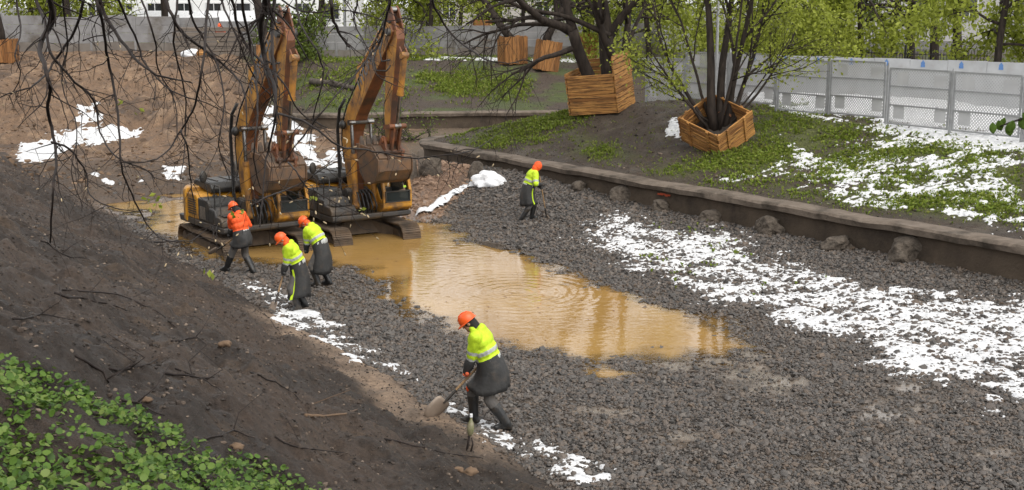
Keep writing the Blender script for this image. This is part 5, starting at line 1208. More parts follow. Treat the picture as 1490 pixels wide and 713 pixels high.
# first planter (tilted, open-topped, tall right panel) with its leaning willow
bx, by, bz = ground_px(868, 171)
yaw1 = R(-24)
P1 = Vector((bx + 0.30, by + 0.95, gz(bx + 0.3, by + 0.9) - 0.02))
pl1 = planter('big tilted orange timber planter with one high side holding the leaning dark tree', (P1.x, P1.y, P1.z), tuple((Matrix.Rotation(R(-8), 3, 'Y') @ Matrix.Rotation(R(5), 3, 'X') @ Matrix.Rotation(R(-27), 3, 'Z')).to_euler()), 1.95, 1.75, (1.5, 2.15, 1.85, 1.6), 'timber planters', seed=3, nrow=12)
kwb = dict(bend=0.35, kids=(3, 4), shrink=0.66, spread=(0.35, 0.9))
dk_ = dict(bend=0.4, kids=(3, 5), shrink=0.62, spread=(0.4, 1.0), droop=0.25)
t1, tr1 = grow_tree('willow_tree', 'dark leaning willow with several trunks and long bare limbs in the big tilted planter', 'tree', (P1.x, P1.y, P1.z + 0.6), [
    ((0.25, 0.1, 0), (0.06, 0.1, 1), 5.5, 0.36, 3, dict(bend=0.15, kids=(3, 4), shrink=0.6, taper=0.6, spread=(0.3, 0.8))),
    ((-0.25, 0, 0), (-0.42, -0.1, 1), 2.6, 0.30, 0, dict(bend=0.12, taper=0.75)),
    ((-1.25, -0.25, 2.35), (-0.95, -0.25, 0.55), 3.6, 0.20, 3, dk_),
    ((-1.15, -0.2, 2.3), (-0.35, 0.1, 1), 4.0, 0.20, 3, kwb),
    ((-0.9, -0.2, 1.75), (-1, -0.5, 0.12), 3.4, 0.13, 3, dk_),
    ((0.45, 0, 1.2), (-0.55, -0.1, 0.95), 3.8, 0.2, 2, kwb),
    ((0.5, 0.1, 0.5), (0.42, 0.0, 1), 4.6, 0.20, 3, kwb),
    ((0.2, -0.1, 2.2), (-1.0, -0.1, 0.35), 4.2, 0.13, 3, dk_),
    ((-1.9, -0.3, 2.6), (-1.0, -0.2, 0.05), 3.6, 0.10, 3, dict(bend=0.4, kids=(3, 5), shrink=0.6, spread=(0.4, 1.0), droop=0.5))], None, 'trees growing in planters', 5)
g5 = np.random.default_rng(5); tips = np.array([t[0][:] for t in tr1.tips if t[0][0] > 0.2 or t[0][2] > 3]); tips = np.repeat(tips, 2, 0)
leaf_quads('buds', tips + g5.normal(size=tips.shape) * 0.12, g5.uniform(0.04, 0.08, len(tips)), M['leaf_spring'], t1, g5, kind='stuff')
# second planter, turned corner-on and tipped down the slope
bx, by, bz = ground_px(1058, 219)
P2 = Vector((bx - 0.15, by + 1.05, gz(bx, by + 1.0) + 0.20))
pl2 = planter('low orange timber planter turned corner-on and tipped down the grassy slope', (P2.x, P2.y, P2.z), tuple((Matrix.Rotation(R(32), 3, 'X') @ Matrix.Rotation(R(-12), 3, 'Y') @ Matrix.Rotation(R(-50), 3, 'Z')).to_euler()), 1.72, 1.6, (1.0, 1.0, 0.95, 0.95), 'timber planters', seed=8, nrow=6, fill=0.3, battens=2)
sl_ = dict(bend=0.22, kids=(4, 6), shrink=0.52, taper=0.45, spread=(0.35, 0.9), upk=0.15)
st2 = []
for a_, l_, r_, o_ in [((-0.10, 0, 1), 6, 0.17, (-0.12, 0, 0)), ((0.03, 0.1, 1), 6.2, 0.16, (0.08, 0.1, 0)), ((0.28, 0, 1), 5.6, 0.12, (0.2, 0, 0)), ((-0.45, 0.1, 1), 4.8, 0.075, (-0.3, 0, 0)), ((-0.75, -0.1, 0.9), 3.6, 0.05, (-0.35, 0, 0.1)), ((0.5, 0.1, 1), 5.2, 0.09, (0.3, 0.05, 0)), ((0.75, -0.1, 0.9), 4.2, 0.05, (0.3, 0, 0.1)), ((-0.95, -0.2, 0.6), 3.2, 0.035, (-0.3, 0, 0.3)), ((0.15, -0.3, 1), 4.8, 0.06, (0.05, -0.1, 0)), ((1.0, 0.0, 0.55), 3.4, 0.035, (0.3, 0, 0.4)), ((-0.25, 0.3, 1), 5, 0.06, (-0.1, 0.2, 0))]:
    st2.append((o_, a_, l_, r_, 3 if r_ > 0.1 else 2, sl_))
t2_, tr2 = grow_tree('maple_tree', 'many-stemmed young tree with light green leaves fanning out of the low planter', 'tree', (P2.x, P2.y, P2.z + 0.22), st2, 'leaf_spring', 'trees growing in planters', 9, leaf_n=5, leaf_r=0.16, leaf_s=0.075, droop=0.0)
# dead leaves heaped inside the second planter
g6 = np.random.default_rng(6); dl = g6.normal(size=(160, 3)) * np.array([0.35, 0.25, 0.07]) + np.array([P2.x + 0.35, P2.y + 0.45, P2.z + 0.85])
M['dead_leaf'] = mat('dead_leaf', (0.12, 0.05, 0.025), (0.2, 0.09, 0.04), 9, 0.8)
o = leaf_quads('dead_leaves', dl, g6.uniform(0.05, 0.11, 160), M['dead_leaf'], None, g6); tag(o, 'brown dead leaves heaped in the low planter', 'dead leaves', kind='stuff')
# planters on the far bank, upright boards
def far_planter(label, px_, py_, Y, w, h, tilt, seed, yaw=0.0):
    p = at_Y(px_, py_, Y); z = gz(p.x, p.y); 
    return planter(label, (p.x, p.y, z), (R(1), R(tilt), yaw), w, w * 0.9, (h, h * 1.0, h, h), 'timber planters', vertical=True, seed=seed, fill=0.9), p, z
FP = [('tall board planter on the far bank with a limb leaning left out of it', 746, 86, 76, 1.42, 1.65, -1, 31, 0.35), ('leaning reddish board planter on the far bank, right of the upright one', 793, 92, 74, 1.25, 1.75, 9, 32, 0.25),
      ('board planter at the left edge beside the grey fence', 3, 78, 73.5, 1.5, 1.35, 0, 33, 0.1), ('board planter hidden behind the boom of the left excavator', 388, 86, 74, 1.2, 2.15, 2, 34, 0.2),
      ('pale board planter standing behind the leaning willow', 853, 80, 79, 1.0, 1.6, 4, 35, 0.3), ('high pale board planter behind the bare willow twigs', 702, 60, 88, 1.2, 2.0, 0, 36, 0.1)]
FT_LEAN = [(-0.75, 0, 0.9), (0.25, 0, 1), (0.1, 0, 1), (0.03, 0, 1), (0.1, 0, 1), (-0.1, 0, 1)]
for (lab, a, b, Y, w, h, tl, sd_, yw), ln in zip(FP, FT_LEAN):
    o, p, z = far_planter(lab, a, b, Y, w, h, tl, sd_, yw)
    d_ = dict(bend=0.25, kids=(3, 5), shrink=0.6, spread=(0.4, 0.9), taper=0.5)
    grow_tree('planter_tree', lab.replace('planter', 'planter tree', 1) if False else 'dark tree rising from the ' + lab[:60].split(' on ')[0].split(' at ')[0].split(' hidden')[0].split(' standing')[0].split(' behind')[0] + {31: ' with leaning limb', 32: ' beside the upright one', 33: ' at the left edge', 34: ' behind the left boom', 35: ' behind the willow', 36: ' far behind'}[sd_], 'tree', (p.x, p.y, z + h * 0.85),
              [((0, 0, 0), ln, 5.0, 0.28 if sd_ != 34 else 0.34, 3, d_)], 'leaf_mid' if sd_ in (33, 36) else None, 'trees growing in planters', sd_, leaf_n=2, leaf_r=0.2, leaf_s=0.09)

# ------------------------------------------------------------------ perforated fence on the right
def perf_mat():
    m, t, b = new_mat('perforated_sheet'); L = t.links; b.inputs['Roughness'].default_value = 0.5
    tc = t.nodes.new('ShaderNodeTexCoord'); co = tc.outputs['Object']
    no = t.nodes.new('ShaderNodeTexNoise'); no.inputs['Scale'].default_value = 1.4; no.inputs['Detail'].default_value = 5; L.new(co, no.inputs['Vector'])
    rp = t.nodes.new('ShaderNodeValToRGB'); rp.color_ramp.elements[0].position = 0.35; rp.color_ramp.elements[0].color = (0.42, 0.42, 0.43, 1); rp.color_ramp.elements[1].position = 0.7; rp.color_ramp.elements[1].color = (0.52, 0.52, 0.53, 1); L.new(no.outputs['Fac'], rp.inputs[0]); L.new(rp.outputs[0], b.inputs['Base Color'])
    sp = t.nodes.new('ShaderNodeSeparateXYZ'); L.new(co, sp.inputs[0])
    def mth(op, a, b_=None):
        n = t.nodes.new('ShaderNodeMath'); n.operation = op
        for i, s_ in enumerate((a, b_)):
            if s_ is None: continue
            if isinstance(s_, (int, float)): n.inputs[i].default_value = s_
            else: L.new(s_, n.inputs[i])
        return n.outputs[0]
    pitch = 0.108
    def dots(ox, oz):
        a = mth('SUBTRACT', mth('FRACT', mth('DIVIDE', mth('ADD', sp.outputs['X'], ox), pitch)), 0.5)
        c = mth('SUBTRACT', mth('FRACT', mth('DIVIDE', mth('ADD', sp.outputs['Z'], oz), pitch)), 0.5)
        return mth('ADD', mth('MULTIPLY', a, a), mth('MULTIPLY', c, c))
    d = mth('MINIMUM', dots(10, 10), dots(10 + pitch / 2, 10 + pitch / 2)); hole = mth('LESS_THAN', d, 0.06)
    # left blank: welded patches
    def rect(x0, x1, z0, z1):
        return mth('MULTIPLY', mth('MULTIPLY', mth('GREATER_THAN', sp.outputs['X'], x0), mth('LESS_THAN', sp.outputs['X'], x1)), mth('MULTIPLY', mth('GREATER_THAN', sp.outputs['Z'], z0), mth('LESS_THAN', sp.outputs['Z'], z1)))
    bl = mth('MAXIMUM', mth('MAXIMUM', rect(0.22, 0.68, 0.2, 0.62), rect(1.9, 2.35, 0.2, 0.62)), mth('MAXIMUM', rect(0.3, 0.75, 1.32, 1.72), rect(1.8, 2.3, 1.3, 1.68)))
    hole = mth('MULTIPLY', hole, mth('SUBTRACT', 1.0, bl))
    tr = t.nodes.new('ShaderNodeBsdfTransparent'); ms = t.nodes.new('ShaderNodeMixShader'); L.new(hole, ms.inputs[0]); L.new(b.outputs[0], ms.inputs[1]); L.new(tr.outputs[0], ms.inputs[2])
    out = [n for n in t.nodes if n.type == 'OUTPUT_MATERIAL'][0]; L.new(ms.outputs[0], out.inputs['Surface']); return m
M['perf'] = perf_mat(); M['galv'] = mat('galvanised_steel', (0.24, 0.245, 0.25), (0.32, 0.325, 0.33), 5, 0.5)
fa = np.array([5.65, 52.4]); fb_ = np.array([17.8, 32.3]); fl_ = np.linalg.norm(fb_ - fa); fd_ = (fb_ - fa) / fl_
PWF = 2.62; n_p = int(fl_ / PWF) + 1; fang = math.atan2(fd_[1], fd_[0])
froot = empty('perforated_fence', (fa[0], fa[1], gz(*fa)), fang); tag(froot, 'long grey fence of perforated steel panels along the top of the right bank', 'fence')
z0f = froot.location.z
for k in range(n_p + 1):
    q = fa + fd_ * k * PWF; z_ = gz(*q) - z0f; mb = MB(); mb.box((k * PWF, 0, z_ + 0.96), (0.07, 0.07, 2.04)); mb.box((k * PWF, 0, z_ + 2.0), (0.04, 0.04, 0.1)); mb.build('post', M['galv'], froot)
for k in range(n_p):
    q = fa + fd_ * (k + 0.5) * PWF; z_ = gz(*q) - z0f + 0.06; W_ = PWF - 0.16; H_ = 1.86
    sh_ = MB(); sh_.box((W_ / 2, 0, H_ / 2), (W_ - 0.08, 0.004, H_ - 0.08)); s_o = sh_.build('panel', M['perf'], froot); s_o.location = (k * PWF + 0.08, 0, z_)
    fr_ = MB()
    for x_ in (0.025, W_ - 0.025): fr_.box((x_, -0.01, H_ / 2), (0.05, 0.045, H_))
    for zz in (0.025, H_ - 0.025): fr_.box((W_ / 2, -0.01, zz), (W_ - 0.102, 0.043, 0.05))
    for zz in (0.64, 1.26): fr_.box((W_ / 2, -0.026, zz), (W_ - 0.102, 0.03, 0.045))
    fr_.build('panel_frame', M['galv'], s_o)
    # each panel hangs a touch differently
    s_o.rotation_euler = (R(random.uniform(-0.6, 0.6)), R(random.uniform(-0.4, 0.4)), 0)
snow_patch('snow', [[(1080, 128), (1500, 128), (1500, 190), (1300, 172), (1120, 150)]], 2.82, 'snow covering the ground behind the perforated fence', 0.12, 0.30, 1.2, 0.06, seed=14, soft=6)
# hoarding with small blue emblems beyond the fence
M['hoard'] = mat('pale_hoarding', (0.31, 0.315, 0.32), (0.39, 0.395, 0.40), 1.5, 0.6, dirt=(0.3, 0.29, 0.28), dscale=1.2, damt=0.25)
M['blue'] = mat('blue_emblem', (0.07, 0.16, 0.36), (0.09, 0.19, 0.4), 5, 0.6)
h0, h1 = at_Y(1040, 90, 57), at_Y(1560, 90, 46); hdv = Vector((h1.x - h0.x, h1.y - h0.y, 0)); hL = hdv.length; ha = math.atan2(hdv.y, hdv.x)
hroot = empty('site_hoarding', (h0.x, h0.y, 2.62), ha); tag(hroot, 'pale panel hoarding with small blue emblems behind the perforated fence', 'hoarding')
nh = 10
for k in range(nh):
    w_ = hL / nh; q = MB(); hh = 1.80 + 0.02 * (k % 2) + (0.45 if k > 8 else 0); q.box(((k + 0.5) * w_, 0.012 * (k % 2), hh / 2), (w_ - 0.015, 0.05, hh)); po = bevel(q.build('panel', M['hoard'], hroot), 0.006, 1)
    e = MB(); xx = (k + 0.35) * w_
    e.tube([(xx, -0.034 + 0.012 * (k % 2), 1.66), (xx, -0.028 + 0.012 * (k % 2), 1.66)], 0.085, 14); e.box((xx, -0.032 + 0.012 * (k % 2), 1.56), (0.18, 0.006, 0.10)); e.box((xx, -0.032 + 0.012 * (k % 2), 1.745), (0.05, 0.006, 0.07)); e.build('emblem', M['blue'], po)
# dark iron railing
r0, r1 = at_Y(1080, 80, 72), at_Y(1440, 80, 62); rv = Vector((r1.x - r0.x, r1.y - r0.y, 0)); rL = rv.length
rroot = empty('iron_railing', (r0.x, r0.y, 3.05), math.atan2(rv.y, rv.x)); tag(rroot, 'dark iron railing in front of the park trees beyond the hoarding', 'railing')
M['iron'] = mat('black_iron', (0.015, 0.015, 0.016), (0.028, 0.026, 0.025), 10, 0.5)
q = MB(); q.box((rL / 2, 0, 1.05), (rL, 0.04, 0.05)); q.build('top_rail', M['iron'], rroot); q = MB(); q.box((rL / 2, 0, 0.3), (rL, 0.04, 0.05)); q.build('bottom_rail', M['iron'], rroot)
q = MB()
for k in range(int(rL / 0.16)): q.box((0.08 + k * 0.16, 0, 0.66), (0.024, 0.024, 1.3))
q.build('bars', M['iron'], rroot)
for k in range(int(rL / 2.5) + 1): q = MB(); q.box((k * 2.5, 0, 0.75), (0.09, 0.09, 1.5)); q.build('post', M['iron'], rroot)

# ------------------------------------------------------------------ far fence of grey panels, log stack, buildings
M['fence_grey'] = mat('grey_fence_panel', (0.17, 0.165, 0.165), (0.24, 0.235, 0.235), 1.2, 0.75, 0.004, 20, dirt=(0.10, 0.085, 0.07), dscale=0.7, damt=0.35)
M['fence_base'] = mat('stained_fence_foot', (0.12, 0.10, 0.085), (0.18, 0.16, 0.14), 1.5, 0.85, 0.006, 15)
def panel_fence(label, pxa, Ya, pxb, Yb, ytop_m, group=None):
    a = at_Y(pxa, 80, Ya); b = at_Y(pxb, 80, Yb); v = Vector((b.x - a.x, b.y - a.y, 0)); L = v.length; z0 = gz(a.x, a.y); root = empty('panel_fence', (a.x, a.y, z0), math.atan2(v.y, v.x)); tag(root, label, 'fence', group)
    n = max(1, round(L / 2.6)); w = L / n
    for k in range(n + 1): q = MB(); p = a + v * k / n; q.box((k * w, 0, gz(p.x, p.y) - z0 + ytop_m / 2), (0.13, 0.13, ytop_m + 0.06)); q.build('post', M['fence_grey'], root)
    for k in range(n):
        p = a + v * (k + 0.5) / n; z = gz(p.x, p.y) - z0; q = MB(); nb = 4
        for i in range(1, nb): hh = ytop_m / nb; q.box(((k + 0.5) * w, 0.006 * (i % 2), z + hh * (i + 0.5)), (w - 0.14, 0.06, hh - 0.014))
        po = bevel(q.build('panel', M['fence_grey'], root), 0.008, 1); q = MB(); q.box(((k + 0.5) * w, -0.02, z + ytop_m / nb * 0.5 - 0.1), (w - 0.14, 0.1, ytop_m / nb + 0.18)); q.build('plinth', M['fence_base'], po)
    return root
panel_fence('grey slab fence behind the excavated slope at the left', -60, 77, 262, 78, 2.15)
panel_fence('grey slab fence running behind the two raised booms', 262, 78.4, 600, 81, 2.0)
panel_fence('grey slab fence far behind the bare willow twigs', 604, 81.3, 960, 83, 1.9)
# stacked timber sheets
lg0 = at_Y(255, 80, 74.6); lgz = gz(lg0.x + 2, lg0.y)
M['old_timber'] = mat('weathered_timber', (0.10, 0.082, 0.066), (0.16, 0.13, 0.105), 1.5, 0.85, 0.006, 14, stretch=(0.5, 6, 6))
sroot = empty('timber_stack', (lg0.x + 2.1, lg0.y, lgz)); tag(sroot, 'stack of weathered grey brown beams in front of the far grey fence', 'timber stack')
gl_ = random.Random(4)
for k in range(6):
    q = MB(); q.box((gl_.uniform(-0.15, 0.15), gl_.uniform(-0.05, 0.05), 0.16 + 0.29 * k), (4.2 + gl_.uniform(-0.2, 0.2), 0.5, 0.255)); bevel(q.build('beam', M['old_timber'], sroot), 0.03, 2)
# person behind the stack
pp = at_Y(321, 38, 75.6); make_person('distant worker with orange helmet standing behind the timber stack', (pp.x, pp.y, gz(pp.x, pp.y)), R(-100), 0.98, R(8), R(14), [(0.05, 0.12, 0.015), (-0.08, -0.12, 0.015)], [(0.30, 0.20, 0.95), (0.32, -0.18, 0.95)], (0, 1, 0), 'hv_orange', 0.6, sleeve_dark=0.5)
# sack and rusty bucket at the foot of the stack
def lumpy(name, label, cat, loc, r, mt, seed, sub=4, amp=0.25, squash=0.6, parent=None):
    bm = bmesh.new(); bmesh.ops.create_icosphere(bm, subdivisions=sub, radius=1.0)
    for v in bm.verts:
        p = v.co; f = 1 + amp * (2 * (vnoise(np.array([p.x * 1.6 + seed + 40.0]), np.array([p.y * 1.6 + p.z * 1.1 + seed * 3.1 + 40.0]), seed)[0]) - 1) + amp * 0.5 * (2 * vnoise(np.array([p.x * 4.5 + seed + 80]), np.array([p.y * 4.5 + p.z * 3.3 + 60]), seed + 3)[0] - 1)
        v.co = Vector((p.x * r[0] * f, p.y * r[1] * f, max(p.z, -0.75) * r[2] * f))
    for f in bm.faces: f.smooth = True
    me = bpy.data.meshes.new(name); bm.to_mesh(me); bm.free(); o = link_mesh(name, me, mt); o.location = loc; tag(o, label, cat); return o
M['white_cloth'] = mat('white_cloth', (0.62, 0.63, 0.65), (0.72, 0.72, 0.73), 6, 0.75, 0.03, 9)
p = at_Y(278, 76, 73.6); lumpy('sack', 'small white sack lying at the foot of the timber stack', 'sack', (p.x, p.y, gz(p.x, p.y) + 0.18), (0.5, 0.3, 0.30), M['white_cloth'], 3)
p = at_Y(293, 77, 73.4); lumpy('sack', 'orange bundle lying beside the small white sack', 'sack', (p.x, p.y, gz(p.x, p.y) + 0.14), (0.27, 0.22, 0.25), M['plank'], 5)
# buildings
M['white_wall'] = mat('white_render', (0.72, 0.72, 0.71), (0.8, 0.8, 0.79), 0.6, 0.8); M['grey_wall'] = mat('grey_render', (0.30, 0.29, 0.285), (0.36, 0.35, 0.345), 0.5, 0.85); M['beige_wall'] = mat('beige_render', (0.36, 0.33, 0.30), (0.42, 0.39, 0.36), 0.5, 0.85)
M['win'] = mat('dark_window_glass', (0.02, 0.022, 0.025), (0.04, 0.042, 0.045), 2, 0.12); M['roof_grey'] = mat('metal_roof', (0.40, 0.41, 0.42), (0.5, 0.5, 0.51), 1, 0.5); M['frame_w'] = mat('window_frame_paint', (0.5, 0.5, 0.5), (0.6, 0.6, 0.6), 5, 0.6)
def building(label, pxa, pxb, Y, z_top, mt, wz, ww, wh, step, depth=12, base_dark=None, roof=True):
    a = at_Y(pxa, 40, Y); b = at_Y(pxb, 40, Y); w = b.x - a.x; z0 = 3.6; root = empty('building', ((a.x + b.x) / 2, Y, z0)); tag(root, label, 'building')
    q = MB(); q.box((0, depth / 2, (z_top - z0) / 2), (w, depth, z_top - z0)); wl = q.build('wall', M[mt], root)
    n = int(w / step)
    for zz in wz:
        for k in range(n):
            x = -w / 2 + (k + 0.5) * w / n; f = MB(); t_ = 0.09
            f.box((x - ww / 2, -0.02, zz - z0), (t_, 0.14, wh + t_)); f.box((x + ww / 2, -0.02, zz - z0), (t_, 0.14, wh + t_)); f.box((x, -0.02, zz - z0 + wh / 2), (ww - t_, 0.138, t_)); f.box((x, -0.05, zz - z0 - wh / 2), (ww + 0.2, 0.2, t_)); f.box((x, -0.015, zz - z0), (0.06, 0.10, wh - t_))
            fo = f.build('window', M['frame_w'], root); g_ = MB(); g_.box((x, -0.004, zz - z0), (ww - t_, 0.02, wh - t_)); g_.build('pane', M['win'], fo)
    if roof: q = MB(); q.prism([(-0.5, z_top - z0 + 0.003), (depth + 0.5, z_top - z0 + 0.003), (depth * 0.5, z_top - z0 + 3)], -w / 2 - 0.4, w / 2 + 0.4); q.v = [(y_, x_, z_) for x_, y_, z_ in q.v]; q.build('roof', M['roof_grey'], root)
    return root
building('long white building with small dark windows behind the grey fence at the left', 120, 505, 102, 13, 'white_wall', (6.15, 9.6), 1.2, 1.3, 2.3)
lean = MB(); 
building('grey building half hidden by green trees behind the perforated fence', 1150, 1520, 108, 15, 'grey_wall', (6.4, 9.8), 1.3, 1.7, 4.2)
building('pale beige building behind the bare willow in the middle', 620, 960, 112, 14, 'beige_wall', (6.2, 9.6), 1.2, 1.6, 4.0)
shed = at_Y(300, 40, 90); sr = empty('lean_to_shed', (shed.x, 90, 3.6)); tag(sr, 'low shed with snowy white roof in front of the white building', 'shed')
q = MB(); q.box((0, 1.5, 0.9), (13.5, 3, 1.8)); q.build('wall', M['beige_wall'], sr); q = MB(); q.prism([(-0.3, 1.82), (3.6, 2.55), (3.6, 2.62), (-0.3, 1.92)], -7, 7); q.v = [(y_, x_, z_) for x_, y_, z_ in q.v]; q.build('roof', M['snow'], sr)
# lamp posts
for a, Y, r_, lab in ((503, 84, 0.11, 'grey post behind the right boom'), (1043, 47.5, 0.06, 'thin pale grey pole behind the many-stemmed tree')):
    p = at_Y(a, 80, Y); z = gz(p.x, p.y); root = empty('lamp_post', (p.x, p.y, z)); tag(root, lab, 'lamp post'); q = MB(); q.tube([(0, 0, -0.1), (0, 0, 8)], [r_, r_ * 0.75], 12); q.build('pole', M['galv'], root, True, 50)
    q = MB(); q.tube([(0, 0, 0), (0, 0, 0.5)], [r_ * 1.5, r_ * 1.4], 12); q.build('base_sleeve', M['galv'], root, True, 50); q = MB(); q.tube([(0, 0, 7.9), (0, -0.5, 8.3), (0, -1.3, 8.4)], 0.04, 8); q.box((0, -1.5, 8.38), (0.2, 0.5, 0.1)); q.build('lamp_head', M['galv'], root)

# ------------------------------------------------------------------ background trees
bgk = dict(bend=0.3, kids=(4, 5), shrink=0.62, spread=(0.5, 1.1), taper=0.45)
def bg_tree(kind, px_, Y, H, seed, label, low=2.0, ln=5, ls=0.13, tr_r=0.22, lean=(0, 0, 1)):
    p = at_Y(px_, 60, Y); z = gz(p.x, p.y); g = random.Random(seed); st = [((0, 0, -0.1), lean, H * 0.62, tr_r, 0, dict(bend=0.1, taper=0.55))]
    for k in range(9):
        h = low + (H * 0.58 - low) * k / 8.0; a = g.uniform(0, 6.283); st.append(((lean[0] * h, lean[1] * h, h), (math.cos(a), math.sin(a), g.uniform(0.1, 0.8)), H * g.uniform(0.22, 0.34), tr_r * 0.4, 2, dict(bend=0.35, kids=(3, 4), shrink=0.62, spread=(0.4, 1.0), droop=0.55 if kind != 'bare' else 0.1, taper=0.4)))
    nm = {'spring': 'leafy_tree', 'mid': 'leafy_tree', 'bare': 'bare_tree'}[kind]
    return grow_tree(nm, label, 'tree', (p.x, p.y, z), st, {'spring': 'leaf_spring', 'mid': 'leaf_mid', 'bare': None}[kind], 'trees beyond the fences', seed, leaf_n=ln, leaf_r=0.35, leaf_s=ls, droop=0.45)
BG = [('spring', 45, 86, 11, 51, 'light green tree over the left end of the slab fence', 2.6), ('spring', 150, 88, 11, 52, 'light green tree behind the slab fence, right of a dark trunk', 3.0), ('bare', 104, 84, 12, 53, 'straight dark trunk behind the slab fence at the left', 4.5),
      ('mid', 425, 78, 5, 54, 'green bush-like tree just right of the left boom', 0.8), ('spring', 622, 82, 11, 55, 'big light green tree right of the right boom', 1.2), ('spring', 560, 86, 11, 56, 'light green tree directly behind the right boom', 2.2), ('spring', 668, 92, 10, 57, 'light green tree behind the bare twigs of the willow', 2.5),
      ('spring', 945, 76, 12, 58, 'light green tree between the two planter trees', 2.2), ('spring', 1118, 64, 11, 59, 'light green tree behind the left part of the perforated fence', 2.6), ('spring', 1195, 70, 11, 60, 'light green tree behind the middle of the perforated fence', 2.4), ('spring', 1258, 68, 11, 61, 'light green tree left of the dark park trunks', 2.2),
      ('spring', 1452, 58, 11, 62, 'bright green tree over the right end of the hoarding', 2.6), ('bare', 1328, 72, 13, 63, 'leftmost dark trunk of the three in the park', 4.2), ('bare', 1362, 76, 13, 64, 'middle dark trunk of the three in the park', 4.2), ('bare', 1398, 68, 13, 65, 'rightmost dark trunk of the three in the park', 4.5), ('mid', 1300, 84, 11, 66, 'darker green tree behind the park trunks', 2.0), ('mid', 860, 90, 11, 67, 'darker green tree far behind the leaning willow', 2.0), ('spring', 1020, 82, 12, 68, 'light green tree far behind the many-stemmed tree', 2.0),
      ('mid', 760, 96, 12, 70, 'darker green tree far behind the board planters', 2.5), ('bare', 470, 90, 12, 71, 'bare tree behind the slab fence between the booms', 3.0), ('bare', 240, 90, 12, 72, 'bare tree in front of the long white building', 3.2)]
for b_ in BG:
    bg_tree(*b_[:5], b_[5], low=b_[6], tr_r=0.30 if b_[0] == 'bare' else 0.2, ln=14 if b_[0] == 'spring' else 9, ls=0.15)

# ------------------------------------------------------------------ stumps and boulders along the wall
STUB = [(905, 290, 0.24, 0.50, 'cobbly concrete stump by the wall, left of the orange paint mark'), (961, 306, 0.19, 0.36, 'small concrete stump right below the orange paint mark'), (1036, 320, 0.24, 0.34, 'low rounded stump against the wall between two taller stumps'),
        (1121, 338, 0.27, 0.50, 'flat-topped stump standing clear of the wall above the snow'), (1218, 360, 0.25, 0.34, 'low dark stump sunk into the wall foot, right of the flat-topped one'), (1317, 376, 0.30, 0.62, 'tall broken stump with a pale cap near the right end of the wall'),
        (692, 258, 0.22, 0.66, 'mossy stump against the wall left of the white bag'), (842, 276, 0.18, 0.32, 'small stump at the wall foot between the hooded worker and the paint mark'), (628, 250, 0.26, 0.62, 'brown stump under the rounded end of the wall')]
def stump(px_, py_, r, h, label, seed):
    x, y, z = ground_px(px_, py_, 20, 60); g = random.Random(seed); u_, v_ = uv(x, y)
    bm = bmesh.new(); bmesh.ops.create_icosphere(bm, subdivisions=4, radius=1.0)
    for v in bm.verts:
        p = v.co.copy(); e = 3.2; nrm = (abs(p.x) ** e + abs(p.y) ** e + abs(p.z) ** e) ** (1 / e); p = p / nrm                  # squarish block
        n = vnoise(np.array([p.x * 1.1 + p.z * .7 + seed * 3 + 50]), np.array([p.y * 1.1 - p.z * 0.6 + seed * 7 + 50]), seed)[0] - 0.5; n2 = vnoise(np.array([p.x * 3 + p.z * 2 + seed + 90]), np.array([p.y * 3 + p.z * 2.4 + 70]), seed + 9)[0] - 0.5
        n3 = vnoise(np.array([p.x * 7 + p.z * 4 + seed + 30]), np.array([p.y * 7 + p.z * 5 + 40]), seed + 5)[0] - 0.5; k = 1.0 + 0.62 * n + 0.42 * n2 + 0.20 * n3; tp = 1.25 - 0.28 * p.z
        v.co = Vector((p.x * r * 1.12 * k * tp + 0.06 * n2, p.y * r * k * tp, p.z * h * 0.62 * (1 + 0.3 * n) + h * 0.28))
    for f in bm.faces: f.smooth = True
    me = bpy.data.meshes.new('stump'); bm.to_mesh(me); bm.free(); o = link_mesh('stump', me, M['stub']); o.location = (x, y, z); o.rotation_euler = (R(g.uniform(-7, 7)), R(g.uniform(-7, 7)), g.uniform(0, 3)); tag(o, label, 'stump', 'broken stumps along the foot of the wall')
for i, a in enumerate(STUB): stump(*a, 40 + i)
# timber stakes by the rounded end
for i, (a, b, h, lab) in enumerate([(604, 258, 0.85, 'upright brown board by the wall end, nearest the right bucket'), (613, 256, 0.95, 'upright brown board between two others at the wall end'), (597, 262, 0.7, 'short leaning brown board at the wall end')]):
    x, y, z = ground_px(a, b, 25, 60); q = MB(); q.prism([(-0.11, -0.2), (0.11, -0.2), (0.10, h * 0.95), (0.0, h), (-0.10, h * 0.93)], -0.03, 0.03); o = bevel(q.build('board', M['old_timber'], None), 0.008); o.location = (x, y, z); o.rotation_euler = (R(4 * (i - 1)), R(6 * (i - 1)), 0.3 * i); tag(o, lab, 'board', 'boards at the end of the wall')
# white bag and geotextile strip on the gravel
x, y, z = ground_px(716, 268, 25, 60)
bm = bmesh.new(); bmesh.ops.create_icosphere(bm, subdivisions=5, radius=1.0)
for v in bm.verts:
    p = v.co; a = math.atan2(p.y, p.x); n = vnoise(np.array([p.x * 2 + 30, p.x * 5 + 70]), np.array([p.y * 2 + p.z * 1.5 + 30, p.y * 5 + p.z * 4 + 20]), 5); fold = 0.09 * math.sin(7 * a + 5 * p.z) * (1 - abs(p.z))
    k = 1 + 0.35 * (n[0] - 0.5) + 0.16 * (n[1] - 0.5) + fold; hz = max(p.z, -0.2); v.co = Vector((p.x * 0.52 * k * (1.1 - 0.15 * p.x), p.y * 0.36 * k, hz * 0.36 * k * (1 - 0.35 * p.x)))
for f in bm.faces: f.smooth = True
me = bpy.data.meshes.new('bag'); bm.to_mesh(me); bm.free(); o = link_mesh('bag', me, M['white_cloth']); o.location = (x, y, z + 0.04); tag(o, 'crumpled white cloth bag lying on the gravel against the wall', 'bag')
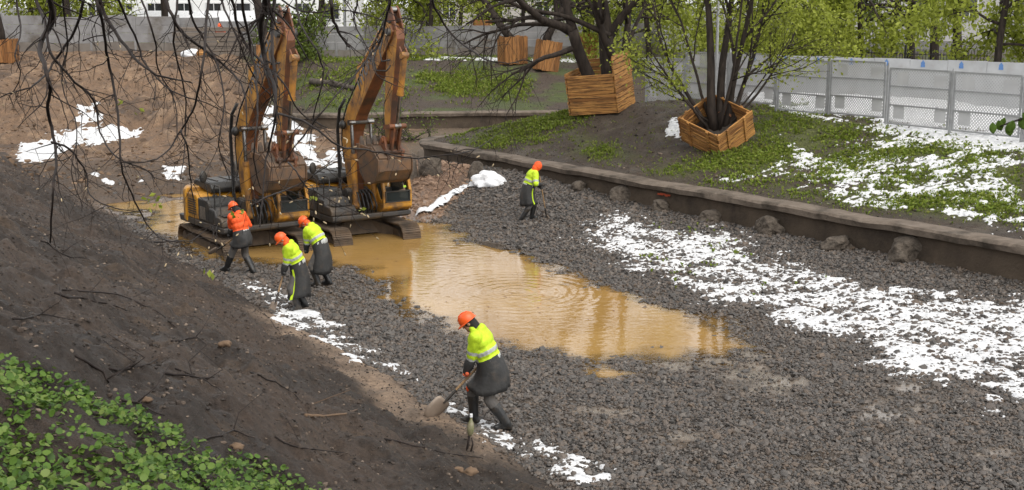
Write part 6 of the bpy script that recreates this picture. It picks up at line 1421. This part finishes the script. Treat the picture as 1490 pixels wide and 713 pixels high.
pts = [(690, 270), (672, 277), (655, 287), (640, 298), (622, 308), (612, 312)]; mb = MB(); V = []; gl2 = random.Random(3)
for i in range(31):
    t = i / 30 * (len(pts) - 1); k = min(int(t), len(pts) - 2); a = Vector(pts[k] + (0,)).lerp(Vector(pts[k + 1] + (0,)), t - k); X_, Y_, Z_ = ground_px(a.x, a.y, 25, 60)
    for j_, o_ in enumerate((-0.26, -0.13, 0.0, 0.13, 0.26)):
        xx, yy = X_ + o_ * 0.80 + gl2.gauss(0, 0.03), Y_ + o_ * 0.60; V.append((xx, yy, max(0.0, gz(xx, yy)) + 0.05 + 0.05 * (j_ % 2) * gl2.random() + gl2.uniform(0, 0.045)))
F = [(i * 5 + j_, i * 5 + j_ + 1, (i + 1) * 5 + j_ + 1, (i + 1) * 5 + j_) for i in range(30) for j_ in range(4)]
o = mb.add(V, F).build('geotextile', M['white_cloth'], None, True); m_ = o.modifiers.new('s', 'SOLIDIFY'); m_.thickness = 0.012; tag(o, 'white geotextile strip between the gravel and the sand heap', 'cloth strip')
# pale block in the water edge
x, y = on_z(716, 357); q = MB(); q.prism([(-0.22, -0.1), (0.24, -0.1), (0.16, 0.05), (-0.12, 0.09)], -0.5, 0.45); o = bevel(q.build('block', M['stub'], None), 0.02); o.location = (x, y, 0.0); o.rotation_euler = (R(-4), R(6), R(38)); tag(o, 'half sunken pale flat block at the water edge', 'block')
# fallen log with stubs on the far bank
p0 = at_Y(452, 100, 70); p0.z = gz(p0.x, p0.y) + 0.18; p1 = at_Y(520, 125, 68); p1.z = gz(p1.x, p1.y) + 0.16; q = MB(); q.tube([Vector((0, 0, 0)), (p1 - p0) * 0.5 + Vector((0, 0, 0.08)), p1 - p0], [0.2, 0.17, 0.13], 10)
lo_ = empty('fallen_log', p0); tag(lo_, 'fallen mossy log lying down the green far bank between the booms', 'log'); q.build('trunk', M['bark_grey'], lo_, True, 50)
for t, d in ((0.3, (0.3, -0.3, 0.8)), (0.55, (-0.5, -0.4, 0.5)), (0.8, (0.5, -0.2, 0.6))): q = MB(); b_ = (p1 - p0) * t + Vector((0, 0, 0.06)); q.tube([b_, b_ + Vector(d) * 0.6, b_ + Vector(d) * 1.1 + Vector((0.1, 0, 0.1))], [0.07, 0.05, 0.03], 7); q.build('branch_stub', M['bark_grey'], lo_, True)
# brushwood pile at the far end of the channel
br = ground_px(592, 205, 40, 64); g7 = random.Random(12); tr = Tree(12)
for k in range(26): tr.limb((g7.uniform(-1.2, 1.2), g7.uniform(-0.6, 0.6), 0.0), (g7.uniform(-1, 1), g7.uniform(-0.6, 0.3), g7.uniform(0.1, 0.8)), g7.uniform(0.9, 2.0), 0.03, 1, bend=0.4, kids=(2, 4))
bp_ = empty('brushwood', br); tag(bp_, 'heap of cut brushwood with green leaves beyond the right bucket', 'brushwood'); tr.mb.build('branches', M['bark_grey'], bp_, True); leaves_of(tr, 2, 0.12, 0.08, M['leaf_mid'], bp_, 5, 0.05)
# marker stake with a bottle-shaped cap in front of the worker
x, y, z = ground_px(681, 656, 8, 40); st_ = empty('marker_stake', (x, y, z)); tag(st_, 'thin stake with a greenish bottle stuck upside down on its top', 'stake')
q = MB(); q.tube([(-0.03, 0, -0.1), (0.0, 0, 0.10), (0.03, 0, 0.30)], 0.017, 8); q.build('stick', M['twig'], st_, True); q = MB(); q.tube([(0.03, -0.01, -0.05), (0.07, 0, 0.1), (0.05, 0, 0.2)], [0.014, 0.012, 0.006], 7); q.build('side_stick', M['twig'], st_, True)
M['bottle'] = mat('dirty_green_bottle', (0.14, 0.15, 0.06), (0.24, 0.22, 0.14), 14, 0.35, dirt=(0.25, 0.2, 0.15), dscale=12, damt=0.3)
q = MB(); q.tube([(0.03, 0, 0.22), (0.032, 0, 0.25), (0.036, 0, 0.31), (0.04, 0, 0.37), (0.044, 0, 0.42), (0.046, 0, 0.46), (0.047, 0, 0.50), (0.048, 0, 0.53)], [0.018, 0.04, 0.052, 0.05, 0.036, 0.020, 0.017, 0.016], 14); b_ = q.build('bottle', M['bottle'], st_, True); q = MB(); q.tube([(0.0475, 0, 0.50), (0.049, 0, 0.545)], 0.021, 12); q.build('cap', M['white_cloth'], b_, True, 40)
# clods on the bank
for i, (a, b, r_, lab) in enumerate([(684, 690, 0.085, 'brown clod of earth low on the bank by the bottom edge'), (668, 686, 0.07, 'smaller brown clod beside the one near the bottom edge'), (327, 503, 0.075, 'sandy clod in the middle of the dark bank'), (345, 655, 0.05, 'reddish clod above the ground cover'), (215, 585, 0.04, 'small pale clod just above the ground cover')]):
    x, y, z = ground_px(a, b); lumpy('clod', lab, 'clod', (x, y, z + 0.02), (r_, r_ * 0.8, r_ * 0.6), M['lump'], 20 + i, 3, 0.35)
# twigs lying on the bank
TW = [[(110, 520), (150, 545), (158, 560), (205, 520)], [(160, 540), (190, 540), (230, 528)], [(240, 545), (280, 552), (312, 552)], [(255, 540), (300, 556), (325, 575)], [(365, 545), (400, 560), (430, 575), (440, 588)], [(445, 606), (470, 606), (520, 600)], [(170, 582), (200, 590), (240, 610)], [(330, 410), (370, 440), (395, 470), (410, 490)], [(80, 430), (140, 440), (185, 455)], [(90, 425), (170, 430), (230, 455), (258, 480)], [(560, 640), (620, 655), (700, 668)], [(290, 645), (340, 630), (372, 642)], [(20, 470), (60, 460), (110, 470)], [(400, 640), (440, 655), (500, 662)], [(250, 500), (285, 490), (300, 505)], [(60, 350), (90, 372), (130, 380)]]
for i, pl in enumerate(TW):
    P_ = []; g8 = random.Random(i)
    for k in range(len(pl) - 1):
        for t in (0, 0.33, 0.66): a = (pl[k][0] + (pl[k + 1][0] - pl[k][0]) * t, pl[k][1] + (pl[k + 1][1] - pl[k][1]) * t + g8.uniform(-2, 2)); x, y, z = ground_px(*a); P_.append(Vector((x, y, z + 0.012)))
    x, y, z = ground_px(*pl[-1]); P_.append(Vector((x, y, z + 0.02))); o0 = P_[0].copy(); q = MB(); n = len(P_); r0_ = g8.uniform(0.008, 0.014) if i != 5 else 0.022
    q.tube([p - o0 for p in P_], [r0_ * (1 - 0.65 * k / n) for k in range(n)], 6); m_ = P_[n // 2] - o0; q.tube([m_, m_ + Vector((g8.uniform(-0.2, 0.2), g8.uniform(0.0, 0.3), 0.08)), m_ + Vector((g8.uniform(-0.3, 0.3), 0.35, 0.20))], [r0_ * 0.6, r0_ * 0.4, r0_ * 0.25], 5)
    o = q.build('fallen_twig', M['twig'] if i != 5 else M['lump'], None, True); o.location = o0; tag(o, 'thin dark twig lying on the bare soil of the near bank' if i != 5 else 'thicker reddish brown root lying on the bare near bank', 'twig', 'twigs scattered on the dark bank')
# scraps of grass at the wall foot
# ------------------------------------------------------------------ the tree overhead: bare hanging boughs in front of everything
NB = [ # depth, thickness px (start, end), photo polyline
 (9.0, 9, 2.5, [(70, -60), (73, 0), (76, 30), (58, 66), (66, 101), (73, 131), (68, 157), (78, 197), (81, 242), (76, 283), (73, 353)]),
 (9.6, 5, 1.5, [(45, -60), (53, 0), (66, 35), (73, 76), (101, 111), (136, 146), (146, 192), (167, 227), (212, 247), (225, 260)]),
 (10.0, 5, 1.5, [(128, -60), (121, 0), (109, 45), (81, 86), (66, 110), (45, 126), (20, 134), (-20, 150)]),
 (9.3, 5, 1.5, [(135, -60), (141, 0), (151, 40), (157, 86), (167, 136), (174, 202), (177, 242), (192, 283), (212, 323), (237, 348), (263, 351)]),
 (8.8, 7, 1.8, [(138, -60), (144, 0), (167, 45), (202, 91), (237, 111), (280, 121)]),
 (8.4, 4.5, 1.5, [(306, -60), (303, 0), (298, 61), (293, 111), (280, 162), (263, 189), (242, 222), (212, 235), (172, 237)]),
 (8.4, 3, 1.2, [(263, 189), (273, 217), (278, 263), (283, 303)]),
 (9.0, 6, 1.8, [(230, -60), (242, 0), (263, 45), (303, 76), (333, 101), (354, 131), (360, 190)]),
 (10.5, 4, 1.2, [(315, -60), (323, 0), (343, 50), (364, 101), (399, 151), (412, 200)]),
 (9.2, 11, 3.5, [(383, -80), (386, 0), (380, 40), (386, 90), (400, 130), (398, 170)]),
 (9.8, 6, 2, [(404, -60), (400, 0), (396, 66), (401, 120), (401, 167), (393, 210), (386, 242), (378, 330)]),
 (8.2, 5, 1.5, [(360, -60), (352, 0), (363, 60), (372, 110), (375, 170), (370, 230), (380, 275)]),
 (9.5, 6.5, 3, [(470, -60), (482, 0), (484, 25), (495, 50), (508, 68)]),
 (8.6, 4.5, 1.5, [(575, -60), (568, 0), (560, 35), (553, 60), (523, 101), (482, 146), (442, 197), (415, 235)]),
 (7.6, 3.5, 1.2, [(405, 165), (452, 182), (492, 212), (530, 218), (553, 222), (600, 230), (640, 227), (690, 218), (722, 196)]),
 (7.2, 2.6, 1.0, [(225, 352), (255, 351), (279, 350), (305, 330), (328, 322)]),
 (7.4, 3.0, 1.0, [(366, 300), (385, 288), (415, 277), (445, 262), (470, 245), (482, 238)]),
 (7.8, 3.0, 1.2, [(420, 236), (430, 248), (448, 273), (490, 295), (524, 311)]),
 (9.0, 3.5, 1.2, [(75, 207), (101, 217), (126, 252), (131, 283), (167, 303), (202, 308)]),
 (10.2, 4, 1.2, [(250, -60), (258, 0), (252, 60), (268, 130), (270, 200), (262, 262)]),
 (9.9, 3.6, 1.2, [(200, -60), (207, 0), (225, 55), (230, 100), (255, 150), (258, 205)]),
 (8.9, 4.0, 1.2, [(160, -60), (172, 0), (196, 50), (212, 95), (250, 132), (300, 150), (342, 170)]),
 (9.6, 3.2, 1.0, [(510, -60), (520, 0), (515, 30), (540, 80), (548, 108), (575, 125)]),
 (9.2, 4.2, 1.4, [(615, -60), (628, 0), (650, 40), (680, 70), (718, 90), (755, 92)]),
 (8.0, 3.5, 1.4, [(440, -60), (430, 0), (440, 40), (462, 75), (470, 110), (458, 165), (450, 212)]),
 (10, 3.5, 1.2, [(15, -60), (24, 0), (30, 45), (22, 80), (30, 110), (12, 145)]),
 (9.7, 5.0, 1.6, [(330, -60), (338, 0), (352, 55), (385, 95), (412, 120), (438, 165), (476, 186)]),
 (8.7, 4.4, 1.3, [(282, -60), (275, 0), (286, 40), (315, 90), (326, 150), (318, 210), (335, 262)]),
 (9.4, 3.0, 1.0, [(95, -60), (92, 0), (98, 60), (90, 120), (112, 190), (104, 250), (120, 300)]),
 (8.9, 3.2, 1.0, [(345, -60), (410, 0), (450, 18), (505, 14), (560, 30), (600, 22)]),
]
tb0 = Vector((-8.2, 10.5, gz(-8.2, 10.5))); oroot = empty('overhanging_tree', tb0); tag(oroot, 'bare tree whose long drooping boughs hang down across the left of the scene', 'tree')
q = MB(); lim = [Vector((0, 0, -0.3)), Vector((0.1, -0.1, 1.5)), Vector((0.5, -0.4, 2.8)), Vector((2.0, -0.8, 3.4)), Vector((4.2, -1.2, 3.3)), Vector((6.4, -1.4, 3.2)), Vector((8.6, -1.5, 3.0))]
q.tube(lim, [0.30, 0.26, 0.22, 0.16, 0.12, 0.09, 0.05], 10); q.build('trunk', M['bark'], oroot, True)
gN = random.Random(77); BUDS = []; LEAF = []
def ppt(x, y, Y): return at_Y(x, y, Y) - tb0
for bi, (Y, t0, t1, pl) in enumerate(NB):
    # smooth the traced line, let it wander in depth
    pts = []; ph = gN.uniform(0, 6)
    for k in range(len(pl) - 1):
        p_1 = pl[max(k - 1, 0)]; p0_ = pl[k]; p1_ = pl[k + 1]; p2_ = pl[min(k + 2, len(pl) - 1)]
        for t in (0, 0.25, 0.5, 0.75):
            f = [0.5 * ((2 * p0_[c]) + (-p_1[c] + p1_[c]) * t + (2 * p_1[c] - 5 * p0_[c] + 4 * p1_[c] - p2_[c]) * t * t + (-p_1[c] + 3 * p0_[c] - 3 * p1_[c] + p2_[c]) * t ** 3) for c in (0, 1)]
            pts.append((f[0] + gN.gauss(0, 0.6), f[1] + gN.gauss(0, 0.6)))
    pts.append(pl[-1]); n = len(pts); W3 = []; rs = []
    for k, (x, y) in enumerate(pts):
        Yk = Y + 0.5 * math.sin(ph + k * 0.35); W3.append(ppt(x, y, Yk)); rs.append((t0 + (t1 - t0) * k / (n - 1)) * 0.5 * Yk / FPX * 1.0)
    mb = MB()
    if pl[0][1] < -30:
        j_ = min(lim[2:], key=lambda v: (v - W3[0]).length); mb.tube([j_, (j_ + W3[0]) / 2 + Vector((0, 0, 0.15)), W3[0], W3[1]], [rs[0] * 1.4, rs[0] * 1.2, rs[0], rs[0]], 6)
    mb.tube(W3, rs, 6)
    # side twigs
    for k in range(int(n * 0.62)):
        i = gN.randint(2, n - 2); d = (W3[i + 1] - W3[i]).normalized(); sd_ = Vector((gN.choice((-1, 1)) * gN.uniform(0.5, 1.2), gN.gauss(0, 0.5), gN.uniform(-1.1, 0.25))); dv = (d * 0.8 + sd_ * 0.7).normalized(); L = gN.uniform(0.12, 0.55); p = W3[i].copy(); tp = [p.copy()]; m = 6
        for z_ in range(m):
            dv = (dv + Vector((gN.gauss(0, 0.22), gN.gauss(0, 0.22), gN.gauss(0, 0.2) - 0.07))).normalized(); p = p + dv * (L / m); tp.append(p.copy())
        rr = max(0.0028, rs[i] * 0.45); mb.tube(tp, [rr * (1 - 0.6 * a / m) for a in range(m + 1)], 4)
        for a in (2, 4):
            if gN.random() < 0.55:
                d2 = (Vector((gN.gauss(0, 1), gN.gauss(0, 1), gN.gauss(0, 1) - 0.3))).normalized(); e_ = [tp[a], tp[a] + d2 * L * 0.2, tp[a] + d2 * L * 0.38 + Vector((0, 0, -0.02))]; mb.tube(e_, [rr * 0.6, rr * 0.45, rr * 0.3], 4)
                BUDS.append((e_[-1], d2)) if gN.random() < (0.25 if bi in (14, 15, 16, 17, 13, 24) else 0.08) else None
        if bi in (14, 15, 16, 17) or gN.random() < 0.03: BUDS.append((tp[-1], dv))
    mb.build('branch', M['twig'], oroot, True)
q = MB()
for p, d in BUDS:
    x_, y_, z_ = frame_of(d); q.ell(p + d * 0.012, (0.005, 0.005, 0.014), Matrix((x_, y_, z_)).transposed(), 6, 5)
o = q.build('buds', M['bud'], oroot, True); o['kind'] = 'stuff'
gl3 = np.random.default_rng(15); LP = []
for (x, y, Y) in ((215, 292, 7.2), (222, 300, 7.2), (232, 296, 7.2), (228, 288, 7.3), (340, 318, 7.3), (350, 310, 7.3), (303, 400, 7.3), (175, 146, 9.3), (203, 163, 9.3), (525, 308, 7.8), (455, 287, 7.8)):
    for k in range(3): LP.append(ppt(x + gl3.normal() * 4, y + gl3.normal() * 3, Y))
leaf_quads('young_leaves', np.array([p[:] for p in LP]), gl3.uniform(0.018, 0.032, len(LP)), M['leaf_spring'], oroot, gl3, kind='stuff')
# leafy twig reaching in at the right edge
sp0 = at_Y(1560, 150, 5.2); twr = empty('leafy_twig', sp0); tag(twr, 'near twig with young green leaves reaching in at the right edge', 'twig')
q = MB(); tp = [at_Y(a, b, 5.2) - sp0 for a, b in ((2300, -420), (2000, -130), (1750, 50), (1640, 112), (1560, 150), (1520, 166), (1490, 172), (1470, 178), (1455, 184))]; q.tube(tp, [0.03, 0.022, 0.015, 0.011, 0.008, 0.006, 0.005, 0.004, 0.0025], 6); q.build('stem', M['twig'], twr, True)
for k, (a, b, rz, L) in enumerate([(1444, 184, -80, 0.042), (1452, 181, -60, 0.046), (1467, 185, -75, 0.05), (1474, 181, -100, 0.05), (1484, 177, -60, 0.05), (1462, 177, -110, 0.035), (1488, 170, -40, 0.045)]):
    c = at_Y(a, b - 6, 5.2 + 0.03 * (k % 3 - 1)) - sp0; d = Vector((math.cos(R(rz)) * 0.8, 0.25 * (k % 2) - 0.1, math.sin(R(rz)))).normalized(); sd_ = d.cross(Vector((0.2, 1, 0.15))).normalized(); nn = d.cross(sd_); V = []
    for i in range(7):
        t = i / 6; w_ = 0.36 * L * math.sin(math.pi * min(1, t * 0.97 + 0.02)) ** 0.8
        for j_ in (-1, 0, 1): V.append(c + d * L * t * 1.15 + sd_ * w_ * j_ + nn * (0.10 * L * (abs(j_) - 0.5) - 0.2 * L * t * t))
    F = [(i * 3 + j_, i * 3 + j_ + 1, i * 3 + j_ + 4, i * 3 + j_ + 3) for i in range(6) for j_ in (0, 1)]; lf = MB().add(V, F).build('leaf', M['leaf_bush'], twr, True); sm = lf.modifiers.new('s', 'SOLIDIFY'); sm.thickness = 0.0008

# specks of leaf and twig floating on the puddle
g9 = np.random.default_rng(31); fx = g9.uniform(-8, 5, 900); fy = g9.uniform(21, 40, 900); k = (sdist(fx, fy, WATER) < -0.5) & (fbm(fx, fy, 0.5, 3, 90) > 0.52); fx, fy = fx[k], fy[k]
o = leaf_quads('floating_litter', np.stack([fx, fy, np.full(len(fx), 0.006)], -1), g9.uniform(0.012, 0.05, len(fx)), M['dead_leaf'], None, g9, up=0.97); tag(o, 'specks of dead leaf floating on the muddy puddle', 'litter', kind='stuff')
